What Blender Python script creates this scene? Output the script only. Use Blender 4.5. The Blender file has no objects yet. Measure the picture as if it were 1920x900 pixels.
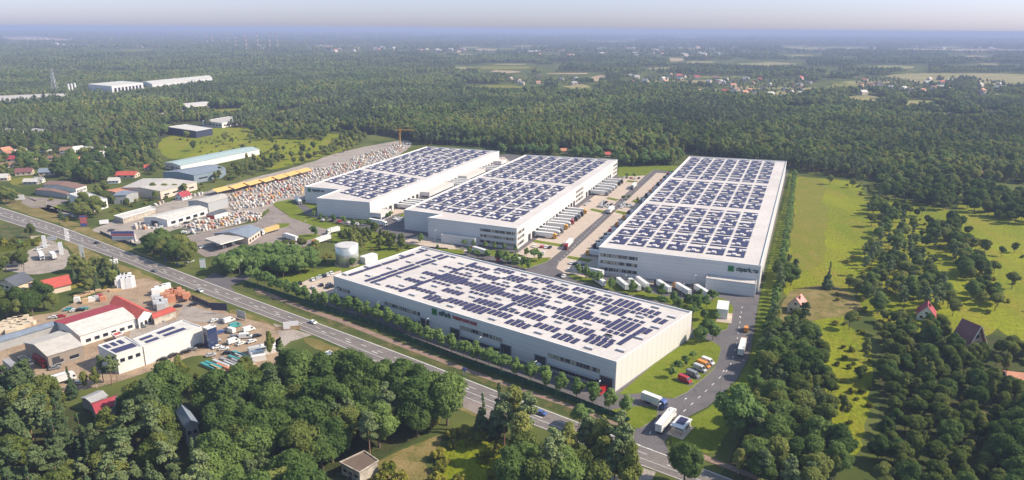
import bpy, bmesh, math, random
import numpy as np
from mathutils import Vector, Matrix
R = math.radians
SC = bpy.context.scene
COL = SC.collection
random.seed(7)
RNG = np.random.default_rng(7)

# ------------------------------------------------------------------ camera
H = 140.0                                   # drone height above the ground (m)
FPX = 1347.0                                # focal length in pixels of a 1920 px wide frame
ROLL = math.atan2(12, 1920)
PITCH = math.atan((450 - 54.0) / FPX)
cam = bpy.data.cameras.new('camera')
cam.sensor_width = 36.0
cam.lens = 36.0 * FPX / 1920
cam.clip_start = 1.0
cam.clip_end = 200000
camo = bpy.data.objects.new('camera', cam)
COL.objects.link(camo)
camo.matrix_world = Matrix.Translation((0, 0, H)) @ Matrix.Rotation(math.pi / 2 - PITCH, 4, 'X') @ Matrix.Rotation(ROLL, 4, 'Z')
SC.camera = camo

# ------------------------------------------------------------------ light
SUN_AZ = 91.0       # degrees clockwise from the view direction (+Y)
SUN_EL = 39.0
world = bpy.data.worlds.new('World')
SC.world = world
world.use_nodes = True
wn = world.node_tree.nodes
wl = world.node_tree.links
bg = wn['Background']
sky = wn.new('ShaderNodeTexSky')
sky.sky_type = 'NISHITA'
sky.sun_disc = False
sky.sun_elevation = R(SUN_EL)
sky.sun_rotation = R(SUN_AZ)
sky.altitude = 100
sky.air_density = 1.0
sky.dust_density = 0.6
sky.ozone_density = 2.5
# the pale summer band low over the horizon is a little cooler than the model's
wt = wn.new('ShaderNodeTexCoord'); wsep = wn.new('ShaderNodeSeparateXYZ'); wl.new(wt.outputs['Generated'], wsep.inputs[0])
wr = wn.new('ShaderNodeMapRange'); wr.inputs['From Min'].default_value = 0.0; wr.inputs['From Max'].default_value = 0.35; wl.new(wsep.outputs['Z'], wr.inputs[0])
wc = wn.new('ShaderNodeMixRGB'); wc.inputs[1].default_value = (0.44, 0.455, 0.70, 1); wc.inputs[2].default_value = (1.12, 1.0, 0.84, 1); wl.new(wr.outputs[0], wc.inputs[0])
wm = wn.new('ShaderNodeMixRGB'); wm.blend_type = 'MULTIPLY'; wm.inputs[0].default_value = 1
wl.new(sky.outputs[0], wm.inputs[1]); wl.new(wc.outputs[0], wm.inputs[2])
wl.new(wm.outputs[0], bg.inputs[0])
bg.inputs[1].default_value = 0.14
sun = bpy.data.lights.new('sun', 'SUN')
sun.energy = 4.1
sun.angle = R(0.6)
sun.color = (1.0, 0.87, 0.70)
suno = bpy.data.objects.new('sun', sun)
COL.objects.link(suno)
sd = Vector((math.sin(R(SUN_AZ)) * math.cos(R(SUN_EL)), math.cos(R(SUN_AZ)) * math.cos(R(SUN_EL)), math.sin(R(SUN_EL))))
suno.rotation_euler = sd.to_track_quat('Z', 'Y').to_euler()
SC.view_settings.view_transform = 'Standard'
SC.view_settings.look = 'None'
SC.view_settings.gamma = 1
SC.view_settings.use_curve_mapping = False
SC.view_settings.exposure = 0.92
SC.cycles.max_bounces = 5
SC.cycles.diffuse_bounces = 3
SC.cycles.glossy_bounces = 2
SC.cycles.transmission_bounces = 2
SC.cycles.transparent_max_bounces = 4
SC.cycles.volume_bounces = 0
SC.cycles.use_denoising = True
HAZE_DENSITY = 1.5e-4
HAZE_COLOR = (0.45, 0.53, 0.78)

# ------------------------------------------------------------------ pixel -> ground
_cr, _sr = math.cos(ROLL), math.sin(ROLL)
_cp, _sp = math.cos(PITCH), math.sin(PITCH)
def G(px, py, h=0.0):
    """ground point (x, y) seen at photo pixel (px, py) for a point h metres above the ground"""
    u, v = px - 960, 450 - py
    a, b = u * _cr - v * _sr, u * _sr + v * _cr
    dx, dy, dz = a, FPX * _cp + b * _sp, -FPX * _sp + b * _cp
    t = (h - H) / dz
    return (dx * t, dy * t)
def GP(pts, h=0.0):
    return [G(x, y, h) for x, y in pts]
def pix(x, y, z=0.0):
    """world -> photo pixels (vectorised)"""
    x = np.asarray(x, float); y = np.asarray(y, float); z = np.asarray(z, float) - H
    yc = y * _sp + z * _cp
    zc = np.maximum(y * _cp - z * _sp, 1e-3)
    a, b = x / zc * FPX, yc / zc * FPX
    u = a * _cr + b * _sr
    v = -a * _sr + b * _cr
    return 960 + u, 450 - v
def inside(X, Y, poly):
    X = np.asarray(X); Y = np.asarray(Y)
    r = np.zeros(X.shape, bool)
    n = len(poly)
    for i in range(n):
        x1, y1 = poly[i]; x2, y2 = poly[(i + 1) % n]
        if y1 == y2: continue
        c = ((y1 > Y) != (y2 > Y)) & (X < (x2 - x1) * (Y - y1) / (y2 - y1) + x1)
        r ^= c
    return r

# ------------------------------------------------------------------ materials
MATS = {}
KA = 0.86     # common scale of the built surfaces' albedo, matched to the exposure
def mat(name, color, rough=0.7, var=0.0, scale=1.0, metal=0.0, spec=0.4, var2=None, detail=4, bump=0.0, col2=None, stretch=None):
    """procedural material: base colour broken up by two octaves of noise in object space"""
    if name in MATS: return MATS[name]
    if metal < .3: color = tuple(x * KA for x in color)
    if col2: col2 = tuple(x * KA for x in col2)
    m = bpy.data.materials.new(name)
    m.use_nodes = True
    nt = m.node_tree; N = nt.nodes; L = nt.links
    b = N['Principled BSDF']
    b.inputs['Roughness'].default_value = rough
    b.inputs['Metallic'].default_value = metal
    b.inputs['Specular IOR Level'].default_value = spec
    c = tuple(color) + (1,)
    b.inputs['Base Color'].default_value = c
    if var > 0 or col2:
        tc = N.new('ShaderNodeTexCoord')
        src = tc.outputs['Object']
        if stretch:
            mp = N.new('ShaderNodeMapping'); mp.inputs['Scale'].default_value = stretch
            L.new(src, mp.inputs[0]); src = mp.outputs[0]
        n1 = N.new('ShaderNodeTexNoise'); n1.inputs['Scale'].default_value = scale; n1.inputs['Detail'].default_value = detail
        L.new(src, n1.inputs['Vector'])
        rp = N.new('ShaderNodeValToRGB')
        lo = tuple(x * (1 - var) for x in color); hi = tuple(min(1, x * (1 + var)) for x in color)
        if col2: hi = tuple(col2)
        rp.color_ramp.elements[0].position = 0.3; rp.color_ramp.elements[0].color = lo + (1,)
        rp.color_ramp.elements[1].position = 0.7; rp.color_ramp.elements[1].color = hi + (1,)
        L.new(n1.outputs['Fac'], rp.inputs[0])
        out = rp.outputs[0]
        if var2:
            n2 = N.new('ShaderNodeTexNoise'); n2.inputs['Scale'].default_value = var2[0]; n2.inputs['Detail'].default_value = 3
            L.new(src, n2.inputs['Vector'])
            mr = N.new('ShaderNodeMapRange'); mr.inputs['From Min'].default_value = 0.3; mr.inputs['From Max'].default_value = 0.7
            mr.inputs['To Min'].default_value = 1 - var2[1]; mr.inputs['To Max'].default_value = 1 + var2[1]
            L.new(n2.outputs['Fac'], mr.inputs[0])
            mx = N.new('ShaderNodeMixRGB'); mx.blend_type = 'MULTIPLY'; mx.inputs[0].default_value = 1
            L.new(out, mx.inputs[1]); L.new(mr.outputs[0], mx.inputs[2]); out = mx.outputs[0]
        L.new(out, b.inputs['Base Color'])
        if bump > 0:
            bp = N.new('ShaderNodeBump'); bp.inputs['Strength'].default_value = bump; bp.inputs['Distance'].default_value = 0.3
            L.new(n1.outputs['Fac'], bp.inputs['Height']); L.new(bp.outputs[0], b.inputs['Normal'])
    MATS[name] = m
    return m

def foliage(name, c1, c2, trans=0.42, clump=0.35, stand=0.5):
    c1 = tuple(x * 1.22 for x in c1); c2 = tuple(x * 1.22 for x in c2)
    m = bpy.data.materials.new(name); m.use_nodes = True
    nt = m.node_tree; N = nt.nodes; L = nt.links
    N.remove(N['Principled BSDF'])
    out = N['Material Output']
    oi = N.new('ShaderNodeObjectInfo')
    tc = N.new('ShaderNodeTexCoord')
    n1 = N.new('ShaderNodeTexNoise'); n1.inputs['Scale'].default_value = clump; n1.inputs['Detail'].default_value = 3
    L.new(tc.outputs['Object'], n1.inputs['Vector'])
    ad = N.new('ShaderNodeMath'); ad.operation = 'ADD'
    L.new(oi.outputs['Random'], ad.inputs[0]); L.new(n1.outputs['Fac'], ad.inputs[1])
    # stands of trees share a tone: a slow noise over where each tree stands
    sc_ = N.new('ShaderNodeVectorMath'); sc_.operation = 'MULTIPLY'; sc_.inputs[1].default_value = (1, 1, 0); L.new(oi.outputs['Location'], sc_.inputs[0])
    n2 = N.new('ShaderNodeTexNoise'); n2.inputs['Scale'].default_value = 0.0065; n2.inputs['Detail'].default_value = 4; L.new(sc_.outputs[0], n2.inputs['Vector'])
    st = N.new('ShaderNodeMapRange'); st.inputs['From Min'].default_value = 0.36; st.inputs['From Max'].default_value = 0.64; st.inputs['To Min'].default_value = -stand; st.inputs['To Max'].default_value = stand; L.new(n2.outputs['Fac'], st.inputs[0])
    a2 = N.new('ShaderNodeMath'); a2.operation = 'ADD'; L.new(ad.outputs[0], a2.inputs[0]); L.new(st.outputs[0], a2.inputs[1])
    hf = N.new('ShaderNodeMath'); hf.operation = 'MULTIPLY'; hf.inputs[1].default_value = 0.5
    L.new(a2.outputs[0], hf.inputs[0])
    rp = N.new('ShaderNodeValToRGB')
    e = rp.color_ramp.elements
    e[0].position = 0.22; e[0].color = tuple(c1) + (1,)
    e[1].position = 0.78; e[1].color = tuple(c2) + (1,)
    L.new(hf.outputs[0], rp.inputs[0])
    df = N.new('ShaderNodeBsdfDiffuse'); tr = N.new('ShaderNodeBsdfTranslucent'); mx = N.new('ShaderNodeMixShader')
    mx.inputs[0].default_value = trans
    L.new(rp.outputs[0], df.inputs[0]); L.new(rp.outputs[0], tr.inputs[0])
    L.new(df.outputs[0], mx.inputs[1]); L.new(tr.outputs[0], mx.inputs[2]); L.new(mx.outputs[0], out.inputs[0])
    MATS[name] = m
    return m

def ground_mat(name, cols, scales, rough=0.95, streak=None, rot=0.0):
    """three colours mixed by two noises of different size, with a fine third for grain"""
    cols = [tuple(x * KA for x in c) for c in cols]
    m = bpy.data.materials.new(name); m.use_nodes = True
    nt = m.node_tree; N = nt.nodes; L = nt.links
    b = N['Principled BSDF']; b.inputs['Roughness'].default_value = rough; b.inputs['Specular IOR Level'].default_value = 0.1
    tc = N.new('ShaderNodeTexCoord')
    mp = N.new('ShaderNodeMapping'); mp.inputs['Rotation'].default_value = (0, 0, rot)
    if streak: mp.inputs['Scale'].default_value = streak
    L.new(tc.outputs['Object'], mp.inputs[0])
    def noise(s, d=5, ro=0.6):
        n = N.new('ShaderNodeTexNoise'); n.inputs['Scale'].default_value = s; n.inputs['Detail'].default_value = d
        n.inputs['Roughness'].default_value = ro
        L.new(mp.outputs[0], n.inputs['Vector']); return n
    a = noise(scales[0]); c = noise(scales[1]); g = noise(scales[2], 3)
    def ramp(n, p0, p1):
        r = N.new('ShaderNodeMapRange'); r.inputs['From Min'].default_value = p0; r.inputs['From Max'].default_value = p1
        L.new(n.outputs['Fac'], r.inputs[0]); return r
    m1 = N.new('ShaderNodeMixRGB'); m1.inputs[1].default_value = tuple(cols[0]) + (1,); m1.inputs[2].default_value = tuple(cols[1]) + (1,)
    L.new(ramp(a, 0.38, 0.62).outputs[0], m1.inputs[0])
    m2 = N.new('ShaderNodeMixRGB'); m2.inputs[2].default_value = tuple(cols[2]) + (1,)
    L.new(ramp(c, 0.48, 0.68).outputs[0], m2.inputs[0]); L.new(m1.outputs[0], m2.inputs[1])
    gr = ramp(g, 0.3, 0.7); gr.inputs['To Min'].default_value = 0.62; gr.inputs['To Max'].default_value = 1.38
    m3 = N.new('ShaderNodeMixRGB'); m3.blend_type = 'MULTIPLY'; m3.inputs[0].default_value = 1
    L.new(m2.outputs[0], m3.inputs[1]); L.new(gr.outputs[0], m3.inputs[2])
    L.new(m3.outputs[0], b.inputs['Base Color'])
    MATS[name] = m
    return m

# ------------------------------------------------------------------ mesh builder
class MB:
    def __init__(s, o=(0, 0, 0)):
        s.v = []; s.f = []; s.m = []; s.o = o
    def add(s, vs, fs, mi=0):
        k = len(s.v)
        s.v += [(x - s.o[0], y - s.o[1], z - s.o[2]) for x, y, z in vs]
        s.f += [tuple(i + k for i in f) for f in fs]
        s.m += [mi] * len(fs)
    def box(s, cx, cy, z0, sx, sy, sz, rz=0.0, mi=0):
        c, n = math.cos(rz), math.sin(rz)
        P = [(cx + a * sx / 2 * c - b * sy / 2 * n, cy + a * sx / 2 * n + b * sy / 2 * c) for a, b in ((-1, -1), (1, -1), (1, 1), (-1, 1))]
        s.prism(P, z0, z0 + sz, mi, mi)
    def prism(s, P, z0, z1, mi=0, top=0):
        n = len(P)
        ar = sum(P[i][0] * P[(i + 1) % n][1] - P[(i + 1) % n][0] * P[i][1] for i in range(n))
        if ar < 0: P = P[::-1]
        vs = [(x, y, z0) for x, y in P] + [(x, y, z1) for x, y in P]
        s.add(vs, [(i, (i + 1) % n, n + (i + 1) % n, n + i) for i in range(n)] + [tuple(range(n - 1, -1, -1))], mi)
        s.add([(x, y, z1) for x, y in P], [tuple(range(n))], top)
    def cyl(s, x, y, z0, r, h, n=12, r2=None, mi=0):
        r2 = r if r2 is None else r2
        vs = [(x + r * math.cos(i * 2 * math.pi / n), y + r * math.sin(i * 2 * math.pi / n), z0) for i in range(n)]
        vs += [(x + r2 * math.cos(i * 2 * math.pi / n), y + r2 * math.sin(i * 2 * math.pi / n), z0 + h) for i in range(n)]
        s.add(vs, [(i, (i + 1) % n, n + (i + 1) % n, n + i) for i in range(n)] + [tuple(range(n, 2 * n)), tuple(range(n - 1, -1, -1))], mi)
    def tube(s, a, b, r, n=6, mi=0, r2=None):
        a = Vector(a); b = Vector(b); d = (b - a).normalized(); r2 = r if r2 is None else r2
        t = d.cross(Vector((0, 0, 1)));
        if t.length < 1e-3: t = Vector((1, 0, 0))
        t.normalize(); w = d.cross(t)
        vs = []
        for p, q in ((a, r), (b, r2)):
            for i in range(n):
                an = i * 2 * math.pi / n
                vs.append(tuple(p + t * math.cos(an) * q + w * math.sin(an) * q))
        s.add(vs, [(i, (i + 1) % n, n + (i + 1) % n, n + i) for i in range(n)] + [tuple(range(n, 2 * n)), tuple(range(n - 1, -1, -1))], mi)
    def mesh(s, name, mats, smooth=False):
        me = bpy.data.meshes.new(name)
        me.from_pydata(s.v, [], s.f)
        if not isinstance(mats, (list, tuple)): mats = [mats]
        for m in mats: me.materials.append(m)
        if len(mats) > 1: me.polygons.foreach_set('material_index', s.m)
        if smooth: me.polygons.foreach_set('use_smooth', [True] * len(s.f))
        me.update()
        return me
    def build(s, name, mats, parent=None, smooth=False):
        o = bpy.data.objects.new(name, s.mesh(name, mats, smooth))
        COL.objects.link(o)
        if parent is not None: o.parent = parent
        elif s.o != (0, 0, 0): o.location = s.o
        return o
def tag(o, label=None, cat=None, group=None, kind=None):
    if label: o['label'] = label
    if cat: o['category'] = cat
    if group: o['group'] = group
    if kind: o['kind'] = kind
    return o
def thing(name, label, cat, loc=(0, 0, 0), rz=0.0, group=None):
    o = bpy.data.objects.new(name, None); COL.objects.link(o)
    o.location = loc; o.rotation_euler = (0, 0, rz); o.empty_display_size = 1
    return tag(o, label, cat, group)
def copy_tree(o, parent=None):
    c = o.copy(); COL.objects.link(c)
    if parent is not None: c.parent = parent
    for ch in [x for x in KIDS.get(o.name, [])]:
        copy_tree(ch, c)
    return c
KIDS = {}
def note_kids(root):
    KIDS[root.name] = []
    for o in list(root.children):
        KIDS[root.name].append(o); note_kids(o)
def inst(proto, name, loc, rz, label, cat, group=None, scale=None):
    """a copy of a prototype thing given as nested tuples (name, mesh, [children], local matrix)"""
    o = thing(name, label, cat, loc, rz, group)
    if scale: o.scale = scale
    def rec(parts, par):
        for nm, me, ch, lo in parts:
            c = bpy.data.objects.new(nm, me); COL.objects.link(c); c.parent = par; c.location = lo
            rec(ch, c)
    rec(proto, o)
    return o
def single(name, me, loc, rz, label, cat, group=None, scale=None):
    o = bpy.data.objects.new(name, me); COL.objects.link(o)
    o.location = loc; o.rotation_euler = (0, 0, rz)
    if scale: o.scale = scale
    return tag(o, label, cat, group)
SOFT = ('meadow', 'dry_meadow', 'grass_field', 'yard_clearing', 'dirt_patch', 'forest_floor', 'grass_verge', 'storage_yard', 'works_lot', 'tanker_lot', 'field')
def soften(P, seed):
    """round the corners of a natural patch and fray its outline a little"""
    rg = random.Random(seed)
    for k in range(3):
        Q = []; n = len(P)
        for i in range(n):
            a, b = P[i], P[(i + 1) % n]; q = .22
            Q += [(a[0] * (1 - q) + b[0] * q, a[1] * (1 - q) + b[1] * q), (a[0] * q + b[0] * (1 - q), a[1] * q + b[1] * (1 - q))]
        P = Q
    n = len(P); out = []
    for i in range(n):
        a, b, c = P[i - 1], P[i], P[(i + 1) % n]; d = min(math.dist(a, b), math.dist(b, c)) * .16
        out.append((b[0] + rg.uniform(-d, d), b[1] + rg.uniform(-d, d)))
    return out
def sheet(name, pts, z, m, kind='structure', px=True, edge=0.0):
    """a flat polygon laid on the ground (edge > 0: a raised bed with a real side)"""
    P = GP(pts) if px else pts
    if px and name in SOFT: P = soften(P, len(name) + len(pts))
    b = MB()
    if edge:
        b.prism(P, z - edge, z, 1, 0)
        me = b.mesh(name, [m, MATS['kerb_stone']])
    else:
        n = len(P)
        ar = sum(P[i][0] * P[(i + 1) % n][1] - P[(i + 1) % n][0] * P[i][1] for i in range(n))
        if ar < 0: P = P[::-1]
        b.add([(x, y, z) for x, y in P], [tuple(range(n))])
        me = b.mesh(name, m)
    o = bpy.data.objects.new(name, me); COL.objects.link(o); o['kind'] = kind
    return o

# ================================================================== MATERIAL LIBRARY
mat('kerb_stone', (0.42, 0.41, 0.39), 0.8, 0.1, 2)
ground_mat('grass_wild', ((0.060, 0.085, 0.022), (0.095, 0.115, 0.030), (0.12, 0.11, 0.045)), (0.02, 0.09, 1.2))
ground_mat('meadow_bright', ((0.145, 0.178, 0.008), (0.215, 0.235, 0.010), (0.22, 0.20, 0.022)), (0.02, 0.06, 1.0), streak=(1, 0.35, 1), rot=R(25))
ground_mat('meadow_dry', ((0.18, 0.175, 0.024), (0.155, 0.175, 0.014), (0.22, 0.18, 0.040)), (0.03, 0.12, 1.4), streak=(1, 0.4, 1), rot=R(25))
ground_mat('verge_dry', ((0.17, 0.14, 0.045), (0.26, 0.20, 0.085), (0.11, 0.12, 0.03)), (0.08, 0.2, 1.5))
ground_mat('verge_green', ((0.05, 0.075, 0.02), (0.085, 0.10, 0.03), (0.15, 0.12, 0.055)), (0.06, 0.15, 1.5))
ground_mat('lawn', ((0.115, 0.155, 0.012), (0.150, 0.19, 0.016), (0.17, 0.185, 0.026)), (0.06, 0.3, 2.0))
ground_mat('forest_floor', ((0.045, 0.06, 0.018), (0.065, 0.08, 0.024), (0.08, 0.07, 0.028)), (0.02, 0.1, 1.0))
ground_mat('asphalt_site', ((0.135, 0.125, 0.13), (0.155, 0.145, 0.148), (0.12, 0.112, 0.118)), (0.04, 0.15, 2.5), rough=0.85)
ground_mat('asphalt_road', ((0.185, 0.165, 0.155), (0.225, 0.20, 0.185), (0.15, 0.135, 0.135)), (0.10, 0.3, 2.5), rough=0.85, streak=(0.25, 2.0, 1), rot=R(38))
ground_mat('concrete_yard', ((0.50, 0.41, 0.335), (0.54, 0.45, 0.37), (0.46, 0.375, 0.31)), (0.05, 0.2, 2.0), rough=0.85)
ground_mat('gravel_lot', ((0.33, 0.29, 0.255), (0.38, 0.335, 0.295), (0.25, 0.215, 0.185)), (0.04, 0.12, 1.5))
ground_mat('dirt_lot', ((0.33, 0.24, 0.165), (0.38, 0.285, 0.20), (0.24, 0.18, 0.13)), (0.05, 0.15, 1.5))
ground_mat('old_asphalt', ((0.25, 0.215, 0.195), (0.30, 0.255, 0.23), (0.21, 0.18, 0.165)), (0.05, 0.15, 1.8))
ground_mat('pink_path', ((0.27, 0.185, 0.15), (0.31, 0.215, 0.17), (0.20, 0.15, 0.11)), (0.1, 0.3, 2))
ground_mat('ploughed', ((0.42, 0.30, 0.20), (0.38, 0.30, 0.17), (0.30, 0.25, 0.12)), (0.006, 0.02, 0.1))
ground_mat('far_field', ((0.24, 0.23, 0.08), (0.33, 0.27, 0.13), (0.17, 0.19, 0.05)), (0.006, 0.02, 0.1))
mat('paint_white', (0.72, 0.71, 0.68), 0.7, 0.12, 0.6)
mat('trunk_bark', (0.16, 0.12, 0.085), 0.9, 0.3, 3)
mat('pine_bark', (0.26, 0.15, 0.09), 0.9, 0.3, 3)
mat('birch_bark', (0.5, 0.47, 0.42), 0.9, 0.3, 6)
foliage('leaf_broad', (0.085, 0.118, 0.030), (0.225, 0.245, 0.072))
foliage('leaf_dark', (0.065, 0.110, 0.032), (0.155, 0.215, 0.062))
foliage('leaf_pine', (0.070, 0.100, 0.042), (0.165, 0.200, 0.088), trans=0.12, clump=0.6)
foliage('leaf_spruce', (0.045, 0.072, 0.034), (0.090, 0.125, 0.055), trans=0.1, clump=0.6)
foliage('leaf_birch', (0.13, 0.155, 0.040), (0.26, 0.27, 0.080))
foliage('leaf_young', (0.095, 0.160, 0.048), (0.20, 0.28, 0.090), stand=0.1)
foliage('leaf_bush', (0.11, 0.13, 0.022), (0.28, 0.255, 0.048))
foliage('leaf_hedge', (0.026, 0.085, 0.050), (0.045, 0.115, 0.066))

# cladding with horizontal ribs: bump from a wave in z
def cladding(name, color, rough=0.55, vertical=False, pitch=1.0, var=0.06):
    m = bpy.data.materials.new(name); m.use_nodes = True
    N = m.node_tree.nodes; L = m.node_tree.links; b = N['Principled BSDF']
    b.inputs['Roughness'].default_value = rough; b.inputs['Specular IOR Level'].default_value = 0.4; color = tuple(x * KA for x in color)
    tc = N.new('ShaderNodeTexCoord'); sep = N.new('ShaderNodeSeparateXYZ'); L.new(tc.outputs['Object'], sep.inputs[0])
    if vertical:
        s = N.new('ShaderNodeMath'); s.operation = 'ADD'; L.new(sep.outputs['X'], s.inputs[0]); L.new(sep.outputs['Y'], s.inputs[1]); src = s.outputs[0]
    else: src = sep.outputs['Z']
    fr = N.new('ShaderNodeMath'); fr.operation = 'MULTIPLY'; fr.inputs[1].default_value = 1 / pitch; L.new(src, fr.inputs[0])
    fc = N.new('ShaderNodeMath'); fc.operation = 'FRACT'; L.new(fr.outputs[0], fc.inputs[0])
    gt = N.new('ShaderNodeMath'); gt.operation = 'GREATER_THAN'; gt.inputs[1].default_value = 0.09; L.new(fc.outputs[0], gt.inputs[0])
    n1 = N.new('ShaderNodeTexNoise'); n1.inputs['Scale'].default_value = 0.08; n1.inputs['Detail'].default_value = 4; L.new(tc.outputs['Object'], n1.inputs['Vector'])
    mr = N.new('ShaderNodeMapRange'); mr.inputs['To Min'].default_value = 1 - var * 1.6; mr.inputs['To Max'].default_value = 1 + var; L.new(n1.outputs['Fac'], mr.inputs[0])
    mg = N.new('ShaderNodeMapRange'); mg.inputs['To Min'].default_value = 0.80; mg.inputs['To Max'].default_value = 1.0; L.new(gt.outputs[0], mg.inputs[0])
    mu = N.new('ShaderNodeMath'); mu.operation = 'MULTIPLY'; L.new(mr.outputs[0], mu.inputs[0]); L.new(mg.outputs[0], mu.inputs[1])
    mx = N.new('ShaderNodeMixRGB'); mx.blend_type = 'MULTIPLY'; mx.inputs[0].default_value = 1; mx.inputs[1].default_value = tuple(color) + (1,)
    L.new(mu.outputs[0], mx.inputs[2]); L.new(mx.outputs[0], b.inputs['Base Color'])
    MATS[name] = m; return m
cladding('clad_white', (0.66, 0.65, 0.65), 0.5, False, 2.3, 0.08)
cladding('clad_side', (0.68, 0.655, 0.62), 0.5, True, 6.0, 0.03)
cladding('clad_grey', (0.40, 0.41, 0.42), 0.5, True, 3.0)
cladding('clad_blue', (0.22, 0.28, 0.33), 0.5, True, 3.0)
cladding('clad_navy', (0.035, 0.045, 0.085), 0.5, True, 3.0)
cladding('clad_brown', (0.30, 0.25, 0.21), 0.6, True, 2.0)
mat('roof_membrane', (0.575, 0.535, 0.51), 0.8, 0.09, 0.045, var2=(0.5, 0.06))
mat('roof_trim', (0.70, 0.70, 0.70), 0.5)
mat('vent_grey', (0.34, 0.33, 0.34), 0.5, 0.15, 0.8)
mat('vent_light', (0.62, 0.60, 0.62), 0.5, 0.1, 0.8)
def solar():
    m = bpy.data.materials.new('solar_glass'); m.use_nodes = True
    N = m.node_tree.nodes; L = m.node_tree.links; b = N['Principled BSDF']
    b.inputs['Roughness'].default_value = 0.35; b.inputs['Specular IOR Level'].default_value = 0.22
    tc = N.new('ShaderNodeTexCoord')
    br = N.new('ShaderNodeTexBrick'); br.offset = 0; br.inputs['Scale'].default_value = 1.0
    br.inputs['Brick Width'].default_value = 1.05; br.inputs['Row Height'].default_value = 1.7; br.inputs['Mortar Size'].default_value = 0.035
    br.inputs['Color1'].default_value = (0.024, 0.022, 0.070, 1); br.inputs['Color2'].default_value = (0.031, 0.027, 0.082, 1); br.inputs['Mortar'].default_value = (0.10, 0.095, 0.15, 1)
    L.new(tc.outputs['Object'], br.inputs['Vector']); L.new(br.outputs[0], b.inputs['Base Color'])
    MATS['solar_glass'] = m
solar()
mat('glass_dark', (0.02, 0.026, 0.04), 0.08, spec=0.8)
mat('glass_blue', (0.03, 0.05, 0.12), 0.1, spec=0.8)
mat('window_frame_grey', (0.35, 0.36, 0.37), 0.5)
mat('reflection_tan', (0.42, 0.36, 0.28), 0.7, 0.25, 0.5)  # tan reflection in window panes, put into the colour
mat('door_dark', (0.05, 0.055, 0.065), 0.5, 0.2, 1)
mat('dock_rubber', (0.02, 0.02, 0.022), 0.8)
mat('sign_green', (0.02, 0.22, 0.05), 0.5)
mat('sign_text', (0.006, 0.055, 0.045), 0.5)
mat('sign_red', (0.35, 0.02, 0.02), 0.5)
mat('tank_steel', (0.56, 0.58, 0.54), 0.34, metal=0.6, var=0.12, scale=0.5, stretch=(1, 1, 0.08))
mat('tank_roof', (0.55, 0.53, 0.52), 0.6, 0.05, 0.5)
mat('trailer_white', (0.74, 0.74, 0.73), 0.4, 0.05, 0.3)
mat('trailer_grey', (0.52, 0.53, 0.54), 0.4, 0.08, 0.3)
mat('chassis_dark', (0.035, 0.035, 0.04), 0.6)
mat('tyre', (0.018, 0.018, 0.018), 0.8)
mat('steel_grey', (0.38, 0.39, 0.40), 0.4, metal=0.4)
mat('lamp_white', (0.8, 0.8, 0.8), 0.4)
for nm, c in dict(white=(0.75, 0.75, 0.74), black=(0.012, 0.012, 0.015), grey=(0.22, 0.23, 0.25), red=(0.42, 0.02, 0.025), orange=(0.72, 0.26, 0.02), yellow=(0.72, 0.36, 0.03),
                  blue=(0.07, 0.12, 0.34), teal=(0.06, 0.30, 0.30), silver=(0.48, 0.49, 0.50), green=(0.08, 0.34, 0.08), pink=(0.55, 0.16, 0.16), brown=(0.2, 0.09, 0.05)).items():
    mat('car_' + nm, c, 0.25, spec=0.6)
mat('wall_cream', (0.62, 0.52, 0.39), 0.8, 0.08, 0.4)
mat('wall_white', (0.72, 0.70, 0.67), 0.8, 0.06, 0.4)
mat('wall_beige', (0.62, 0.52, 0.43), 0.8, 0.08, 0.3)
mat('wall_grey', (0.36, 0.36, 0.36), 0.8, 0.1, 0.4)
mat('wall_dirty', (0.42, 0.37, 0.31), 0.9, 0.35, 0.5)
for nm, c in dict(red=(0.48, 0.09, 0.065), crimson=(0.34, 0.045, 0.06), orange=(0.55, 0.24, 0.14), brown=(0.22, 0.13, 0.10), grey=(0.36, 0.36, 0.36), dark=(0.10, 0.11, 0.13),
                  blue=(0.20, 0.24, 0.30), light=(0.58, 0.56, 0.52), white=(0.72, 0.70, 0.67), teal=(0.36, 0.46, 0.46), maroon=(0.20, 0.08, 0.08), pink=(0.62, 0.28, 0.24), rust=(0.30, 0.17, 0.11),
                  beige=(0.48, 0.45, 0.41), felt=(0.15, 0.11, 0.085)).items():
    mat('roof_' + nm, c, 0.75, 0.12, 0.35, var2=(2.5, 0.12))
mat('canvas_yellow', (0.66, 0.42, 0.15), 0.8, 0.08, 0.2)
mat('wood_pale', (0.52, 0.36, 0.2), 0.8, 0.2, 1)

# ================================================================== HAZE
def haze():
    b = MB(); X = 126000
    b.prism([(-X, -2500), (X, -2500), (X, 165000), (-X, 165000)], -3.0, H + 6)
    m = bpy.data.materials.new('haze_air'); m.use_nodes = True
    N = m.node_tree.nodes; L = m.node_tree.links
    N.remove(N['Principled BSDF'])
    v = N.new('ShaderNodeVolumePrincipled')
    v.inputs['Color'].default_value = HAZE_COLOR + (1,)
    v.inputs['Density'].default_value = HAZE_DENSITY
    v.inputs['Anisotropy'].default_value = 0.0
    L.new(v.outputs[0], N['Material Output'].inputs['Volume'])
    o = b.build('haze', m); o['kind'] = 'stuff'; o['label'] = 'thin blue summer haze over the plain'; o['category'] = 'haze'
haze()

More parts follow.
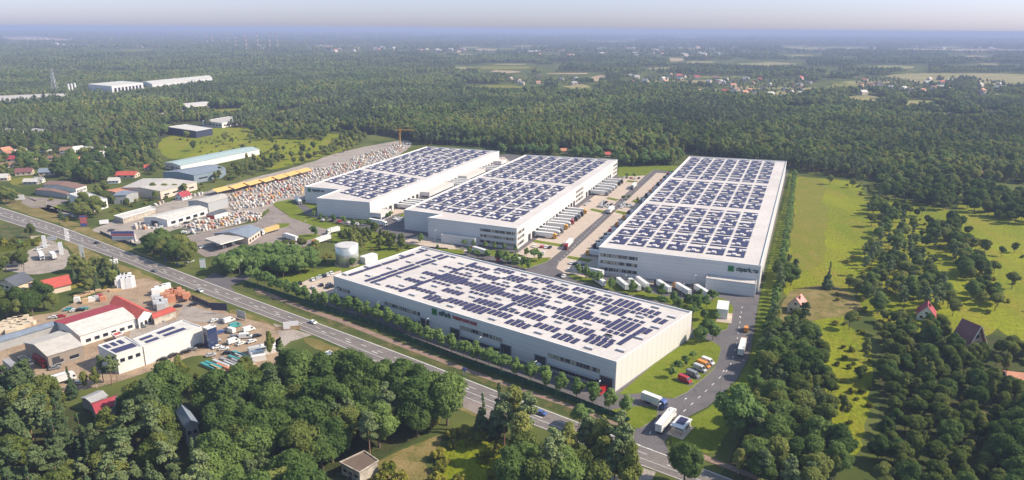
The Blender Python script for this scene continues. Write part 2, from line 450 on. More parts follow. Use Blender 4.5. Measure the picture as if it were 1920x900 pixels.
# ================================================================== GROUND
sheet('ground', [(-120000, -1500), (120000, -1500), (120000, 160000), (-120000, 160000)], -0.02, None, px=False)
gm = bpy.data.materials.new('ground_land'); gm.use_nodes = True
def _gm():
    N = gm.node_tree.nodes; L = gm.node_tree.links; b = N['Principled BSDF']
    b.inputs['Roughness'].default_value = 1.0; b.inputs['Specular IOR Level'].default_value = 0.0
    tc = N.new('ShaderNodeTexCoord')
    def noise(s, d, st=(1, 1, 1)):
        mp = N.new('ShaderNodeMapping'); mp.inputs['Scale'].default_value = st; L.new(tc.outputs['Object'], mp.inputs[0])
        n = N.new('ShaderNodeTexNoise'); n.inputs['Scale'].default_value = s; n.inputs['Detail'].default_value = d; L.new(mp.outputs[0], n.inputs['Vector']); return n
    def mr(n, a, c, lo=0, hi=1):
        r = N.new('ShaderNodeMapRange'); r.inputs['From Min'].default_value = a; r.inputs['From Max'].default_value = c
        r.inputs['To Min'].default_value = lo; r.inputs['To Max'].default_value = hi; L.new(n.outputs['Fac'], r.inputs[0]); return r
    near = N.new('ShaderNodeMixRGB'); near.inputs[1].default_value = (0.055, 0.075, 0.022, 1); near.inputs[2].default_value = (0.105, 0.12, 0.035, 1)
    L.new(mr(noise(0.02, 6), 0.4, 0.6).outputs[0], near.inputs[0])
    # far land: woods broken by a few pale fields and villages
    far = N.new('ShaderNodeMixRGB'); far.inputs[1].default_value = (0.018, 0.03, 0.014, 1); far.inputs[2].default_value = (0.085, 0.095, 0.045, 1)
    L.new(mr(noise(0.0012, 6, (1, 0.5, 1)), 0.4, 0.62).outputs[0], far.inputs[0])
    fl = N.new('ShaderNodeMixRGB'); fl.inputs[2].default_value = (0.30, 0.27, 0.18, 1); L.new(far.outputs[0], fl.inputs[1])
    L.new(mr(noise(0.0007, 7, (1, 0.35, 1)), 0.63, 0.68, 0, 0.8).outputs[0], fl.inputs[0])
    sep = N.new('ShaderNodeSeparateXYZ'); L.new(tc.outputs['Object'], sep.inputs[0])
    ds = N.new('ShaderNodeMapRange'); ds.inputs['From Min'].default_value = 4500; ds.inputs['From Max'].default_value = 6500; L.new(sep.outputs['Y'], ds.inputs[0])
    mx = N.new('ShaderNodeMixRGB'); L.new(ds.outputs[0], mx.inputs[0]); L.new(near.outputs[0], mx.inputs[1]); L.new(fl.outputs[0], mx.inputs[2])
    L.new(mx.outputs[0], b.inputs['Base Color'])
_gm()
bpy.data.objects['ground'].data.materials.clear(); bpy.data.objects['ground'].data.materials.append(gm)

CLEAR = []      # world polygons that carry no wood
def area(name, pts, z, m, clear=True, edge=0.0):
    o = sheet(name, pts, z, MATS[m], edge=edge)
    if clear: CLEAR.append(GP(pts))
    return o

# --- site platform
SITE = [(545, 543), (700, 608), (900, 684), (1040, 737), (1160, 783), (1181, 806), (1184, 833), (1256, 853), (1246, 826), (1288, 782), (1326, 763), (1364, 729), (1381, 712), (1400, 678), (1408, 655),
        (1420, 577), (1430, 520), (1478, 318), (1262, 314), (1160, 326), (1020, 300), (955, 288), (880, 300), (690, 425), (735, 452), (800, 463), (690, 480), (640, 505), (575, 522)]
area('site_road', SITE, 0.02, 'asphalt_site')
# --- concrete yards
area('parking_yard', [(551, 538), (578, 524), (640, 507), (640, 540), (628, 548), (598, 556)], 0.06, 'concrete_yard')
area('loading_yard', [(700, 414), (757, 398), (960, 306), (945, 294), (880, 303)], 0.06, 'concrete_yard')
area('loading_yard', [(965, 478), (985, 464), (1156, 336), (1190, 326), (1216, 324), (1136, 398), (1050, 472), (1031, 487), (1000, 487)], 0.06, 'concrete_yard')
area('loading_yard', [(1231, 324), (1290, 328), (1125, 500), (1120, 508), (1090, 522), (1060, 513), (1043, 503), (1048, 492), (1062, 481), (1128, 420)], 0.06, 'concrete_yard')
area('loading_yard', [(757, 452), (790, 440), (850, 458), (855, 466), (800, 462)], 0.06, 'concrete_yard')
area('front_walk', [(985, 487), (1000, 488), (1000, 493), (900, 476), (840, 468), (840, 463)], 0.07, 'concrete_yard')
area('front_walk', [(1128, 508), (1190, 519), (1325, 545), (1325, 551), (1190, 527), (1128, 515)], 0.07, 'concrete_yard')
# --- lawns (raised behind kerbs)
LAWNS = [
 [(1159, 740), (1203, 738), (1239, 745.5), (1264, 747), (1288, 736), (1328, 702), (1341, 689), (1351, 660), (1351, 651), (1338, 642), (1322, 636), (1300, 632), (1228, 682)],
 [(1298, 617), (1324, 621), (1353, 621), (1364, 617), (1368, 604), (1375, 582), (1374, 574), (1361, 562), (1344, 557), (1330, 566), (1300, 566), (1210, 548), (1130, 524), (1100, 521), (1060, 512), (1075, 524), (1150, 545), (1240, 566), (1299, 585)],
 [(1130, 780), (1165, 789), (1180, 803), (1201, 803), (1231, 784), (1234, 773), (1226, 763), (1190, 762), (1150, 768)],
 [(897, 466), (971, 476), (992, 484), (1034, 483), (1026, 491), (999, 500), (985, 504), (950, 490), (927, 481), (905, 474)],
 [(998, 454), (1004, 450), (1058, 459), (1053, 463)],
 [(1062, 484), (1066, 480), (1112, 487), (1104, 492)],
 [(1105, 394), (1110, 391), (1135, 396), (1130, 400)],
 [(1152, 398), (1158, 395), (1180, 399), (1172, 403)],
 [(1137, 373), (1140, 370), (1160, 374), (1156, 377)],
 [(1173, 341), (1178, 338), (1196, 340), (1192, 343)],
 [(1184, 378), (1190, 374), (1206, 378), (1198, 382)],
 [(1158, 332), (1212, 329), (1226, 318), (1262, 322), (1272, 311), (1160, 311)],
 [(746, 404), (762, 398), (770, 401), (757, 407)],
 [(758, 404), (810, 380), (820, 384), (762, 412)],
 [(745, 465), (870, 468), (868, 478), (790, 462)],
]
for L_ in LAWNS: area('lawn', L_, 0.16, 'lawn', edge=0.14)
area('lawn', [(1426, 556), (1436, 520), (1484, 318), (1492, 322), (1484, 420), (1472, 500), (1462, 560), (1440, 640), (1408, 730), (1385, 780), (1340, 850), (1290, 850), (1262, 842), (1256, 812), (1290, 786), (1328, 766), (1366, 732), (1384, 714), (1403, 680), (1411, 656)], 0.12, 'lawn', edge=0.1)
area('lawn', [(600, 505), (640, 497), (690, 478), (720, 468), (745, 465), (790, 462), (640, 512), (578, 523), (551, 537), (520, 527), (560, 500)], 0.05, 'lawn')
area('lawn', [(511, 383), (520, 378), (545, 374), (557, 384), (572, 398), (560, 402), (546, 404), (536, 400)], 0.05, 'lawn')
area('lawn', [(537, 405), (562, 401), (580, 407), (640, 424), (700, 436), (735, 448), (745, 465), (640, 470), (625, 460), (620, 432), (580, 421)], 0.05, 'lawn')
area('lawn', [(569, 376), (594, 385), (594, 404), (582, 404), (560, 384)], 0.06, 'lawn')
area('side_road', [(552, 374), (562, 378), (598, 401), (700, 423), (740, 428), (736, 440), (700, 432), (590, 408), (574, 402), (556, 384), (545, 374)], 0.07, 'asphalt_site')
# --- station lot, branch road
area('station_lot', [(330, 447), (360, 440), (480, 417), (506, 396), (500, 386), (480, 376), (500, 365), (540, 362), (545, 374), (520, 379), (511, 384), (536, 402), (560, 410), (625, 433), (628, 444), (600, 452), (560, 466), (520, 472), (470, 474), (420, 478), (385, 482), (365, 470)], 0.03, 'old_asphalt')
area('lawn', [(503, 427), (520, 419), (545, 419), (540, 425), (510, 432)], 0.14, 'lawn', edge=0.1)
area('lawn', [(556, 441), (590, 438), (605, 445), (570, 452)], 0.14, 'lawn', edge=0.1)
area('branch_road', [(352, 541), (400, 512), (432, 521), (470, 513), (500, 502), (540, 496), (548, 500), (505, 508), (475, 519), (446, 531), (432, 536), (440, 546)], 0.04, 'asphalt_site')
# --- main road
RN = [(-260, 310), (0, 388), (117, 425), (252, 477), (320, 502), (460, 555), (597, 605.5), (767, 668), (949, 739.5), (1087, 792), (1184, 829), (1313, 875), (1351, 890), (1500, 948), (1700, 1030)]
RS = [(-260, 328), (0, 412), (117, 449), (240, 494), (353, 540), (460, 580), (591, 629), (734, 692), (860, 741), (1000, 798), (1184, 867), (1254, 892), (1400, 948), (1500, 990), (1700, 1075)]
def poly_resample(P, step):
    out = [P[0]]; acc = 0
    for a, b in zip(P, P[1:]):
        d = math.dist(a, b); n = max(1, int(d / step))
        for i in range(1, n + 1): out.append((a[0] + (b[0] - a[0]) * i / n, a[1] + (b[1] - a[1]) * i / n))
    return out
def road_frame(n):
    """centre, normal and half width of the main road at parameter samples"""
    A = GP(RN); B = GP(RS)
    def arc(P):
        s = [0]
        for a, b in zip(P, P[1:]): s.append(s[-1] + math.dist(a, b))
        return s
    sa = arc(A); sb = arc(B); out = []
    def at(P, s, t):
        t = t * s[-1]
        for i in range(len(P) - 1):
            if t <= s[i + 1] or i == len(P) - 2:
                k = (t - s[i]) / (s[i + 1] - s[i]); return (P[i][0] + (P[i + 1][0] - P[i][0]) * k, P[i][1] + (P[i + 1][1] - P[i][1]) * k)
    for i in range(n + 1):
        a = at(A, sa, i / n); b = at(B, sb, i / n); out.append((a, b))
    return out, sa[-1]
RF, RLEN = road_frame(260)
def smooth_frame(F, k=6):
    out = []
    for i in range(len(F)):
        lo = max(0, i - k); hi = min(len(F), i + k + 1)
        out.append(tuple((sum(F[j][s][0] for j in range(lo, hi)) / (hi - lo), sum(F[j][s][1] for j in range(lo, hi)) / (hi - lo)) for s in (0, 1)))
    return out
RF = smooth_frame(RF)
def strip(name, t0, t1, z, m, i0=0, i1=None):
    """band of the road between fractions t0..t1 of its width (0 north edge, 1 south edge)"""
    b = MB(); i1 = len(RF) - 1 if i1 is None else i1
    for i in range(i0, i1):
        (a, c), (a2, c2) = RF[i], RF[i + 1]
        q = [(a[0] + (c[0] - a[0]) * t, a[1] + (c[1] - a[1]) * t, z) for t in (t0, t1)]
        q2 = [(a2[0] + (c2[0] - a2[0]) * t, a2[1] + (c2[1] - a2[1]) * t, z) for t in (t0, t1)]
        b.add([q[0], q[1], q2[1], q2[0]], [(0, 1, 2, 3)])
    return b
rb = strip('main_road', 0, 1, 0.05, None); o = rb.build('main_road', MATS['asphalt_road']); o['kind'] = 'structure'
CLEAR.append(GP(RN) + GP(RS)[::-1])
mk = MB()
def dash(t, period, on, w=0.012):
    for i in range(len(RF) - 1):
        if (i % period) < on:
            s = strip('', t - w, t + w, 0.075, None, i, i + 1); mk.v += [v for v in s.v]; k = len(mk.v) - 4; mk.f.append((k, k + 1, k + 2, k + 3)); mk.m.append(0)
dash(0.045, 1, 1, 0.014); dash(0.955, 1, 1, 0.009); dash(0.64, 1, 1, 0.008)
dash(0.36, 3, 1, 0.010); dash(0.50, 5, 1, 0.016)
o = mk.build('road_marking', MATS['paint_white']); o['kind'] = 'structure'
# zebra crossing
zb = MB()
for k in range(9):
    t = 0.08 + k * 0.1
    s = strip('', t, t + 0.05, 0.08, None, 113, 115); n0 = len(zb.v); zb.v += s.v; zb.f += [(a + n0, b_ + n0, c + n0, d + n0) for a, b_, c, d in s.f]; zb.m += [0] * len(s.f)
o = zb.build('zebra_crossing', MATS['paint_white']); o['kind'] = 'structure'
# site road dashes
sm = MB()
def seg_dashes(P, L_=2.2, gap=4.0, w=0.28, z=0.05):
    P = GP(P)
    for a, b in zip(P, P[1:]):
        d = math.dist(a, b); n = int(d / (L_ + gap)); an = math.atan2(b[1] - a[1], b[0] - a[0])
        for i in range(max(1, n)):
            t = (i + 0.5) / max(1, n)
            sm.box(a[0] + (b[0] - a[0]) * t, a[1] + (b[1] - a[1]) * t, z, L_, w, 0.004, an)
seg_dashes([(1262, 790), (1330, 727), (1368, 690), (1380, 650), (1388, 600), (1392, 572)])
seg_dashes([(1222, 323), (1119, 419), (1045, 493)])
seg_dashes([(1184, 829), (1254, 856)], 2.2, 2.0, 0.4, 0.075)
seg_dashes([(1233, 786), (1224, 800), (1214, 824)])
o = sm.build('site_marking', MATS['paint_white']); o['kind'] = 'structure'
# parking bay lines
pk = MB()
def bays(A, B, n, depth, z=0.09):
    a, b = G(*A), G(*B); an = math.atan2(b[1] - a[1], b[0] - a[0])
    for i in range(n + 1):
        x, y = a[0] + (b[0] - a[0]) * i / n, a[1] + (b[1] - a[1]) * i / n
        pk.box(x - math.sin(an) * depth / 2, y + math.cos(an) * depth / 2, z, 0.14, depth, 0.004, an)
# --- verges, paths
ground_strips = [
 ('grass_verge', [(350, 505), (460, 548), (600, 600), (767, 664), (949, 735), (1087, 788), (1180, 824), (1178, 808), (1080, 768), (950, 718), (767, 645), (600, 583), (470, 537), (440, 533)], 0.03, 'verge_green'),
 ('footpath', [(478, 546), (576, 584), (635, 604), (692, 627), (760, 654), (860, 692), (973, 733), (1055, 760), (1176, 806), (1176, 800), (1055, 753), (973, 726), (860, 685), (760, 646), (692, 619), (635, 596), (576, 577), (480, 540)], 0.045, 'pink_path'),
 ('footpath', [(1300, 845), (1368, 872), (1480, 915), (1480, 925), (1368, 882), (1300, 855)], 0.16, 'pink_path'),
 ('grass_verge', [(0, 345), (60, 372), (120, 398), (130, 404), (105, 410), (117, 422), (0, 385)], 0.03, 'verge_dry'),
 ('grass_verge', [(108, 415), (128, 412), (190, 437), (300, 490), (320, 500), (252, 475), (117, 424)], 0.03, 'verge_dry'),
 ('grass_verge', [(117, 452), (135, 452), (195, 482), (190, 490), (170, 498), (140, 480)], 0.03, 'verge_dry'),
 ('grass_verge', [(195, 492), (235, 497), (320, 537), (322, 542), (300, 545), (255, 525), (225, 508)], 0.03, 'verge_dry'),
 ('grass_verge', [(350, 549), (380, 552), (425, 572), (425, 576), (405, 575), (360, 558)], 0.03, 'verge_dry'),
 ('grass_verge', [(425, 584), (440, 579), (470, 590), (530, 615), (540, 628), (520, 640), (470, 615)], 0.03, 'verge_dry'),
 ('grass_verge', [(565, 632), (600, 636), (734, 698), (860, 748), (960, 790), (940, 800), (860, 770), (740, 712), (640, 672), (580, 650)], 0.03, 'verge_dry'),
 ('grass_verge', [(0, 415), (50, 425), (80, 440), (70, 452), (0, 450)], 0.03, 'verge_green'),
 ('grass_verge', [(85, 372), (110, 385), (118, 402), (90, 398), (70, 388)], 0.03, 'meadow_bright'),
 ('grass_field', [(18, 345), (20, 335), (60, 330), (62, 335), (40, 350)], 0.03, 'meadow_dry'),
 ('driveway', [(860, 742), (900, 757), (960, 783), (940, 795), (900, 780), (866, 762)], 0.035, 'old_asphalt'),
 ('driveway', [(512, 606), (585, 628), (560, 636), (545, 640), (520, 660), (500, 650), (525, 632)], 0.035, 'gravel_lot'),
 ('yard_clearing', [(735, 850), (800, 825), (830, 812), (825, 840), (790, 870), (830, 900), (840, 960), (700, 960), (690, 880)], 0.03, 'verge_dry'),
 ('grass_field', [(820, 850), (880, 815), (940, 840), (960, 880), (900, 930), (830, 930), (815, 890)], 0.04, 'meadow_bright'),
 ('driveway', [(1184, 871), (1230, 885), (1215, 915), (1190, 915), (1180, 890)], 0.035, 'gravel_lot'),
]
for n_, p_, z_, m_ in ground_strips: area(n_, p_, z_, m_)
# --- industrial lots on the left
area('storage_yard', [(165, 432), (200, 420), (215, 412), (230, 400), (300, 383), (390, 358), (480, 332), (560, 312), (640, 284), (700, 272), (755, 262), (775, 266), (765, 280), (735, 300), (650, 335), (600, 350), (570, 362), (580, 374), (545, 376), (500, 390), (480, 413), (360, 442), (345, 425), (300, 440), (255, 462), (205, 440)], 0.035, 'gravel_lot')
area('works_lot', [(-20, 612), (60, 592), (110, 585), (120, 575), (200, 545), (245, 525), (280, 520), (330, 548), (425, 585), (470, 600), (515, 610), (530, 640), (520, 690), (470, 700), (430, 690), (380, 660), (300, 690), (240, 710), (190, 725), (130, 735), (60, 745), (-20, 750)], 0.035, 'dirt_lot')
area('works_apron', [(255, 606), (285, 606), (330, 600), (345, 570), (425, 592), (412, 612), (400, 606), (341, 601), (249, 637), (240, 640), (245, 620)], 0.045, 'gravel_lot')
area('tanker_lot', [(-10, 485), (67, 468), (80, 445), (108, 455), (137, 480), (130, 493), (117, 507), (58, 517), (-10, 502)], 0.035, 'gravel_lot')
area('parking_lot', [(45, 368), (100, 372), (130, 376), (92, 390), (145, 398), (150, 405), (125, 408), (98, 388), (60, 390), (40, 380)], 0.035, 'old_asphalt')
area('meadow', [(296, 262), (330, 252), (400, 238), (480, 240), (560, 246), (672, 254), (668, 272), (640, 286), (560, 306), (500, 322), (480, 300), (470, 276), (330, 302), (300, 290)], 0.03, 'meadow_bright')
area('meadow', [(385, 216), (400, 205), (460, 203), (452, 213), (470, 222), (410, 222)], 0.03, 'meadow_dry')
area('meadow', [(500, 222), (520, 208), (580, 202), (560, 218), (530, 226)], 0.03, 'meadow_dry')
area('meadow', [(480, 205), (500, 193), (520, 192), (510, 200)], 0.03, 'meadow_dry')
area('meadow', [(1486, 330), (1530, 334), (1580, 338), (1612, 342), (1622, 360), (1640, 400), (1632, 470), (1600, 540), (1570, 600), (1640, 640), (1630, 760), (1612, 860), (1570, 860), (1560, 760), (1520, 640), (1478, 560), (1466, 540), (1476, 480), (1486, 400)], 0.03, 'meadow_bright')
area('dry_meadow', [(1489, 331), (1548, 336), (1550, 420), (1551, 490), (1530, 500), (1478, 520), (1484, 440)], 0.05, 'meadow_dry')
area('meadow', [(1805, 358), (1860, 352), (1890, 366), (1920, 392), (1990, 430), (1990, 640), (1900, 640), (1850, 600), (1845, 520), (1812, 450), (1790, 410), (1800, 380)], 0.03, 'meadow_bright')
area('dirt_patch', [(1470, 545), (1560, 530), (1610, 560), (1620, 590), (1520, 600), (1480, 620), (1460, 660), (1455, 620)], 0.05, 'verge_dry')
for n_, p_, m_ in [
 ('field', [(1585, 181), (1640, 178), (1660, 190), (1640, 202), (1590, 198)], 'far_field'),
 ('field', [(1690, 186), (1770, 190), (1790, 200), (1700, 203)], 'far_field'),
 ('field', [(1650, 143), (1700, 137), (1960, 138), (1960, 170), (1890, 168), (1850, 155), (1760, 152), (1740, 160), (1700, 150)], 'far_field'),
 ('field', [(1430, 182), (1470, 166), (1500, 170), (1480, 192), (1450, 194)], 'far_field'),
 ('field', [(1283, 168), (1330, 166), (1336, 176), (1310, 180)], 'ploughed'),
 ('field', [(1375, 163), (1420, 160), (1415, 170), (1380, 171)], 'far_field'),
 ('field', [(1107, 144), (1135, 140), (1138, 152), (1110, 153)], 'ploughed'),
 ('field', [(720, 144), (790, 139), (820, 141), (800, 147)], 'ploughed'),
 ('field', [(790, 126), (890, 125), (895, 130), (810, 130)], 'far_field'),
 ('field', [(575, 98), (640, 97), (720, 99), (740, 103), (620, 105)], 'ploughed'),
 ('field', [(0, 70), (60, 68), (160, 76), (120, 80), (20, 78)], 'ploughed'),
 ('field', [(1015, 102), (1050, 101), (1050, 110), (1020, 109)], 'ploughed'),
 ('field', [(1215, 109), (1280, 108), (1285, 116), (1230, 114)], 'ploughed'),
 ('field', [(1220, 97), (1245, 96), (1245, 101), (1225, 101)], 'ploughed'),
 ('field', [(1650, 91), (1960, 93), (1960, 101), (1700, 97)], 'ploughed'),
 ('field', [(1800, 110), (1870, 112), (1850, 116), (1810, 114)], 'ploughed')]:
    area(n_, p_, 0.3, m_)
def far_fields():
    rg = random.Random(5)
    for i in range(62):
        py_ = 66 + 100 * rg.random() ** 1.3; px_ = rg.uniform(-20, 1940)
        if px_ < 900 and py_ > 108: continue
        if px_ < 560 and py_ > 84 and rg.random() < .6: continue
        w = rg.uniform(14, 70) * (0.7 + (py_ - 60) / 90); hh = rg.uniform(1.0, 3.0) * (0.5 + (py_ - 60) / 55)
        n = 9; P = [(px_ + w * math.cos(k * 2 * math.pi / n) * rg.uniform(.35, 1), py_ + hh * math.sin(k * 2 * math.pi / n) * rg.uniform(.3, 1)) for k in range(n)]
        sheet('field', P, 0.3 + i * 0.004, MATS[rg.choice(['far_field', 'far_field', 'ploughed', 'meadow_dry'])])
        dy = (py_ - 57) * .085; CLEAR.append(GP([(px_ - w, py_ - hh), (px_ + w, py_ - hh), (px_ + w, py_ + hh + dy), (px_ - w, py_ + hh + dy)]))
far_fields()
# villages: cleared so that houses show
for p_ in [[(1180, 146), (1300, 142), (1300, 158), (1180, 158)], [(1330, 150), (1500, 146), (1520, 160), (1500, 188), (1340, 188)], [(1600, 150), (1680, 146), (1770, 170), (1740, 182), (1610, 172)], [(1830, 150), (1880, 155), (1870, 190), (1820, 196)],
           [(960, 148), (1080, 146), (1080, 160), (960, 160)]]:
    CLEAR.append(GP(p_))

# ================================================================== BUILDINGS
def lerp(a, b, t): return (a[0] + (b[0] - a[0]) * t, a[1] + (b[1] - a[1]) * t)
def wall_rect(mb, A, B, s0, s1, z0, z1, proud=0.06, mi=0, th=0.1):
    """a thin box standing on the outside of wall A->B (metres from A), outward = right of A->B"""
    d = math.dist(A, B); ux, uy = (B[0] - A[0]) / d, (B[1] - A[1]) / d
    nx, ny = uy, -ux
    P = []
    for s, q in ((s0, proud), (s1, proud), (s1, proud - th), (s0, proud - th)):
        P.append((A[0] + ux * s + nx * q, A[1] + uy * s + ny * q))
    mb.prism(P, z0, z1, mi, mi)
def centroid(P): return (sum(p[0] for p in P) / len(P), sum(p[1] for p in P) / len(P))
def ccw(P):
    ar = sum(P[i][0] * P[(i + 1) % len(P)][1] - P[(i + 1) % len(P)][0] * P[i][1] for i in range(len(P)))
    return P if ar > 0 else P[::-1]
def inset(P, d):
    """move every edge of a ccw polygon inwards by d"""
    n = len(P); out = []
    for i in range(n):
        a, b, c = P[i - 1], P[i], P[(i + 1) % n]
        def off(p, q):
            L = math.dist(p, q); nx, ny = -(q[1] - p[1]) / L, (q[0] - p[0]) / L
            return (p[0] + nx * d, p[1] + ny * d), (q[0] + nx * d, q[1] + ny * d)
        (x1, y1), (x2, y2) = off(a, b); (x3, y3), (x4, y4) = off(b, c)
        den = (x1 - x2) * (y3 - y4) - (y1 - y2) * (x3 - x4)
        if abs(den) < 1e-6: out.append((x2, y2)); continue
        t = ((x1 - x3) * (y3 - y4) - (y1 - y3) * (x3 - x4)) / den
        out.append((x1 + t * (x2 - x1), y1 + t * (y2 - y1)))
    return out
def text_obj(body, size, m, parent, A, B, s, z, o, proud=0.25, bold=0.035, width=None):
    """lettering standing on wall A->B"""
    c = bpy.data.curves.new('lettering', 'FONT'); c.body = body; c.size = size; c.extrude = 0.06; c.offset = bold * size
    c.materials.append(m)
    tf = bpy.data.objects.new('lettering_outline', c); COL.objects.link(tf)
    me = bpy.data.meshes.new_from_object(tf.evaluated_get(bpy.context.evaluated_depsgraph_get()))
    bpy.data.objects.remove(tf)
    t = bpy.data.objects.new('lettering', me); COL.objects.link(t); t.parent = parent
    d = math.dist(A, B); ux, uy = (B[0] - A[0]) / d, (B[1] - A[1]) / d
    X = Vector((ux, uy, 0)); Y = Vector((0, 0, 1)); Z = X.cross(Y)
    w_ = max(v.co.x for v in me.vertices) - min(v.co.x for v in me.vertices); sx = width / w_ if width else 1.0
    M = Matrix((X * sx, Y, Z)).transposed().to_4x4()
    M.translation = Vector((A[0] + ux * s - o[0] + Z.x * proud, A[1] + uy * s - o[1] + Z.y * proud, z))
    t.matrix_local = M
    return t
def big_hall(label, roof_px, h, side_walls=(), name='logistics_hall', zbase=0.0):
    """white warehouse: cladding walls, parapet, membrane roof. roof_px = roof corners in the photo"""
    P = ccw(GP(roof_px, h)); c = centroid(P); o = (c[0], c[1], 0)
    root = thing(name, label, 'warehouse', o, 0, 'logistics halls with solar roofs')
    n = len(P)
    w = MB(o)
    w.add([(x, y, 0) for x, y in P] + [(x, y, h - 0.25) for x, y in P], [(i, (i + 1) % n, n + (i + 1) % n, n + i) for i in range(n)])
    # cladding differs by wall: long side walls carry tall vertical panels
    for i in range(n): w.m[i] = 1 if i in side_walls else 0
    w.build('wall', [MATS['clad_white'], MATS['clad_side']], root)
    I = inset(P, 0.5); zr = h - 0.7
    r = MB(o)
    r.add([(x, y, zr) for x, y in inset(P, 0.45)], [tuple(range(n))])
    r.build('roof', MATS['roof_membrane'], root)
    t = MB(o)
    O2 = inset(P, -0.05)
    t.add([(x, y, h) for x, y in O2] + [(x, y, h) for x, y in I] + [(x, y, zr - 0.1) for x, y in I] + [(x, y, h - 0.3) for x, y in O2],
          [(i, (i + 1) % n, n + (i + 1) % n, n + i) for i in range(n)] + [(n + i, n + (i + 1) % n, 2 * n + (i + 1) % n, 2 * n + i) for i in range(n)]
          + [(3 * n + i, 3 * n + (i + 1) % n, (i + 1) % n, i) for i in range(n)])
    t.build('parapet', MATS['roof_trim'], root)
    return root, P, o, zr
def bil(Q, u, v):
    a = lerp(Q[0], Q[1], u); b = lerp(Q[3], Q[2], u); return lerp(a, b, v)
def inv_bil(Q, p):
    u = v = 0.5
    for _ in range(30):
        q = bil(Q, u, v); e = (p[0] - q[0], p[1] - q[1])
        du = ((bil(Q, u + 1e-4, v)[0] - q[0]) / 1e-4, (bil(Q, u + 1e-4, v)[1] - q[1]) / 1e-4)
        dv = ((bil(Q, u, v + 1e-4)[0] - q[0]) / 1e-4, (bil(Q, u, v + 1e-4)[1] - q[1]) / 1e-4)
        det = du[0] * dv[1] - du[1] * dv[0]
        u += (e[0] * dv[1] - e[1] * dv[0]) / det; v += (du[0] * e[1] - du[1] * e[0]) / det
    return u, v
def tilted(mb, x, y, z, sx, sy, rz, tilt=0.35, th=0.12, mi=0):
    """a panel table: sx along the row, sy across it, raised towards one side"""
    c, s = math.cos(rz), math.sin(rz)
    def P(a, b, k): return (x + a * c - b * s, y + a * s + b * c, z + 0.25 + (tilt if b > 0 else 0) + k)
    vs = [P(a, b, k) for k in (0, th) for a, b in ((-sx / 2, -sy / 2), (sx / 2, -sy / 2), (sx / 2, sy / 2), (-sx / 2, sy / 2))]
    mb.add(vs, [(0, 1, 5, 4), (1, 2, 6, 5), (2, 3, 7, 6), (3, 0, 4, 7), (4, 5, 6, 7), (3, 2, 1, 0)], mi)

# ---------------------------------------------------------------- front hall (by the road)
FH = 13.6
fr, FP, fo, fz = big_hall('long white hall beside the main road with green and red lettering on its shaded front', [(790, 461), (625, 517), (1156, 678), (1298, 584)], FH, (2,), name='logistics_hall')
Q4 = [G(625, 517, FH), G(1156, 678, FH), G(1298, 584, FH), G(790, 461, FH)]       # u along the road, v to the back
U4 = math.dist(Q4[0], Q4[1]); V4 = math.dist(Q4[1], Q4[2])
AU = math.atan2(Q4[1][1] - Q4[0][1], Q4[1][0] - Q4[0][0]); AV = math.atan2(Q4[2][1] - Q4[1][1], Q4[2][0] - Q4[1][0])
Z3 = (620, 450, 4.737); Z4 = (880, 500, 4.737); Z5 = (1100, 560, 4.737)
ARR = [(Z3, [(230, 291, 1, 12), (377, 243, 1, 14), (532, 193, 1, 14), (680, 144, 1, 13), (812, 100, 1, 10), (376, 342, 1, 12), (522, 291, 1, 14), (676, 238, 1, 14), (823, 187, 1, 13), (955, 143, 1, 10),
             (427, 357, 1, 12), (572, 305, 1, 14), (725, 252, 1, 14), (872, 200, 1, 13), (1003, 155, 1, 10), (680, 432, 1, 12), (827, 377, 1, 14), (980, 322, 1, 14), (1125, 266, 1, 13), (1252, 218, 1, 10),
             (570, 425, 4, 3), (745, 360, 4, 6), (900, 303, 4, 6), (1060, 245, 3, 3), (828, 447, 5, 5), (927, 522, 4, 8), (985, 384, 4, 3), (1085, 345, 5, 17), (1182, 307, 4, 3), (1088, 458, 4, 7), (1140, 553, 5, 8),
             (1275, 272, 4, 3), (1330, 247, 4, 6), (1250, 393, 4, 8), (1320, 478, 4, 3), (1300, 610, 4, 13), (1402, 432, 5, 17), (1375, 552, 4, 8)]),
       (Z4, [(180, 92, 4, 9), (312, 36, 4, 7), (280, 158, 4, 3), (350, 253, 4, 8), (430, 102, 4, 8), (375, 118, 4, 3), (650, 122, 4, 8), (505, 187, 4, 9), (640, 253, 4, 3), (545, 298, 5, 18), (785, 187, 4, 7), (735, 213, 4, 3),
             (190, 328, 4, 9), (340, 352, 1, 14), (475, 345, 4, 3), (380, 395, 3, 3), (275, 420, 4, 8), (435, 508, 4, 8), (575, 438, 4, 10), (690, 538, 4, 8), (730, 360, 4, 4), (900, 278, 4, 10), (1010, 320, 1, 13),
             (1030, 360, 2, 3), (1170, 283, 4, 8), (1135, 315, 4, 3), (1020, 213, 4, 8), (940, 408, 5, 18), (840, 460, 4, 5), (990, 560, 4, 10), (860, 635, 4, 8)]),
       (Z5, [(355, 45, 4, 14), (255, 103, 4, 14), (105, 190, 4, 7), (548, 110, 4, 7), (495, 138, 4, 4), (415, 187, 4, 3), (330, 240, 4, 19), (240, 297, 4, 4), (655, 197, 2, 9), (475, 290, 1, 12), (545, 290, 1, 7), (350, 365, 1, 14),
             (145, 350, 4, 4), (105, 385, 4, 9)])]
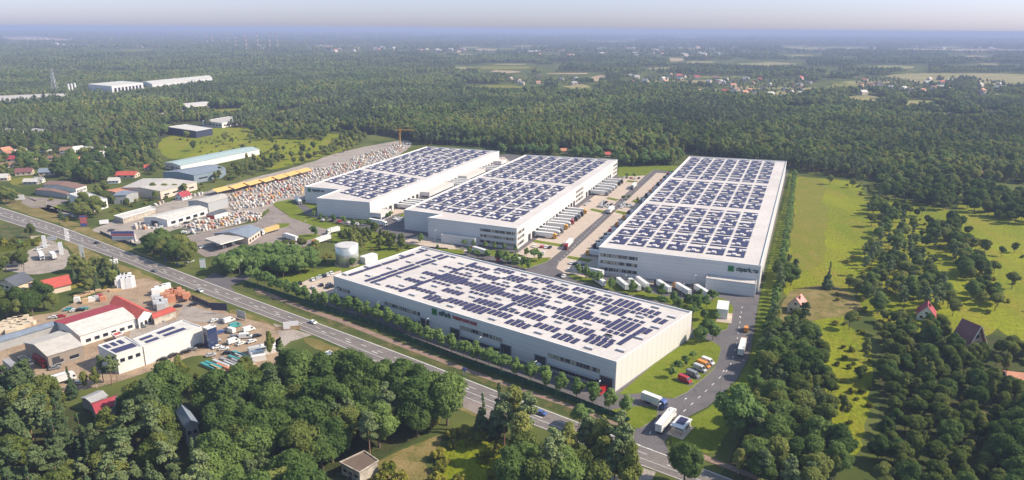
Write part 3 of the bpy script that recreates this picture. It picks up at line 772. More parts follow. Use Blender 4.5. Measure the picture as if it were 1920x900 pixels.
for (x0, y0, k), L_ in ARR:
    for X, Y, n, ln in L_:
        x, y = G(x0 + X / k, y0 + Y / k, fz + 0.3)
        mb = MB((x, y, 0))
        pitch = 3.1; ln = ln * (0.82 if n == 1 else 0.62)
        for i in range(n):
            q = (i - (n - 1) / 2) * pitch
            tilted(mb, x + math.cos(AU) * q, y + math.sin(AU) * q, fz, ln, 2.25, AV + 0.0, 0.12)
        ob = mb.build('solar_array', MATS['solar_glass'], fr); ob.location = (x - fo[0], y - fo[1], 0)
VEN = [(Z3, [(130, 300), (340, 312), (430, 385), (530, 247), (615, 318), (700, 190), (875, 130), (930, 208), (1095, 148), (640, 400), (730, 482), (830, 328), (930, 405), (995, 268), (1165, 205), (960, 490), (1070, 582),
             (1150, 418), (1235, 290), (1315, 352), (1265, 502), (640, 135), (328, 235), (815, 80)]),
       (Z4, [(255, 48), (495, 68), (265, 280), (335, 135), (590, 135), (425, 208), (695, 228), (855, 155), (960, 228), (1240, 250), (400, 370), (645, 385), (800, 308), (1085, 332), (210, 460), (465, 472), (800, 487),
             (1060, 502), (1212, 417), (620, 582), (890, 598), (1065, 717), (1240, 610)]),
       (Z5, [(480, 155), (615, 72), (760, 157), (615, 250), (195, 325), (470, 345), (305, 455)])]
for (x0, y0, k), L_ in VEN:
    for X, Y in L_:
        x, y = G(x0 + X / k, y0 + Y / k, fz + 0.5)
        mb = MB((x, y, 0)); mb.box(x, y, fz - 0.02, 4.0, 1.9, 0.6, AU, 0); mb.box(x, y - 0, fz + 0.58, 3.6, 1.4, 0.22, AU, 1)
        ob = mb.build('skylight', [MATS['vent_grey'], MATS['vent_light']], fr); ob.location = (x - fo[0], y - fo[1], 0)
# front wall A (left) -> B (right); outward is right of A->B
A4, B4 = Q4[0], Q4[1]
def wall_s(A, B, h, px):
    return min(((abs(float(pix(*lerp(A, B, i / 800), h)[0]) - px), i / 800 * math.dist(A, B)) for i in range(801)))[1]
def front_s(px, py):
    """metres along the front wall for a photo pixel column on that wall"""
    best = None
    for i in range(0, 2001):
        t = i / 2000; p = lerp(A4, B4, t); u, v = pix(p[0], p[1], FH)
        if best is None or abs(u - px) < best[0]: best = (abs(u - px), t * U4)
    return best[1]
def window_band(root, o, A, B, s0, s1, z0, z1, pane_reflections=True, step=1.5, name='window_band'):
    d = math.dist(A, B)
    g = MB(o); wall_rect(g, A, B, s0, s1, z0, z1, 0.03, 0, 0.1)
    w = g.build(name, MATS['glass_dark'], root)
    f = MB(o)
    wall_rect(f, A, B, s0 - 0.1, s1 + 0.1, z1, z1 + 0.12, 0.12, 0, 0.15); wall_rect(f, A, B, s0 - 0.1, s1 + 0.1, z0 - 0.12, z0, 0.14, 0, 0.2)
    n = max(1, int((s1 - s0) / step))
    for i in range(n + 1): s = s0 + (s1 - s0) * i / n; wall_rect(f, A, B, s - 0.07, s + 0.07, z0, z1, 0.12, 0, 0.15)
    if pane_reflections:      # tan reflections painted as thin strips in front of some panes
        for i in range(n):
            if random.random() < 0.62:
                a = s0 + (s1 - s0) * (i + 0.12) / n; b_ = s0 + (s1 - s0) * (i + 0.12 + random.choice([0.35, 0.7, 0.76])) / n
                wall_rect(f, A, B, a, b_, z0 + 0.05, z1 - 0.05, 0.06, 1, 0.02)
    f.build('frame', [MATS['window_frame_grey'], MATS['reflection_tan']], w)  # the frame mesh also carries the painted pane reflections
    return w
def dock_door(root, o, A, B, s, w=3.6, h=4.4, m='door_dark', z=0.0, nm='dock_door', bumper=True):
    d = MB(o); wall_rect(d, A, B, s - w / 2, s + w / 2, z, z + h, 0.05, 0, 0.1)
    ob = d.build(nm, MATS[m], root)
    f = MB(o)
    for a, b_, z0, z1 in ((s - w / 2 - 0.35, s - w / 2, z, z + h), (s + w / 2, s + w / 2 + 0.35, z, z + h), (s - w / 2 - 0.35, s + w / 2 + 0.35, z + h, z + h + 0.4)):
        wall_rect(f, A, B, a, b_, z0, z1, 0.35, 0, 0.34)
    f.build('frame', MATS['dock_rubber' if bumper else 'window_frame_grey'], ob)
    return ob
# upper / lower window bands along the front (pixel columns on the roof line)
for (xa, xb) in ((630, 655), (720, 787), (862, 942), (1028, 1126)):
    s0, s1 = front_s(xa, 0), front_s(xb, 0)
    window_band(fr, fo, A4, B4, s0, s1, 6.3, 8.1)
    window_band(fr, fo, A4, B4, s0, s1 + 0.5, 1.2, 3.2, pane_reflections=False)
    cn = MB(fo); wall_rect(cn, A4, B4, s0 + 1, s1 - 1, 3.5, 3.75, 1.6, 0, 1.55); cn.build('canopy', MATS['window_frame_grey'], fr)
for xa in (664, 711, 796, 853, 949, 1014, 1139):
    s = front_s(xa, 0); ob = dock_door(fr, fo, A4, B4, s, 5.6, 5.6, 'door_dark', bumper=False)
# red sliding door
s = front_s(1139, 0)
# side wall seams are in the cladding; a base plinth runs round the hall
pb = MB(fo)
for A, B in ((A4, B4), (B4, Q4[2])): wall_rect(pb, A, B, 0, math.dist(A, B), 0, 0.45, 0.08, 0, 0.1)
pb.build('plinth', MATS['vent_grey'], fr)
# sign
def hall_sign(root, o, A, B, s, z, hgt, words):
    lg = MB(o); wall_rect(lg, A, B, s, s + hgt, z, z + hgt, 0.22, 0, 0.2)
    e = lg.build('sign_emblem', MATS['sign_green'], root); e['label'] = 'square green emblem with a dark notched star shape'
    st = MB(o)   # dark notched star: two crossing bars and an upper block
    q = hgt
    wall_rect(st, A, B, s + q * .32, s + q * .62, z + q * .32, z + q * .66, 0.26, 0, 0.05)
    for a, b_ in ((.16, .62), (.62, .62), (.18, .18), (.6, .18)): wall_rect(st, A, B, s + q * a, s + q * (a + .18), z + q * b_, z + q * (b_ + .18), 0.26, 0, 0.05)
    st.build('emblem_star', MATS['sign_text'], e)
    x = s + hgt * 1.35
    for body, size, m, adv, wd_ in words:
        text_obj(body, size, MATS[m], root, A, B, x, z + hgt * (0.26 if size > 2.4 else .34), o, width=wd_); x += adv
s = front_s(810, 0)
hall_sign(fr, fo, A4, B4, s, FH - 4.3, 3.2, [('ctPark', 3.4, 'sign_text', front_s(846, 0) - front_s(819.5, 0), front_s(843, 0) - front_s(819.5, 0)), ('WARSAW NOWY KONIK', 2.2, 'sign_red', 20, front_s(892, 0) - front_s(846, 0))])

# ---------------------------------------------------------------- comb pattern solar roofs
def comb_roof(root, o, Q, z, cols, groups, umargin, keep=None, seed=1, vmargin=(0.03, 0.02), gap=9.0):
    """Q: u across (0 left..1 right), v from the near end to the far end; groups = cells per band"""
    rg = random.Random(seed); rest = MB(o); cnt = 0; nv = 0
    au = math.atan2(Q[1][1] - Q[0][1], Q[1][0] - Q[0][0])
    LU = math.dist(Q[0], Q[1]); LV = math.dist(Q[1], Q[2])
    pv = (LV * (1 - sum(vmargin)) - gap * (len(groups) - 1)) / sum(groups); sc = pv / 23.0
    starts = []; v = LV * vmargin[0]
    for g in groups:
        for i in range(g): starts.append(v); v += pv
        v += gap
    def put(mb, px_, py_):
        nonlocal cnt
        if cnt < 100:
            ob = mb.build('solar_array', MATS['solar_glass'], root); ob.location = (px_ - o[0], py_ - o[1], 0)
        else:
            k = len(rest.v); ox, oy = px_ - o[0], py_ - o[1]
            rest.v += [(a + ox, b + oy, c_) for a, b, c_ in mb.v]; rest.f += [tuple(i + k for i in f) for f in mb.f]; rest.m += mb.m
        cnt += 1
    for vs in starts:
        for c in range(cols):
            u0 = umargin[0] + (1 - umargin[0] - umargin[1]) * c / cols; u1 = umargin[0] + (1 - umargin[0] - umargin[1]) * (c + 1) / cols
            wcell = (u1 - u0) * LU
            if keep and not keep(0.5 * (u0 + u1), vs / LV): continue
            wd = wcell * .84
            def pt(a, b): return bil(Q, u0 + (a + wcell * .08) / LU, (vs + b) / LV)
            px_, py_ = pt(wd / 2, pv / 2); mb = MB((px_, py_, 0))
            def row(a0, a1, b, hgt):
                x, y = pt((a0 + a1) / 2, b * sc); tilted(mb, x, y, z, (a1 - a0), hgt * sc, au, 0.1, 0.1)
            row(0, wd, 1.3, 1.7)
            q = rg.choice([.72, .60, .72, .8])
            for k in range(3): row(wd * q, wd, 3.4 + k * 1.65, 1.5)
            if rg.random() < .25: row(0, wd * .2, 5, 3)
            row(0, wd, 8.3, 1.7); row(0, wd, 10.8, 1.7)
            kind = rg.random()
            if kind < .86:
                lo, hi = (.24, .60) if kind < .62 else (.40, .60)
                for k in range(4): row(wd * lo, wd * hi, 12.7 + k * 1.55, 1.45)
                if kind < .3: row(0, wd * lo, 13.2, 2.2)
            row(0, wd, 19.2, 1.7)
            put(mb, px_, py_)
            if nv < 96:
                for a_, b_ in ((.40, 5.2), (.93, 15.0)):
                    x, y = pt(wd * a_, b_ * sc); vm = MB((x, y, 0)); vm.box(x, y, z - 0.02, 2.2, 2.8, 0.7, au)
                    ob = vm.build('skylight', MATS['vent_light'], root); ob.location = (x - o[0], y - o[1], 0); nv += 1
    if rest.v:
        ob = rest.build('solar_array', MATS['solar_glass'], root); ob['kind'] = 'stuff'
# ---------------------------------------------------------------- right hall
RH = 16.0
rr, RP, ro, rz_ = big_hall('wide white hall farthest to the right with green lettering near its right corner', [(1293, 292.5), (1123, 463), (1427, 498), (1475, 302)], RH, ())
QR = [G(1123, 463, RH), G(1427, 498, RH), G(1475, 302, RH), G(1293, 292.5, RH)]
comb_roof(rr, ro, QR, rz_, 7, (5, 4, 5), (0.02, 0.10), seed=3, vmargin=(0.035, 0.01))
A, B = QR[0], QR[1]; WL = math.dist(A, B)
for z0, z1 in ((10.4, 12.3), (6.2, 8.1), (1.9, 3.8)): window_band(rr, ro, A, B, 1.0, WL * 0.255, z0, z1)
for z0, z1 in ((10.4, 12.3), (6.2, 8.1), (1.9, 3.8)): window_band(rr, ro, QR[3], A, math.dist(QR[3], A) - 12, math.dist(QR[3], A) - 1, z0, z1)
nb = MB(ro)
# technical annex at the right end of the front
def annex(root, o, A, B, s0, s1, depth, h, lab=None, m='clad_white'):
    d = math.dist(A, B); ux, uy = (B[0] - A[0]) / d, (B[1] - A[1]) / d; nx, ny = uy, -ux
    P = [(A[0] + ux * s + nx * q, A[1] + uy * s + ny * q) for s, q in ((s0, 0.02), (s0, depth), (s1, depth), (s1, 0.02))]
    P = ccw(P); mb = MB(o); n = 4
    mb.add([(x, y, 0) for x, y in P] + [(x, y, h) for x, y in P], [(i, (i + 1) % n, n + (i + 1) % n, n + i) for i in range(n)])
    a = mb.build('annex', MATS[m], root)
    rf = MB(o); rf.add([(x, y, h) for x, y in P], [(0, 1, 2, 3)])
    I = inset(P, 0.4); rf.add([(x, y, h + 0.35) for x, y in P] + [(x, y, h + 0.35) for x, y in I] + [(x, y, h + 0.02) for x, y in I] + [(x, y, h - 0.05) for x, y in inset(P, -0.03)],
        [(i, (i + 1) % n, n + (i + 1) % n, n + i) for i in range(n)] + [(n + i, n + (i + 1) % n, 2 * n + (i + 1) % n, 2 * n + i) for i in range(n)] + [(3 * n + i, 3 * n + (i + 1) % n, (i + 1) % n, i) for i in range(n)])
    rf.build('roof', MATS['roof_membrane'], a)
    if lab: a['label'] = lab
    return a, P
annex(rr, ro, A, B, WL * 0.695, WL * 0.985, 7.5, 7.2, 'low grey annex')
s = wall_s(A, B, RH, 1366)
hall_sign(rr, ro, A, B, s, RH - 5.4, 3.3, [('ctpark.eu', 3.6, 'sign_text', 20, wall_s(A, B, RH, 1421) - wall_s(A, B, RH, 1380))])
# dock doors down the left side (outward is right of far->near)
A2, B2 = QR[3], QR[0]; L2 = math.dist(A2, B2)
for i in range(44):
    s = L2 - 22 - i * 7.6
    if s < 8: break
    dock_door(rr, ro, A2, B2, s, 3.0, 4.2)
# ---------------------------------------------------------------- middle hall
MH = 14.8
mr_, MP, mo, mz = big_hall('middle white hall with stepped front corner and trucks at its right side docks', [(985, 290), (757.5, 393), (826, 401.5), (802, 407.5), (969, 428), (1158, 299)], MH)
QM = [G(757.5, 393, MH), G(969, 428, MH), G(1158, 299, MH), G(985, 290, MH)]
comb_roof(mr_, mo, QM, mz, 7, (6, 6), (0.02, 0.08), seed=5, vmargin=(0.05, 0.01))
A, B = G(802, 407.5, MH), G(969, 428, MH); WL = math.dist(A, B)
for z0, z1 in ((9.9, 11.7), (6.0, 7.8), (2.1, 3.9)): window_band(mr_, mo, A, B, WL * 0.60, WL - 1.2, z0, z1)
annex(mr_, mo, A, B, WL * 0.20, WL * 0.585, 6.0, 5.4, 'low white annex')
A, B = G(969, 428, MH), G(1158, 299, MH); WM = math.dist(A, B)
for z0, z1 in ((9.9, 11.7), (6.0, 7.8), (2.1, 3.9)): window_band(mr_, mo, A, B, 1.2, 14, z0, z1); window_band(mr_, mo, A, B, WM * 0.485, WM * 0.56, z0, z1); window_band(mr_, mo, A, B, WM - 16, WM - 2, z0, z1)
MW = (A, B)
for i in range(40):
    s = 24 + i * 7.6
    if s > WM - 24: break
    if WM * 0.47 < s < WM * 0.575: continue
    dock_door(mr_, mo, A, B, s, 3.0, 4.2)
# ---------------------------------------------------------------- left hall
LH = 14.0
lr, LP, lo_, lz = big_hall('far left white hall with stepped front corner and green lettering, beside the pallet yard', [(800, 274.5), (570.5, 349.5), (636, 355), (593, 371), (693, 379), (936, 283)], LH)
QL = [G(570.5, 349.5, LH), G(693, 379, LH), G(936, 283, LH), G(800, 274.5, LH)]
QL2 = [QL[0], QL[1], QL[2], QL[3]]
comb_roof(lr, lo_, QL2, lz, 6, (4, 7), (0.02, 0.07), seed=9, keep=lambda u, v: not (u < 0.45 and v < 0.09), vmargin=(0.03, 0.01))
A, B = G(570.5, 349.5, LH), G(636, 355, LH)
hall_sign(lr, lo_, A, B, 3.0, LH - 4.2, 3.0, [('ctpark.eu', 3.4, 'sign_text', 20, 11.5)])
A, B = G(693, 379, LH), G(936, 283, LH); WL = math.dist(A, B); LW = (A, B)
def along(A, B, px, py, h=0):
    p = G(px, py, h); d = math.dist(A, B); return ((p[0] - A[0]) * (B[0] - A[0]) + (p[1] - A[1]) * (B[1] - A[1])) / d
for a_, b_ in ((0.4, 16), (along(A, B, 790, 372), along(A, B, 838, 352)), (along(A, B, 862, 341), along(A, B, 905, 326)), (WL - 16, WL - 1)):
    an, P_ = annex(lr, lo_, A, B, a_, b_, 9, 5.6, 'small white office block on the side wall')
    window_band(an, lo_, P_[0], P_[1], 1, 8, 1.5, 3.0) if False else None
    d = math.dist(A, B); ux, uy = (B[0] - A[0]) / d, (B[1] - A[1]) / d; nx, ny = uy, -ux
    C1 = (A[0] + nx * 9 + ux * a_, A[1] + ny * 9 + uy * a_); C0 = (A[0] + ux * a_, A[1] + uy * a_)
    window_band(an, lo_, C0, C1, 1.0, 8.2, 0.8, 2.6, step=1.2, pane_reflections=False, name='window')
    C2 = (A[0] + nx * 9 + ux * b_, A[1] + ny * 9 + uy * b_)
    window_band(an, lo_, C1, C2, 1.0, (b_ - a_) - 1.0, 0.8, 2.4, step=1.6, pane_reflections=False, name='window')
for i in range(36):
    s = 22 + i * 7.4
    if s > WL - 20: break
    if along(A, B, 788, 372) - 2 < s < along(A, B, 840, 352) + 2 or along(A, B, 860, 341) - 2 < s < along(A, B, 907, 326) + 2: continue
    dock_door(lr, lo_, A, B, s, 3.0, 4.2)
for P_, mg in ((FP, 1), (RP, 1), (MP, 1), (LP, 1)): CLEAR.append(P_)

# ================================================================== OTHER BUILDINGS
def hall(name, label, cat, roof_px, h, wall='wall_grey', roof='roof_grey', gable=None, rise=1.5, over=0.4, doors=(), windows=(), solar_=0, group=None, base=0.0, far_roof=None, trim='roof_trim'):
    """roof_px: four eave corners in order; gable=None flat, 0: ridge joins the middles of edges 0-1 and 2-3, 1: of edges 1-2 and 3-0"""
    P = GP(roof_px, h); c = centroid(P); o = (c[0], c[1], 0)
    ar = sum(P[i][0] * P[(i + 1) % 4][1] - P[(i + 1) % 4][0] * P[i][1] for i in range(4))
    if ar < 0: P = P[::-1]; gable = None if gable is None else (gable)   # reversing keeps edges 0-1/2-3 paired
    root = thing(name, label, cat, o, 0, group)
    W = inset(P, over) if over else P
    w = MB(o); n = 4
    if gable is None:
        w.add([(x, y, base) for x, y in W] + [(x, y, h - 0.1) for x, y in W], [(i, (i + 1) % n, n + (i + 1) % n, n + i) for i in range(n)])
        w.build('wall', MATS[wall], root)
        r = MB(o); r.prism(P, h - 0.12, h + 0.12); rf = r.build('roof', MATS[roof], root)
        I = inset(P, 0.35)
        t = MB(o); t.add([(x, y, h + 0.45) for x, y in P] + [(x, y, h + 0.45) for x, y in I] + [(x, y, h + 0.12) for x, y in I] + [(x, y, h + 0.1) for x, y in inset(P, -0.02)],
            [(i, (i + 1) % n, n + (i + 1) % n, n + i) for i in range(n)] + [(n + i, n + (i + 1) % n, 2 * n + (i + 1) % n, 2 * n + i) for i in range(n)] + [(3 * n + i, 3 * n + (i + 1) % n, (i + 1) % n, i) for i in range(n)])
        t.build('parapet', MATS[trim], rf)
    else:
        if gable == 0: a, b, c_, d = 0, 1, 2, 3
        else: a, b, c_, d = 1, 2, 3, 0
        # edges a-b and c-d are the gable ends
        def ends(Q, e): return Q
        Rw = [lerp(W[a], W[b], .5), lerp(W[c_], W[d], .5)]
        vs = [(x, y, base) for x, y in W] + [(x, y, h) for x, y in W] + [(Rw[0][0], Rw[0][1], h + rise), (Rw[1][0], Rw[1][1], h + rise)]
        fs = []
        for i in range(4):
            j = (i + 1) % 4
            if (i, j) == (a, b): fs.append((i, j, 4 + j, 8, 4 + i))
            elif (i, j) == (c_, d): fs.append((i, j, 4 + j, 9, 4 + i))
            else: fs.append((i, j, 4 + j, 4 + i))
        w.add(vs, fs); w.build('wall', MATS[wall], root)
        dz = rise * over / max(0.1, math.dist(W[a], W[b]) / 2)
        Rr = [lerp(P[a], P[b], .5), lerp(P[c_], P[d], .5)]
        e = [(P[a][0], P[a][1], h - dz), (P[b][0], P[b][1], h - dz), (P[c_][0], P[c_][1], h - dz), (P[d][0], P[d][1], h - dz), (Rr[0][0], Rr[0][1], h + rise), (Rr[1][0], Rr[1][1], h + rise)]
        up = [(x, y, z + 0.28) for x, y, z in e]; e = [(x, y, z + 0.06) for x, y, z in e]
        r = MB(o)
        # a(0) b(1) c(2) d(3) r0(4) r1(5)
        r.add(up + e, [(1, 2, 5, 4), (3, 0, 4, 5), (10, 11, 8, 7), (11, 10, 6, 9), (0, 6, 10, 4), (4, 10, 7, 1), (2, 8, 11, 5), (5, 11, 9, 3), (1, 7, 8, 2), (3, 9, 6, 0)])
        if far_roof:     # the slope away from the camera has its own colour
            y_ = [sum(up[i][1] for i in q) for q in ((1, 2, 5, 4), (3, 0, 4, 5))]
            r.m[0 if y_[0] > y_[1] else 1] = 1
        rf = r.build('roof', [MATS[roof], MATS[far_roof]] if far_roof else MATS[roof], root)
    WW = W
    for (e, t0, t1, z0, z1, kind) in doors:
        A, B = WW[e], WW[(e + 1) % 4]; L_ = math.dist(A, B)
        mb = MB(o); wall_rect(mb, A, B, L_ * t0, L_ * t1, z0, z1, 0.08, 0, 0.1); mb.build('door', MATS[kind], root)
    for (e, t0, t1, nwin, z0, z1) in windows:
        A, B = WW[e], WW[(e + 1) % 4]; L_ = math.dist(A, B)
        for i in range(nwin):
            s0 = L_ * (t0 + (t1 - t0) * (i + 0.2) / nwin); s1 = L_ * (t0 + (t1 - t0) * (i + 0.8) / nwin)
            mb = MB(o); wall_rect(mb, A, B, s0, s1, z0, z1, 0.05, 0, 0.1); wo = mb.build('window', MATS['glass_dark'], root)
            fb = MB(o); wall_rect(fb, A, B, s0 - 0.12, s1 + 0.12, z0 - 0.14, z0, 0.12, 0, 0.15); fb.build('sill', MATS['roof_trim'], wo)
    CLEAR.append(inset(ccw(P), -1.5))
    return root, P, W, o
def near_edge(P):
    """index of the wall that faces the camera most"""
    best = 0; bv = 1e9
    for i in range(4):
        m_ = lerp(P[i], P[(i + 1) % 4], .5); 
        if m_[1] < bv: bv = m_[1]; best = i
    return best
def facing(P, right=True):
    best = 0; bv = -1e9
    for i in range(4):
        m_ = lerp(P[i], P[(i + 1) % 4], .5); v = m_[0] if right else -m_[0]
        if v > bv: bv = v; best = i
    return best
def add_wins(root, W, o, e, n, z0, z1, t0=0.05, t1=0.95, fill=0.6, m='glass_dark'):
    A, B = W[e], W[(e + 1) % 4]; L_ = math.dist(A, B)
    for i in range(n):
        s0 = L_ * (t0 + (t1 - t0) * (i + (1 - fill) / 2) / n); s1 = L_ * (t0 + (t1 - t0) * (i + 1 - (1 - fill) / 2) / n)
        mb = MB(o); wall_rect(mb, A, B, s0, s1, z0, z1, 0.05, 0, 0.1); wo = mb.build('window', MATS[m], root)
        fb = MB(o); wall_rect(fb, A, B, s0 - 0.12, s1 + 0.12, z0 - 0.14, z0, 0.12, 0, 0.15); fb.build('sill', MATS['roof_trim'], wo)
def add_door(root, W, o, e, t0, t1, z1, m='door_dark', lab=None):
    A, B = W[e], W[(e + 1) % 4]; L_ = math.dist(A, B)
    mb = MB(o); wall_rect(mb, A, B, L_ * t0, L_ * t1, 0.02, z1, 0.08, 0, 0.1); d = mb.build('door', MATS[m], root)
    if lab: d['label'] = lab
def add_solar(root, P, o, rects, z, nseg=1):
    """rects in (u, v) of the roof quad P"""
    for (u0, v0, u1, v1) in rects:
        q = [bil(P, u0, v0), bil(P, u1, v0), bil(P, u1, v1), bil(P, u0, v1)]
        mb = MB(o); mb.prism(q, z + 0.18, z + 0.3); mb.build('solar_panel', MATS['solar_glass'], root)
def chimney(root, x, y, z, o, h=1.2):
    mb = MB(o); mb.box(x, y, z - 0.8, 0.7, 0.7, h + 0.8); mb.build('chimney', MATS['roof_rust'], root)
def house(label, px, py, w, l, rot, h=3.2, rise=3.0, wall='wall_cream', roof='roof_red', group='houses of the settlement', parts=True, name='house', chim=True):
    x, y = G(px, py); o = (x, y, 0); c, s = math.cos(rot), math.sin(rot)
    def T(a, b): return (x + a * c - b * s, y + a * s + b * c)
    root = thing(name, label, 'house', o, 0, group)
    W = [T(-l / 2, -w / 2), T(l / 2, -w / 2), T(l / 2, w / 2), T(-l / 2, w / 2)]
    R0, R1 = T(-l / 2, 0), T(l / 2, 0)
    mb = MB(o)
    mb.add([(a, b, 0) for a, b in W] + [(a, b, h) for a, b in W] + [(R0[0], R0[1], h + rise), (R1[0], R1[1], h + rise)],
           [(0, 1, 5, 4), (1, 2, 6, 9, 5), (2, 3, 7, 6), (3, 0, 4, 8, 7)])
    mb.build('wall', MATS[wall], root)
    ov = 0.5; k = rise * ov / (w / 2)
    E = [T(-l / 2 - ov, -w / 2 - ov), T(l / 2 + ov, -w / 2 - ov), T(l / 2 + ov, w / 2 + ov), T(-l / 2 - ov, w / 2 + ov)]; r0, r1 = T(-l / 2 - ov, 0), T(l / 2 + ov, 0)
    lo = [(a, b, h - k) for a, b in E] + [(r0[0], r0[1], h + rise), (r1[0], r1[1], h + rise)]; up = [(a, b, z + 0.22) for a, b, z in lo]; lo = [(a, b, z + 0.04) for a, b, z in lo]
    rb_ = MB(o); rb_.add(up + lo, [(0, 1, 5, 4), (2, 3, 4, 5), (7, 6, 10, 11), (9, 8, 11, 10), (0, 6, 7, 1), (2, 8, 9, 3), (1, 7, 11, 5), (5, 11, 8, 2), (3, 9, 10, 4), (4, 10, 6, 0)])
    rf = rb_.build('roof', MATS[roof], root)
    if chim:
        cx, cy = T(l * 0.18, w * 0.12); cb = MB(o); cb.box(cx, cy, h + rise * 0.4, 0.8, 0.8, rise * 0.6 + 1.0); cb.build('chimney', MATS['roof_rust'], rf)
    if parts:
        for e in range(4):
            A, B = W[e], W[(e + 1) % 4]; L_ = math.dist(A, B); nw = 3 if e in (0, 2) else 2
            for i in range(nw):
                m2 = MB(o); sA = L_ * (i + 0.32) / nw; sB = L_ * (i + 0.68) / nw
                wall_rect(m2, A, B, sA, sB, 1.0, 2.4, 0.05, 0, 0.1); m2.build('window', MATS['glass_dark'], root)
            if e in (1, 3):
                m2 = MB(o); wall_rect(m2, A, B, L_ * .42, L_ * .58, h + 0.4, h + 1.5, 0.05, 0, 0.1); m2.build('window', MATS['glass_dark'], root)
    q = 9; CLEAR.append([(x - q, y - min(60, 0.055 * y)), (x + q, y - min(60, 0.055 * y)), (x + q, y + 9), (x - q, y + 9)])
    return root
def H_(*a, **k):
    wins = k.pop('wins', None); nd = k.pop('near_door', None); rd = k.pop('right_door', None); rw = k.pop('rwins', None); sol = k.pop('sol', None)
    root, P, W, o = hall(*a, **k)
    ne, re_ = near_edge(W), facing(W)
    h = a[4]
    if wins: add_wins(root, W, o, ne, *wins)
    if rw: add_wins(root, W, o, re_, *rw)
    if nd: add_door(root, W, o, ne, *nd)
    if rd: add_door(root, W, o, re_, *rd)
    if sol: add_solar(root, P, o, sol, h)
    return root, P, W, o
H_('farm_hall', 'long brown roofed hall, the farther of two beside the grey yard', 'hall', [(80, 346.7), (93, 339), (163, 347.5), (141.7, 354)], 5, 'wall_white', 'roof_brown', 1, 1.5, wins=(7, 1.5, 3.2))
H_('farm_hall', 'low brown roofed hall in front of the longer brown roofed one', 'hall', [(64, 356.7), (76.7, 351.7), (129, 361), (126, 364.5)], 4, 'wall_grey', 'roof_brown', 1, 1.2, wins=(6, 1.2, 2.8))
H_('office_building', 'white two storey office with flat roof and a row of square windows', 'office', [(129, 364), (158, 359), (201, 373), (174, 381)], 7, 'wall_white', 'roof_light', None, over=0.05, wins=(4, 4.2, 5.6), rwins=(5, 1.5, 3.0))
H_('workshop', 'pale grey workshop with a step gable between the white office and beige hall', 'workshop', [(210.7, 367), (236.7, 366), (260, 360), (232, 357)], 7, 'wall_grey', 'roof_blue', 1, 1.0, near_door=(0.5, 0.6, 3))
H_('storage_hall', 'wide beige hall with pale grey roof behind the grey workshop', 'hall', [(228, 352), (268, 335), (370, 341), (300, 359)], 7, 'wall_beige', 'roof_beige', 1, 1.6, rwins=(4, 2.5, 3.8))
H_('lean_to_shed', 'orange brown roofed shed against the beige hall', 'shed', [(194, 358), (232, 351), (262, 357), (226, 364)], 5, 'wall_beige', 'roof_orange', 1, 0.8, near_door=(0.3, 0.5, 3))
H_('production_hall', 'very long narrow white hall with teal roof at the meadow edge', 'hall', [(308, 305), (462, 275.5), (487, 280), (338, 311)], 6, 'wall_white', 'roof_teal', 1, 1.3, rwins=(10, 1.8, 3.4), near_door=(0.4, 0.5, 4), wins=(6, 2, 3.5))
H_('metal_hall', 'slate blue metal hall in front of the long teal roofed one', 'hall', [(304, 323), (392, 309), (424, 316), (363, 329)], 8, 'clad_blue', 'roof_blue', 1, 1.8, rwins=(2, 3, 4.5))
H_('workshop', 'grey hall with dark roof panels in the middle of the pallet yard', 'workshop', [(351, 377), (415, 363), (428, 370), (390, 381)], 7.5, 'clad_grey', 'roof_beige', 1, 1.3, near_door=(0.3, 0.6, 4), sol=[(0.1, 0.1, 0.9, 0.3)])
H_('sales_hall', 'pale long hall with light roof beside the parked cars of the pallet yard', 'hall', [(268, 408), (360, 386), (390, 391), (313, 413)], 5, 'wall_white', 'roof_light', 1, 1.2, rwins=(5, 1, 3.2), near_door=(0.3, 0.6, 3.4))
H_('open_shed', 'narrow pale roofed shed nearest the main road in the pallet yard', 'shed', [(213, 405), (283, 386), (292, 392), (230, 410)], 4, 'wall_dirty', 'roof_light', None, rwins=(6, 0.8, 2.8))
H_('site_office', 'small dark roofed building with a red end wall in the pallet yard', 'cabin', [(385, 402), (413, 392.5), (428, 396), (402, 403)], 4.2, 'wall_white', 'roof_dark', 1, 0.9, near_door=(0.02, 0.98, 3.6, 'roof_red', 'red end wall'))
H_('station_shop', 'dark slate roofed shop behind the fuel canopy', 'shop', [(397, 438), (450, 425.5), (491, 429), (466, 446)], 5, 'wall_beige', 'roof_blue', 1, 2.2, over=1.0, near_door=(0.4, 0.6, 2.6), rwins=(4, 0.8, 2.6))
# fuel canopy
def fuel():
    P = ccw(GP([(385, 447.5), (427.5, 437.5), (456, 446), (413, 457.5)], 5.5)); c = centroid(P); o = (c[0], c[1], 0)
    root = thing('fuel_canopy', 'flat grey fuel station canopy on white pillars', 'canopy', o)
    mb = MB(o); mb.prism(P, 5.0, 5.5); mb.build('roof', MATS['roof_beige'], root)
    t = MB(o); Q = inset(P, -0.08)
    for i in range(4): wall_rect(t, Q[i], Q[(i + 1) % 4], 0, math.dist(Q[i], Q[(i + 1) % 4]), 4.9, 5.62, 0.1, 0, 0.15)
    t.build('fascia', MATS['wall_white'], root)
    for u in (0.3, 0.7):
        for v in (0.3, 0.7):
            x, y = bil(P, u, v); p = MB(o); p.box(x, y, 0.05, 0.6, 0.6, 4.95); p.build('pillar', MATS['wall_white'], root)
            x, y = bil(P, u + 0.08, v); p = MB((x, y, 0)); p.box(x, y, 0.05, 0.9, 0.6, 0.15); p.box(x, y, 0.2, 0.8, 0.5, 1.5); 
            g = p.build('fuel_pump', MATS['lamp_white']); tag(g, 'white fuel pump under the flat grey canopy', 'fuel pump', 'fuel pumps under the canopy')
fuel()
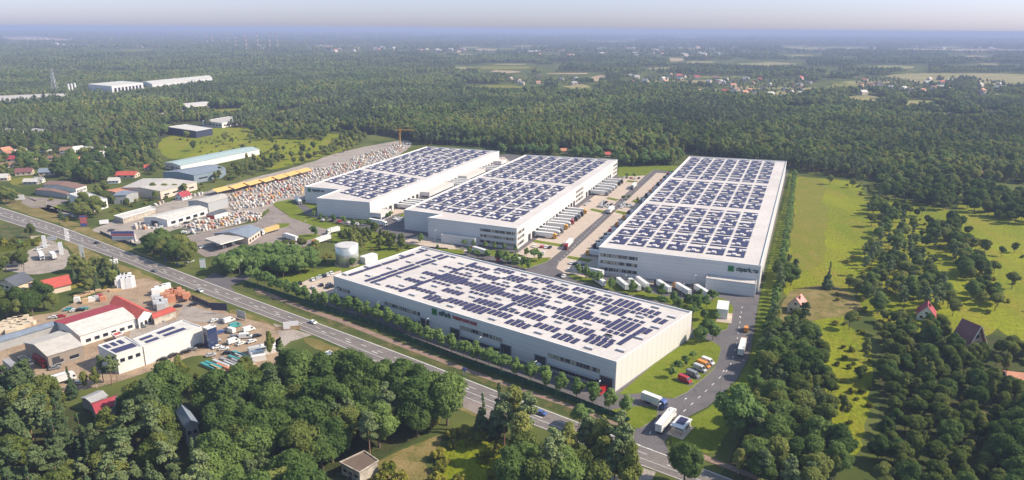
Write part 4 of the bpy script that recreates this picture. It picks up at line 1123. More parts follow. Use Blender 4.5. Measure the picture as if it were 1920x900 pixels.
# yellow market canopies
def tents():
    L_ = [(388, 357, 418, 350), (418, 352, 447, 343), (447, 345, 476, 337), (476, 339, 500, 332), (500, 334, 522, 327), (522, 328, 545, 321), (545, 322, 566, 316)]
    W_ = ['first', 'second', 'third', 'fourth', 'fifth', 'sixth', 'seventh', 'eighth', 'ninth']
    for i, (x0, y0, x1, y1) in enumerate(L_):
        a, b = G(x0, y0, 4), G(x1, y1, 4); an = math.atan2(b[1] - a[1], b[0] - a[0]); d = math.dist(a, b) * 0.98
        x, y = lerp(a, b, .5); x += math.sin(an) * 6; y -= math.cos(an) * 6; o = (x, y, 0)
        root = thing('market_canopy', f'yellow fabric canopy over stone pallets, {W_[i]} in the row from its left end', 'canopy', (x, y, 0), an, 'yellow canopies in the pallet yard')
        r = MB(); w = 13
        for s_ in (-1, 1):
            r.add([(-d / 2, s_ * w / 2, 3.6), (d / 2, s_ * w / 2, 3.6), (d / 2, 0, 5.6), (-d / 2, 0, 5.6), (-d / 2, s_ * w / 2, 3.5), (d / 2, s_ * w / 2, 3.5), (d / 2, 0, 5.5), (-d / 2, 0, 5.5)], [(0, 1, 2, 3), (7, 6, 5, 4), (0, 4, 5, 1), (3, 7, 4, 0), (1, 5, 6, 2)])
        r.build('roof', MATS['canvas_yellow'], root)
        for a_ in (-1, 1):
            for b_ in (-1, 1): p = MB(); p.cyl(a_ * (d / 2 - .3), b_ * (w / 2 - .3), 0, 0.12, 3.6, 6); p.build('post', MATS['steel_grey'], root)
tents()
CLEAR.append(GP([(385, 362), (610, 312), (612, 304), (386, 352)]))
# settlement houses, upper left
house('cream gabled house with brown roof at the left, beside the hay field', 47, 327, 10, 14, R(20), wall='wall_cream', roof='roof_maroon')
house('house with slate blue roof and cream gable, right of the brown roofed one', 91, 327, 10, 14, R(15), wall='wall_cream', roof='roof_blue')
house('white gabled house behind the dark tree clump', 165, 322, 10, 15, R(10), wall='wall_white', roof='roof_grey')
house('bungalow with a broad tomato red roof behind the beige hall', 240, 332, 12, 18, R(5), 3, 2.6, wall='wall_cream', roof='roof_red')
house('long low house with crimson roof behind the brown roofed one', 34, 302, 9, 20, R(10), roof='roof_crimson')
house('low crimson roofed house right of the longer crimson roof', 58, 298, 9, 13, R(10), roof='roof_crimson')
house('small cream house with orange roof at the left frame edge', 11, 286, 9, 11, R(70), roof='roof_orange', wall='wall_cream')
house('white house with a pale gable, nearest of the pale trio in the trees', 146, 284, 9, 12, R(60), wall='wall_white', roof='roof_light')
house('low white house left of the pale gabled one in the trees', 126, 286, 9, 12, R(10), wall='wall_white', roof='roof_rust')
house('white house right of the pale gabled one in the trees', 168, 285, 9, 13, R(-20), wall='wall_white', roof='roof_light')
house('small house with orange roof among tall trees', 221, 232, 9, 12, R(20), roof='roof_orange')
house('orange roofed house just below another of its kind among tall trees', 231, 242, 9, 12, R(40), roof='roof_orange')
house('house with red roof right of the two orange ones among tall trees', 246, 236, 9, 12, R(0), roof='roof_red')
house('small white gabled house with dark red roof behind the pallet yard', 344, 373, 8, 10, R(70), roof='roof_crimson', wall='wall_white')
house('tiny cream house by the field at the left frame edge', 8, 338, 7, 9, R(10), roof='roof_light')
for lab_, px_, py_, w_, l_, an_, wa_, ro_ in [
    ('low pale roofed shed left of the brown roofed halls', 60, 345, 6, 12, 5, 'wall_grey', 'roof_light'), ('small grey shed touching the brown roofed halls', 74, 342, 6, 8, 5, 'wall_white', 'roof_grey'),
    ('tan roofed house left of the crimson roofs', 22, 291, 9, 14, 12, 'wall_beige', 'roof_orange'), ('white house behind the crimson roofs', 40, 288, 8, 11, 40, 'wall_white', 'roof_light'),
    ('brown roofed house in the trees above the slate blue roof', 104, 300, 8, 12, 15, 'wall_cream', 'roof_brown'), ('pale roofed house in the trees left of the navy hall', 206, 292, 8, 12, 30, 'wall_white', 'roof_light'),
    ('grey roofed house right of the white gabled one', 188, 312, 8, 12, 0, 'wall_white', 'roof_grey'), ('orange roofed house above the white gabled one', 150, 303, 8, 12, 60, 'wall_cream', 'roof_orange'),
    ('small red roofed house near the long teal roof', 282, 318, 7, 10, 20, 'wall_cream', 'roof_red'), ('cream cottage below the small orange roofed one at the left edge', 14, 314, 8, 11, 30, 'wall_cream', 'roof_rust'),
    ('pale shed in the garden below the tomato red roof', 215, 343, 6, 9, 10, 'wall_white', 'roof_light'), ('brown roofed house among trees above the tanker lot', 25, 494, 8, 12, 20, 'wall_beige', 'roof_brown'),
    ('white walled house with rust roof in the trees at left', 84, 283, 8, 12, 80, 'wall_white', 'roof_rust'), ('pale house right of two white ones in the trees', 190, 283, 8, 10, 60, 'wall_white', 'roof_beige')]:
    house(lab_, px_, py_, w_, l_, R(an_), 2.9, 2.2, wall=wa_, roof=ro_)
H_('bungalow', 'bungalow with a long coral red roof beside the tanker lot', 'house', [(48, 532), (125, 515), (135, 532), (80, 545)], 3.6, 'wall_cream', 'roof_red', 1, 2.6, over=0.8, wins=(3, 1, 2.4))
H_('bungalow', 'house with dark slate roof left of the coral red one', 'house', [(-8, 530), (30, 513), (64, 524), (28, 537)], 3.6, 'wall_cream', 'roof_dark', 1, 2.8, over=0.8, wins=(3, 1, 2.4))
H_('workshop_hall', 'hall with white roof panels and a crimson far slope in the works yard', 'hall', [(100, 603), (207, 571), (257, 597), (149, 631)], 5.0, 'wall_white', 'roof_light', 1, 2.0, rwins=(6, 1.0, 2.6), near_door=(0.3, 0.5, 3), far_roof='roof_crimson')
H_('shop_building', 'white shop with a bright red pitched roof at the end of the white roofed hall', 'shop', [(205, 568), (228, 557), (286, 585), (258, 598)], 5.4, 'wall_white', 'roof_red', 0, 2.4, wins=(3, 0.6, 2.8))
H_('low_annex', 'low brown walled annex with narrow red roof edge', 'shed', [(284, 588), (318, 576), (331, 582), (287, 598)], 3.6, 'wall_dirty', 'roof_red', 1, 0.8)
H_('long_shed', 'long grey sheet metal shed left of the white roofed hall', 'shed', [(-14, 634), (97, 603), (112, 608), (-14, 646)], 4.2, 'wall_grey', 'roof_blue', 1, 0.8)
H_('gabled_hall', 'big gabled hall with pale grey roof and dark open doorway', 'hall', [(43, 643), (110, 621), (157, 648), (88, 669)], 6.0, 'clad_brown', 'roof_beige', 1, 2.2, near_door=(0.1, 0.32, 4.6), rwins=(2, 1.5, 3))
# the hall's crimson far slope
H_('white_office', 'long white office with solar panels on its flat roof and rows of small windows', 'office', [(249, 637), (343, 601), (379, 614), (269, 652)], 8.2, 'wall_white', 'roof_light', None, over=0.05, wins=(11, 5.0, 6.4, 0.25, 0.95, 0.5),
   near_door=(0.04, 0.2, 4.4), sol=[(0.08, 0.62, 0.3, 0.82), (0.1, 0.25, 0.32, 0.45), (0.4, 0.62, 0.72, 0.82), (0.42, 0.25, 0.8, 0.45)])
H_('office_wing', 'white wing with stepped roof and solar panels at the left end of the long office', 'office', [(183, 649), (235, 632), (267, 651), (218, 667)], 8.6, 'wall_white', 'roof_light', None, over=0.05, wins=(3, 5.0, 6.6), sol=[(0.1, 0.15, 0.9, 0.45), (0.1, 0.6, 0.25, 0.9), (0.35, 0.6, 0.5, 0.9), (0.6, 0.6, 0.75, 0.9)])
H_('stair_tower', 'dark glazed tower with red lattice frame at the right end of the long office', 'tower', [(379, 615), (395, 609), (406, 612), (388, 618)], 9.5, 'glass_blue', 'roof_light', None, over=0.05)
H_('small_shed', 'red roofed low shed behind the long office', 'shed', [(208, 627), (223, 622), (232, 626), (216, 632)], 3, 'wall_grey', 'roof_red', None)
H_('store_shed', 'low shed with a red roof and dark grey walls by the road bend wood', 'shed', [(600, 692), (641, 674), (656, 680), (614, 701)], 3.4, 'clad_navy', 'roof_red', 1, 0.7)
H_('container_store', 'grey container left of the red roofed shed', 'container', [(602, 664), (618, 658), (627, 663), (611, 669)], 2.8, 'clad_grey', 'roof_blue', None, over=0.02)
H_('container_store', 'pale container just behind the red roofed shed', 'container', [(622, 671), (637, 665), (642, 668), (628, 674)], 2.6, 'clad_grey', 'roof_light', None, over=0.02)
H_('container_store', 'white roofed container right of the red roofed shed', 'container', [(643, 689), (654, 685), (671, 693), (660, 699)], 2.8, 'clad_navy', 'roof_light', None, over=0.02)
H_('ruined_shed', 'derelict shed with rusty flat roof in the clearing among the foreground trees', 'shed', [(636, 868), (683, 846), (711, 865), (674, 888)], 4.2, 'wall_dirty', 'roof_felt', None, over=0.4, trim='wall_dirty', near_door=(0.4, 0.55, 2.4), wins=(3, 1.4, 2.6))
H_('tall_house', 'narrow grey blue roofed house half hidden in the foreground wood', 'house', [(329, 772), (352, 764), (374, 794), (345, 802)], 7.5, 'wall_grey', 'roof_blue', 0, 1.8, wins=(2, 4, 5.5), rwins=(2, 4, 5.5))
H_('garage', 'grey roofed garage in the foreground trees beside the crimson roof', 'garage', [(150, 747), (185, 732), (203, 742), (172, 757)], 4, 'wall_grey', 'roof_grey', 1, 0.9)
H_('village_house', 'house with crimson roof deep in the foreground trees', 'house', [(168, 757), (222, 740), (214, 760), (180, 778)], 4.6, 'wall_grey', 'roof_crimson', 1, 1.6)
# right side houses
house('small cream house with pink red steep roof beside the young tree row', 1494, 583, 7.5, 8, R(-128), 4.2, 4.0, roof='roof_pink', wall='wall_cream')
house('chalet with brick red roof and white gable in the scrub wood', 1735, 596, 8, 9, R(-120), 3.2, 4.6, roof='roof_crimson', wall='wall_white')
house('brown roofed house with a yard at the far right wood edge', 1846, 332, 12, 16, R(-10), roof='roof_rust', wall='wall_beige')
house('low orange roofed hut at the right frame edge', 1912, 716, 7, 11, R(-15), 2.6, 1.2, roof='roof_orange', wall='wall_beige')
# A-frame
def aframe():
    x, y = G(1812, 655); o = (x, y, 0)
    root = thing('a_frame_house', 'steep brown A frame house with pale bargeboards reaching the ground', 'house', o, R(-72))
    l, w, h = 10, 15, 13.5
    r = MB()
    for s_ in (-1, 1): r.add([(-l / 2, s_ * w / 2, 0.3), (l / 2, s_ * w / 2, 0.3), (l / 2, 0, h), (-l / 2, 0, h), (-l / 2, s_ * (w / 2 - .4), 0.3), (l / 2, s_ * (w / 2 - .4), 0.3), (l / 2, 0, h - .7), (-l / 2, 0, h - .7)], [(0, 1, 2, 3), (7, 6, 5, 4), (0, 4, 5, 1), (1, 5, 6, 2), (3, 7, 4, 0)])
    r.build('roof', MATS['roof_maroon'], root)
    f = MB(); f.add([(l / 2 - 1, -w / 2 + .6, 0), (l / 2 - 1, w / 2 - .6, 0), (l / 2 - 1, 0, h - 1.2)], [(0, 1, 2)]); f.add([(-l / 2 + 1, -w / 2 + .6, 0), (-l / 2 + 1, w / 2 - .6, 0), (-l / 2 + 1, 0, h - 1.2)], [(0, 2, 1)]); f.build('wall', MATS['clad_brown'], root)
    for s_ in (-1, 1):
        b_ = MB(); b_.tube((l / 2 + .1, s_ * w / 2, 0.4), (l / 2 + .1, 0, h + .1), 0.28, 4); b_.build('bargeboard', MATS['wall_cream'], root)
    b_ = MB(); b_.box(l / 2 + 1.2, 0, 3.0, 2.4, w * 0.7, 0.25); b_.build('balcony', MATS['wall_white'], root)
    for z_, ww in ((1.0, 4), (4.0, 3), (7.2, 1.8)): g = MB(); g.box(l / 2 - .95, 0, z_, 0.2, ww, 1.6); g.build('window', MATS['glass_dark'], root)
    CLEAR.append([(x + a, y + b) for a, b in ((-8, -9), (8, -9), (8, 8), (-8, 8))])
aframe()
# halls and offices farther out
H_('factory_block', 'tall pale windowless factory block rising from the far forest', 'factory', [(165, 158), (230, 152), (268, 155), (209, 162)], 26, 'clad_white', 'roof_light', None, over=0.05, rwins=(8, 2, 22))
H_('factory_hall', 'long pale factory hall right of the tall block in the far forest', 'factory', [(264, 153), (330, 144.5), (396, 142), (396, 146.5), (291, 156.5)][:1] + [(388, 141.5), (398, 146), (285, 158)], 20, 'clad_white', 'roof_light', 1, 3, rwins=(14, 2, 14))
H_('factory_hall', 'low pale factory hall at the left frame edge in the far forest', 'factory', [(-60, 182), (90, 176), (148, 179), (-60, 196)], 13, 'clad_white', 'roof_beige', 1, 2, rwins=(14, 1, 9))
H_('white_hall', 'white hall with pale roof at the upper left meadow edge', 'hall', [(281, 215), (340, 207), (356, 211), (300, 218.5)], 7, 'wall_white', 'roof_light', 1, 1.2)
H_('white_hall', 'white hall half hidden by trees behind another white hall', 'hall', [(333, 195), (385, 190), (396, 194), (350, 201)], 7, 'wall_white', 'roof_light', 1, 1.2)
H_('dark_hall', 'navy clad hall with pale flat roof on the upper meadow', 'hall', [(312, 238), (350, 233.5), (398, 240.5), (367, 246)], 9, 'clad_navy', 'roof_light', None, over=0.05)
H_('office_block', 'white office with dark window bands behind the navy hall', 'office', [(379, 227), (430, 218.5), (461, 222), (416, 231)], 7, 'wall_white', 'roof_beige', None, over=0.05, wins=(6, 2, 4.8), rwins=(8, 2, 4.5))
H_('greenhouse_block', 'low pale roofed building left of the far tree clump', 'hall', [(-12, 244), (20, 241), (46, 243), (30, 248)], 5, 'wall_white', 'roof_light', None)
H_('greenhouse_block', 'low grey roofed building right of the pale one at the left edge', 'hall', [(56, 243), (70, 241), (84, 243), (66, 247)], 5, 'wall_grey', 'roof_grey', None)
for i, (x_, y_) in enumerate(((132, 183), (138, 182), (144, 181))):
    x, y = G(x_, y_ + 3); mb = MB((x, y, 0)); mb.cyl(x, y, 0, 2.4, 30, 12, 1.9)
    tag(mb.build('chimney_stack', MATS['wall_white']), f"slim pale chimney of the far factory, {['leftmost', 'middle', 'rightmost'][i]} of three", 'chimney', 'factory chimneys')
house('red roofed house half hidden in trees behind the middle hall', 1058, 286, 7, 9, R(10), 2.6, 2.4, roof='roof_orange')
house('red roofed house behind the middle hall, the one nearer its right corner', 1137, 293, 7, 9, R(10), 2.6, 2.4, roof='roof_red')
# scattered far houses
def far_houses():
    rg = random.Random(11); k = 0
    zones = [((1180, 1330, 143, 157), 16, 'far village right of centre'), ((1335, 1520, 148, 188), 34, 'village beyond the forest, beside the ploughed field'), ((1600, 1780, 150, 182), 26, 'village near the pale fields at the right'), ((955, 1090, 147, 160), 10, 'hamlet in the middle of the forest'),
             ((1830, 1880, 155, 190), 8, 'farm group at the far right'), ((960, 1420, 90, 108), 40, 'hazy far suburb in the centre'), ((620, 900, 92, 100), 22, 'pale far suburb left of centre'), ((0, 280, 68, 90), 30, 'hazy far suburb at the left'), ((1480, 1900, 88, 100), 24, 'hazy far suburb at the right'), ((440, 620, 84, 96), 10, 'hazy works beside the masts')]
    cols = [('roof_red', 'red'), ('roof_light', 'pale'), ('roof_rust', 'brown'), ('roof_grey', 'grey'), ('roof_orange', 'orange'), ('roof_light', 'pale')]
    for (x0, x1, y0, y1), n, place in zones:
        far = y1 < 115
        for i in range(n):
            px_, py_ = rg.uniform(x0, x1), rg.uniform(y0, y1); rf, cn = rg.choice(cols)
            if far: rf, cn = rg.choice([('roof_light', 'pale'), ('roof_beige', 'pale'), ('roof_orange', 'orange')]) 
            x, y = G(px_, py_); s_ = rg.uniform(0.8, 1.25) * (1 + (1.3 if far else 0.15)); an = rg.uniform(0, 3)
            mb = MB((x, y, 0)); w, l, h, ri = 9 * s_, 13 * s_, 4.5 * s_, 3.5 * s_ * (0.5 if far else 1)
            c, s = math.cos(an), math.sin(an)
            def T(a, b): return (x + a * c - b * s, y + a * s + b * c)
            E = [T(-l / 2, -w / 2), T(l / 2, -w / 2), T(l / 2, w / 2), T(-l / 2, w / 2)]; R0, R1 = T(-l / 2, 0), T(l / 2, 0)
            mb.add([(a, b, 0) for a, b in E] + [(a, b, h) for a, b in E] + [(R0[0], R0[1], h + ri), (R1[0], R1[1], h + ri)], [(0, 1, 5, 4), (1, 2, 6, 9, 5), (2, 3, 7, 6), (3, 0, 4, 8, 7)], 0)
            mb.add([(a, b, h + 0.1) for a, b in E] + [(R0[0], R0[1], h + ri + .1), (R1[0], R1[1], h + ri + .1)], [(0, 1, 5, 4), (2, 3, 4, 5)], 1)
            ob = mb.build('distant_house', [MATS['wall_beige'], MATS[rf]])
            tag(ob, f'distant house with {cn} roof in the {place}', 'house', f'distant {cn} roofed houses, {place}')
            q = 14 * s_; CLEAR.append([(x - q, y - y * .045), (x + q, y - y * .045), (x + q, y + 12), (x - q, y + 12)])
far_houses()

for p_ in ([(138, 735), (240, 735), (242, 838), (148, 842)], [(318, 765), (386, 765), (392, 885), (326, 890)], [(590, 665), (690, 665), (700, 735), (600, 745)]): CLEAR.append(GP(p_))

# ================================================================== TREES
def leaf_cloud(lobes, n, size, rng, squash=1.0, up=0.35, jitter=0.5, hang=0.0):
    """leaf-clump quads on the surfaces of many small lobes -> (verts, faces)"""
    C = np.array([l[:3] for l in lobes]); Rr = np.array([l[3:6] if len(l) >= 6 else (l[3],) * 3 for l in lobes])
    area_ = (Rr[:, 0] * Rr[:, 1] + Rr[:, 0] * Rr[:, 2]); pr = area_ / area_.sum()
    k = rng.choice(len(lobes), n * 2, p=pr)
    d = rng.normal(size=(n * 2, 3)); d /= np.linalg.norm(d, axis=1)[:, None]
    p = C[k] + d * Rr[k] * rng.uniform(0.80, 1.20, (n * 2, 1))
    # drop points buried deep inside other lobes
    keep = np.ones(len(p), bool)
    for i in range(len(lobes)):
        q = (p - C[i]) / Rr[i]; keep &= (np.einsum('ij,ij->i', q, q) > 0.45) | (k == i)
    p = p[keep][:n]; d = d[keep][:n]
    nr = d + rng.normal(size=d.shape) * jitter * 0.6 + np.array([0, 0, up]); nr /= np.linalg.norm(nr, axis=1)[:, None]
    t = np.cross(nr, rng.normal(size=nr.shape)); t /= np.linalg.norm(t, axis=1)[:, None]
    b = np.cross(nr, t)
    s = size * rng.uniform(0.6, 1.35, (len(p), 1)); s2 = s * rng.uniform(0.55, 1.0, (len(p), 1))
    t = t * s / 2; b = b * s2 / 2
    bend = nr * s * 0.22
    V = np.stack([p - t - b - bend, p + t - b * 0.6, p + t * 0.7 + b - bend, p - t * 0.8 + b * 1.1], 1).reshape(-1, 3)
    F = np.arange(len(V)).reshape(-1, 4)
    return V, F
def _ico():
    t = (1 + 5 ** .5) / 2
    V = np.array([(-1, t, 0), (1, t, 0), (-1, -t, 0), (1, -t, 0), (0, -1, t), (0, 1, t), (0, -1, -t), (0, 1, -t), (t, 0, -1), (t, 0, 1), (-t, 0, -1), (-t, 0, 1)], float)
    V /= np.linalg.norm(V, axis=1)[:, None]
    F = [(0, 11, 5), (0, 5, 1), (0, 1, 7), (0, 7, 10), (0, 10, 11), (1, 5, 9), (5, 11, 4), (11, 10, 2), (10, 7, 6), (7, 1, 8), (3, 9, 4), (3, 4, 2), (3, 2, 6), (3, 6, 8), (3, 8, 9), (4, 9, 5), (2, 4, 11), (6, 2, 10), (8, 6, 7), (9, 8, 1)]
    return V, np.array(F)
ICOV, ICOF = _ico()
def _ico2():
    vs = [tuple(v) for v in ICOV]; mid = {}; fs = []
    def m(a, b):
        k = (min(a, b), max(a, b))
        if k not in mid:
            q = (np.array(vs[a]) + np.array(vs[b])); q /= np.linalg.norm(q); mid[k] = len(vs); vs.append(tuple(q))
        return mid[k]
    for a, b, c in ICOF.tolist():
        x, y, z = m(a, b), m(b, c), m(c, a); fs += [(a, x, z), (b, y, x), (c, z, y), (x, y, z)]
    return np.array(vs), np.array(fs)
ICO2V, ICO2F = _ico2()
def cores(lobes, rng, k=.86, rough=.22, fine=False):
    """the dense inner masses of the foliage: one uneven lump per lobe"""
    V0, F0 = (ICO2V, ICO2F) if fine else (ICOV, ICOF)
    V = []; F = []
    for i, l in enumerate(lobes):
        q = np.linalg.qr(rng.normal(size=(3, 3)))[0]
        v = (V0 * rng.uniform(1 - rough, 1 + rough, (len(V0), 1))) @ q
        V.append(v * np.array(l[3:6]) * k + np.array(l[:3])); F.append(F0 + i * len(V0))
    return np.concatenate(V), np.concatenate(F)
def np_mesh(name, parts, mats):
    """parts: list of (V, F(list of arrays/tuples), material index)"""
    vs = []; fs = []; mi = []; k = 0
    for V, F, m in parts:
        vs.append(np.asarray(V, float)); 
        for f in F: fs.append([int(i) + k for i in f])
        mi += [m] * len(F); k += len(V)
    me = bpy.data.meshes.new(name)
    me.from_pydata(np.concatenate(vs).tolist(), [], fs)
    for m in mats: me.materials.append(MATS[m])
    me.polygons.foreach_set('material_index', mi); me.update()
    return me
def trunk_parts(h, r0, limbs, rng, lean=0.3, r1=0.08):
    mb = MB(); n = 5; p = Vector((0, 0, -0.3)); pts = [p]
    for i in range(n):
        p = p + Vector((rng.uniform(-lean, lean) * h / 12, rng.uniform(-lean, lean) * h / 12, h / n)); pts.append(p)
    for i in range(n):
        mb.tube(pts[i], pts[i + 1], r0 + (r1 - r0) * i / n, 7, 0, r0 + (r1 - r0) * (i + 1) / n)
    for _ in range(limbs):
        j = rng.integers(2, n); a = pts[j]; an = rng.uniform(0, 6.28); L_ = h * rng.uniform(.16, .3)
        mb.tube(a, a + Vector((math.cos(an) * L_, math.sin(an) * L_, L_ * rng.uniform(.3, .8))), r0 * .35, 5, 0, r0 * .1)
    return np.array(mb.v), mb.f
def lobes_broad(h, R_, rng, n=26, z0=0.30, flat=1.0):
    L_ = []; zc = h * (z0 + 1) / 2; Rz = h * (1 - z0) / 2
    for i in range(n):
        d = rng.normal(size=3); d /= np.linalg.norm(d); q = rng.uniform(0.35, 0.82)
        s = rng.uniform(0.20, 0.42)
        wz = 1.0 - 0.35 * max(0, d[2])
        L_.append((d[0] * R_ * q * wz, d[1] * R_ * q * wz, zc + d[2] * Rz * q, R_ * s, R_ * s * rng.uniform(.8, 1.2), R_ * s * 0.85 * flat))
    return L_
def lobes_pine(h, R_, rng, n=20, z0=0.42):
    L_ = []
    for i in range(n):
        t = rng.uniform(0, 1) ** 0.8; z = h * (z0 + (0.97 - z0) * t); rr_ = R_ * (1 - 0.65 * t ** 1.6) * rng.uniform(0.2, 0.8); a = rng.uniform(0, 6.28)
        s = R_ * rng.uniform(.28, .46) * (1 - .3 * t)
        L_.append((math.cos(a) * rr_, math.sin(a) * rr_, z, s, s, s * 0.55))
    return L_
def lobes_spruce(h, R_, rng):
    L_ = []
    for i in range(11):
        t = i / 10; z = h * (0.08 + 0.86 * t); rr_ = R_ * (1 - t) ** 0.9
        m = max(1, int(6 * (1 - t)))
        for j in range(m):
            a = rng.uniform(0, 6.28); L_.append((math.cos(a) * rr_ * .55, math.sin(a) * rr_ * .55, z, max(.45, rr_ * .5), max(.45, rr_ * .5), max(.5, rr_ * .32)))
    L_.append((0, 0, h * .97, .3, .3, .9))
    return L_
def lobes_birch(h, R_, rng, n=22):
    L_ = []
    for i in range(n):
        t = rng.uniform(0, 1); z = h * (0.28 + 0.66 * t); rr_ = R_ * math.sin(math.pi * (0.15 + 0.8 * t)) * rng.uniform(.15, .75); a = rng.uniform(0, 6.28)
        s = R_ * rng.uniform(.28, .45); L_.append((math.cos(a) * rr_, math.sin(a) * rr_, z, s, s, s * 1.25))
    return L_
KINDS = {
 # name: (height, radius, lobe fn, leaf mat, bark, trunk height frac, r0, quads (near), leaf size)
 'broadleaf_tree': (14.0, 5.0, lobes_broad, 'leaf_broad', 'trunk_bark', .62, .32, 2900, .62),
 'oak_tree': (16.0, 6.2, lobes_broad, 'leaf_dark', 'trunk_bark', .6, .42, 4000, .62),
 'pine_tree': (17.0, 3.6, lobes_pine, 'leaf_pine', 'pine_bark', .93, .26, 1600, .64),
 'spruce_tree': (13.0, 2.9, lobes_spruce, 'leaf_spruce', 'trunk_bark', .9, .22, 1500, .56),
 'birch_tree': (15.0, 3.3, lobes_birch, 'leaf_birch', 'birch_bark', .85, .17, 1600, .56),
 'shade_tree': (11.0, 4.7, lobes_broad, 'leaf_young', 'trunk_bark', .6, .24, 1900, .60),
 'young_tree': (7.4, 2.7, lobes_broad, 'leaf_young', 'trunk_bark', .6, .13, 900, .50),
 'bush': (3.4, 2.3, lobes_broad, 'leaf_bush', 'trunk_bark', .5, .1, 480, .52),
}
NV = {'broadleaf_tree': 4, 'shade_tree': 3, 'oak_tree': 4, 'pine_tree': 4, 'spruce_tree': 2, 'birch_tree': 3, 'young_tree': 3, 'bush': 3}
TP = {}; TS = {}; TF = {}; TFF = {}
for kn, (h, R_, lf, lm, bk, tf, r0, nq, ls) in KINDS.items():
    TP[kn] = []; TS[kn] = []; TF[kn] = []; TFF[kn] = []
    for v in range(NV[kn]):
        rng = np.random.default_rng(hash(kn) % 1000 + v * 17 if False else (len(kn) * 31 + v * 17))
        if kn == 'bush': lb = lobes_broad(h, R_, rng, 12, 0.0)
        elif kn == 'young_tree': lb = lobes_broad(h, R_, rng, 20, 0.24)
        elif kn == 'oak_tree': lb = lobes_broad(h, R_, rng, 46, 0.22)
        else: lb = lf(h, R_, rng)
        V, F = leaf_cloud(lb, nq, ls, rng)
        tv, tfc = trunk_parts(h * tf, r0, 0 if kn in ('pine_tree', 'spruce_tree', 'bush') else 5, rng, 0.15 if 'pine' in kn or 'spruce' in kn else .35)
        CV, CF = cores(lb, rng, .80, .28, True)
        TP[kn].append((np_mesh(kn + '_crown', [(V, F, 0), (CV, CF, 0)], [lm]), np_mesh(kn + '_trunk', [(tv, tfc, 0)], [bk])))
        V2, F2 = leaf_cloud(lb, int(nq * 0.38), ls * 1.55, rng)
        TS[kn].append(np_mesh(kn + '_whole', [(V2, F2, 0), (CV, CF, 0), (tv, tfc, 1)], [lm, bk]))
        V3, F3 = leaf_cloud(lb, 90, ls * 2.6, rng); C3 = cores(lb[::2], rng, 1.15, .25)
        TF[kn].append(np_mesh(kn + '_far', [(V3, F3, 0), (C3[0], C3[1], 0)], [lm]))
        V4, F4 = leaf_cloud(lb, 24, ls * 4.0, rng); C4 = cores(lb[::4], rng, 1.35, .3)
        TFF[kn].append(np_mesh(kn + '_farther', [(V4, F4, 0), (C4[0], C4[1], 0)], [lm]))

CLEARW = [np.array(p) for p in CLEAR]
CLBB = [(p[:, 0].min(), p[:, 0].max(), p[:, 1].min(), p[:, 1].max()) for p in CLEARW]
def blocked(X, Y, extra=()):
    r = np.zeros(len(X), bool)
    for p, (a, b, c, d) in zip(CLEARW, CLBB):
        m = (X > a) & (X < b) & (Y > c) & (Y < d)
        if m.any(): r[m] |= inside(X[m], Y[m], p)
    return r
def scatter(poly_px, step, jit=0.42, rng=RNG, clear=True):
    P = np.array(GP(poly_px)); a, b, c, d = P[:, 0].min(), P[:, 0].max(), P[:, 1].min(), P[:, 1].max()
    gx, gy = np.meshgrid(np.arange(a, b, step), np.arange(c, d, step * .87)); gx[1::2] += step / 2
    X = gx.ravel() + rng.uniform(-jit, jit, gx.size) * step; Y = gy.ravel() + rng.uniform(-jit, jit, gx.size) * step
    m = inside(X, Y, P); X, Y = X[m], Y[m]
    if clear: m = ~blocked(X, Y); X, Y = X[m], Y[m]
    return X, Y
TREES = []     # (kind, x, y, scale, label, group)
def wood(poly, step, mix, scale=(0.8, 1.15), label='', group='', clear=True, thin=0.0):
    X, Y = scatter(poly, step, clear=clear); U_, V_ = pix(X, Y, 0)
    if len(X) > 24: tu, tv = np.quantile(U_, [.33, .67]), np.median(V_)
    ks = [k for k, _ in mix]; w = np.array([w_ for _, w_ in mix], float); w /= w.sum()
    K = RNG.choice(len(ks), len(X), p=w); S = RNG.uniform(scale[0], scale[1], len(X)); T = RNG.uniform(0, 1, len(X))
    for x, y, k, s, t, u, v in zip(X, Y, K, S, T, U_, V_):
        if t < thin: continue
        lb = label
        if len(X) > 24: lb += ', ' + ('left ' if u < tu[0] else 'middle ' if u < tu[1] else 'right ') + ('front' if v > tv else 'back')
        TREES.append((ks[k], float(x), float(y), float(s), lb, group))
def at_px(kind, px, py, s, label, group=None):
    x, y = G(px, py); TREES.append((kind, x, y, s, label, group))

# ---- foreground, left to right
wood([(-60, 770), (60, 752), (130, 765), (250, 800), (400, 830), (420, 1080), (-60, 1080)], 7.2, [('pine_tree', 5), ('broadleaf_tree', 2.2), ('spruce_tree', 2.2), ('birch_tree', .8)], (0.8, 1.4), '{k} in the foreground wood below the truck yard', 'trees of the lower left wood')
wood([(200, 790), (380, 758), (470, 762), (520, 728), (560, 716), (640, 728), (730, 745), (835, 800), (800, 815), (735, 842), (690, 868), (640, 862), (610, 900), (560, 1080), (400, 1080), (380, 850), (200, 800)], 8.6, [('oak_tree', 7), ('broadleaf_tree', 1.6), ('pine_tree', 1.0)], (0.78, 1.35), 'dark {k} in the dense wood left of the derelict shed', 'trees of the central foreground wood')
wood([(500, 695), (540, 685), (585, 708), (560, 730), (500, 722)], 8.5, [('oak_tree', 3), ('pine_tree', 1)], (0.7, 1.0), 'dark {k} in the clump left of the red roofed shed', 'clump by the red roofed shed')
wood([(690, 735), (760, 752), (850, 780), (838, 808), (770, 800), (690, 770)], 7.6, [('oak_tree', 6), ('broadleaf_tree', 1)], (1.0, 1.35), 'tall dark {k} between the clearing and the main road', 'tall trees beside the clearing')
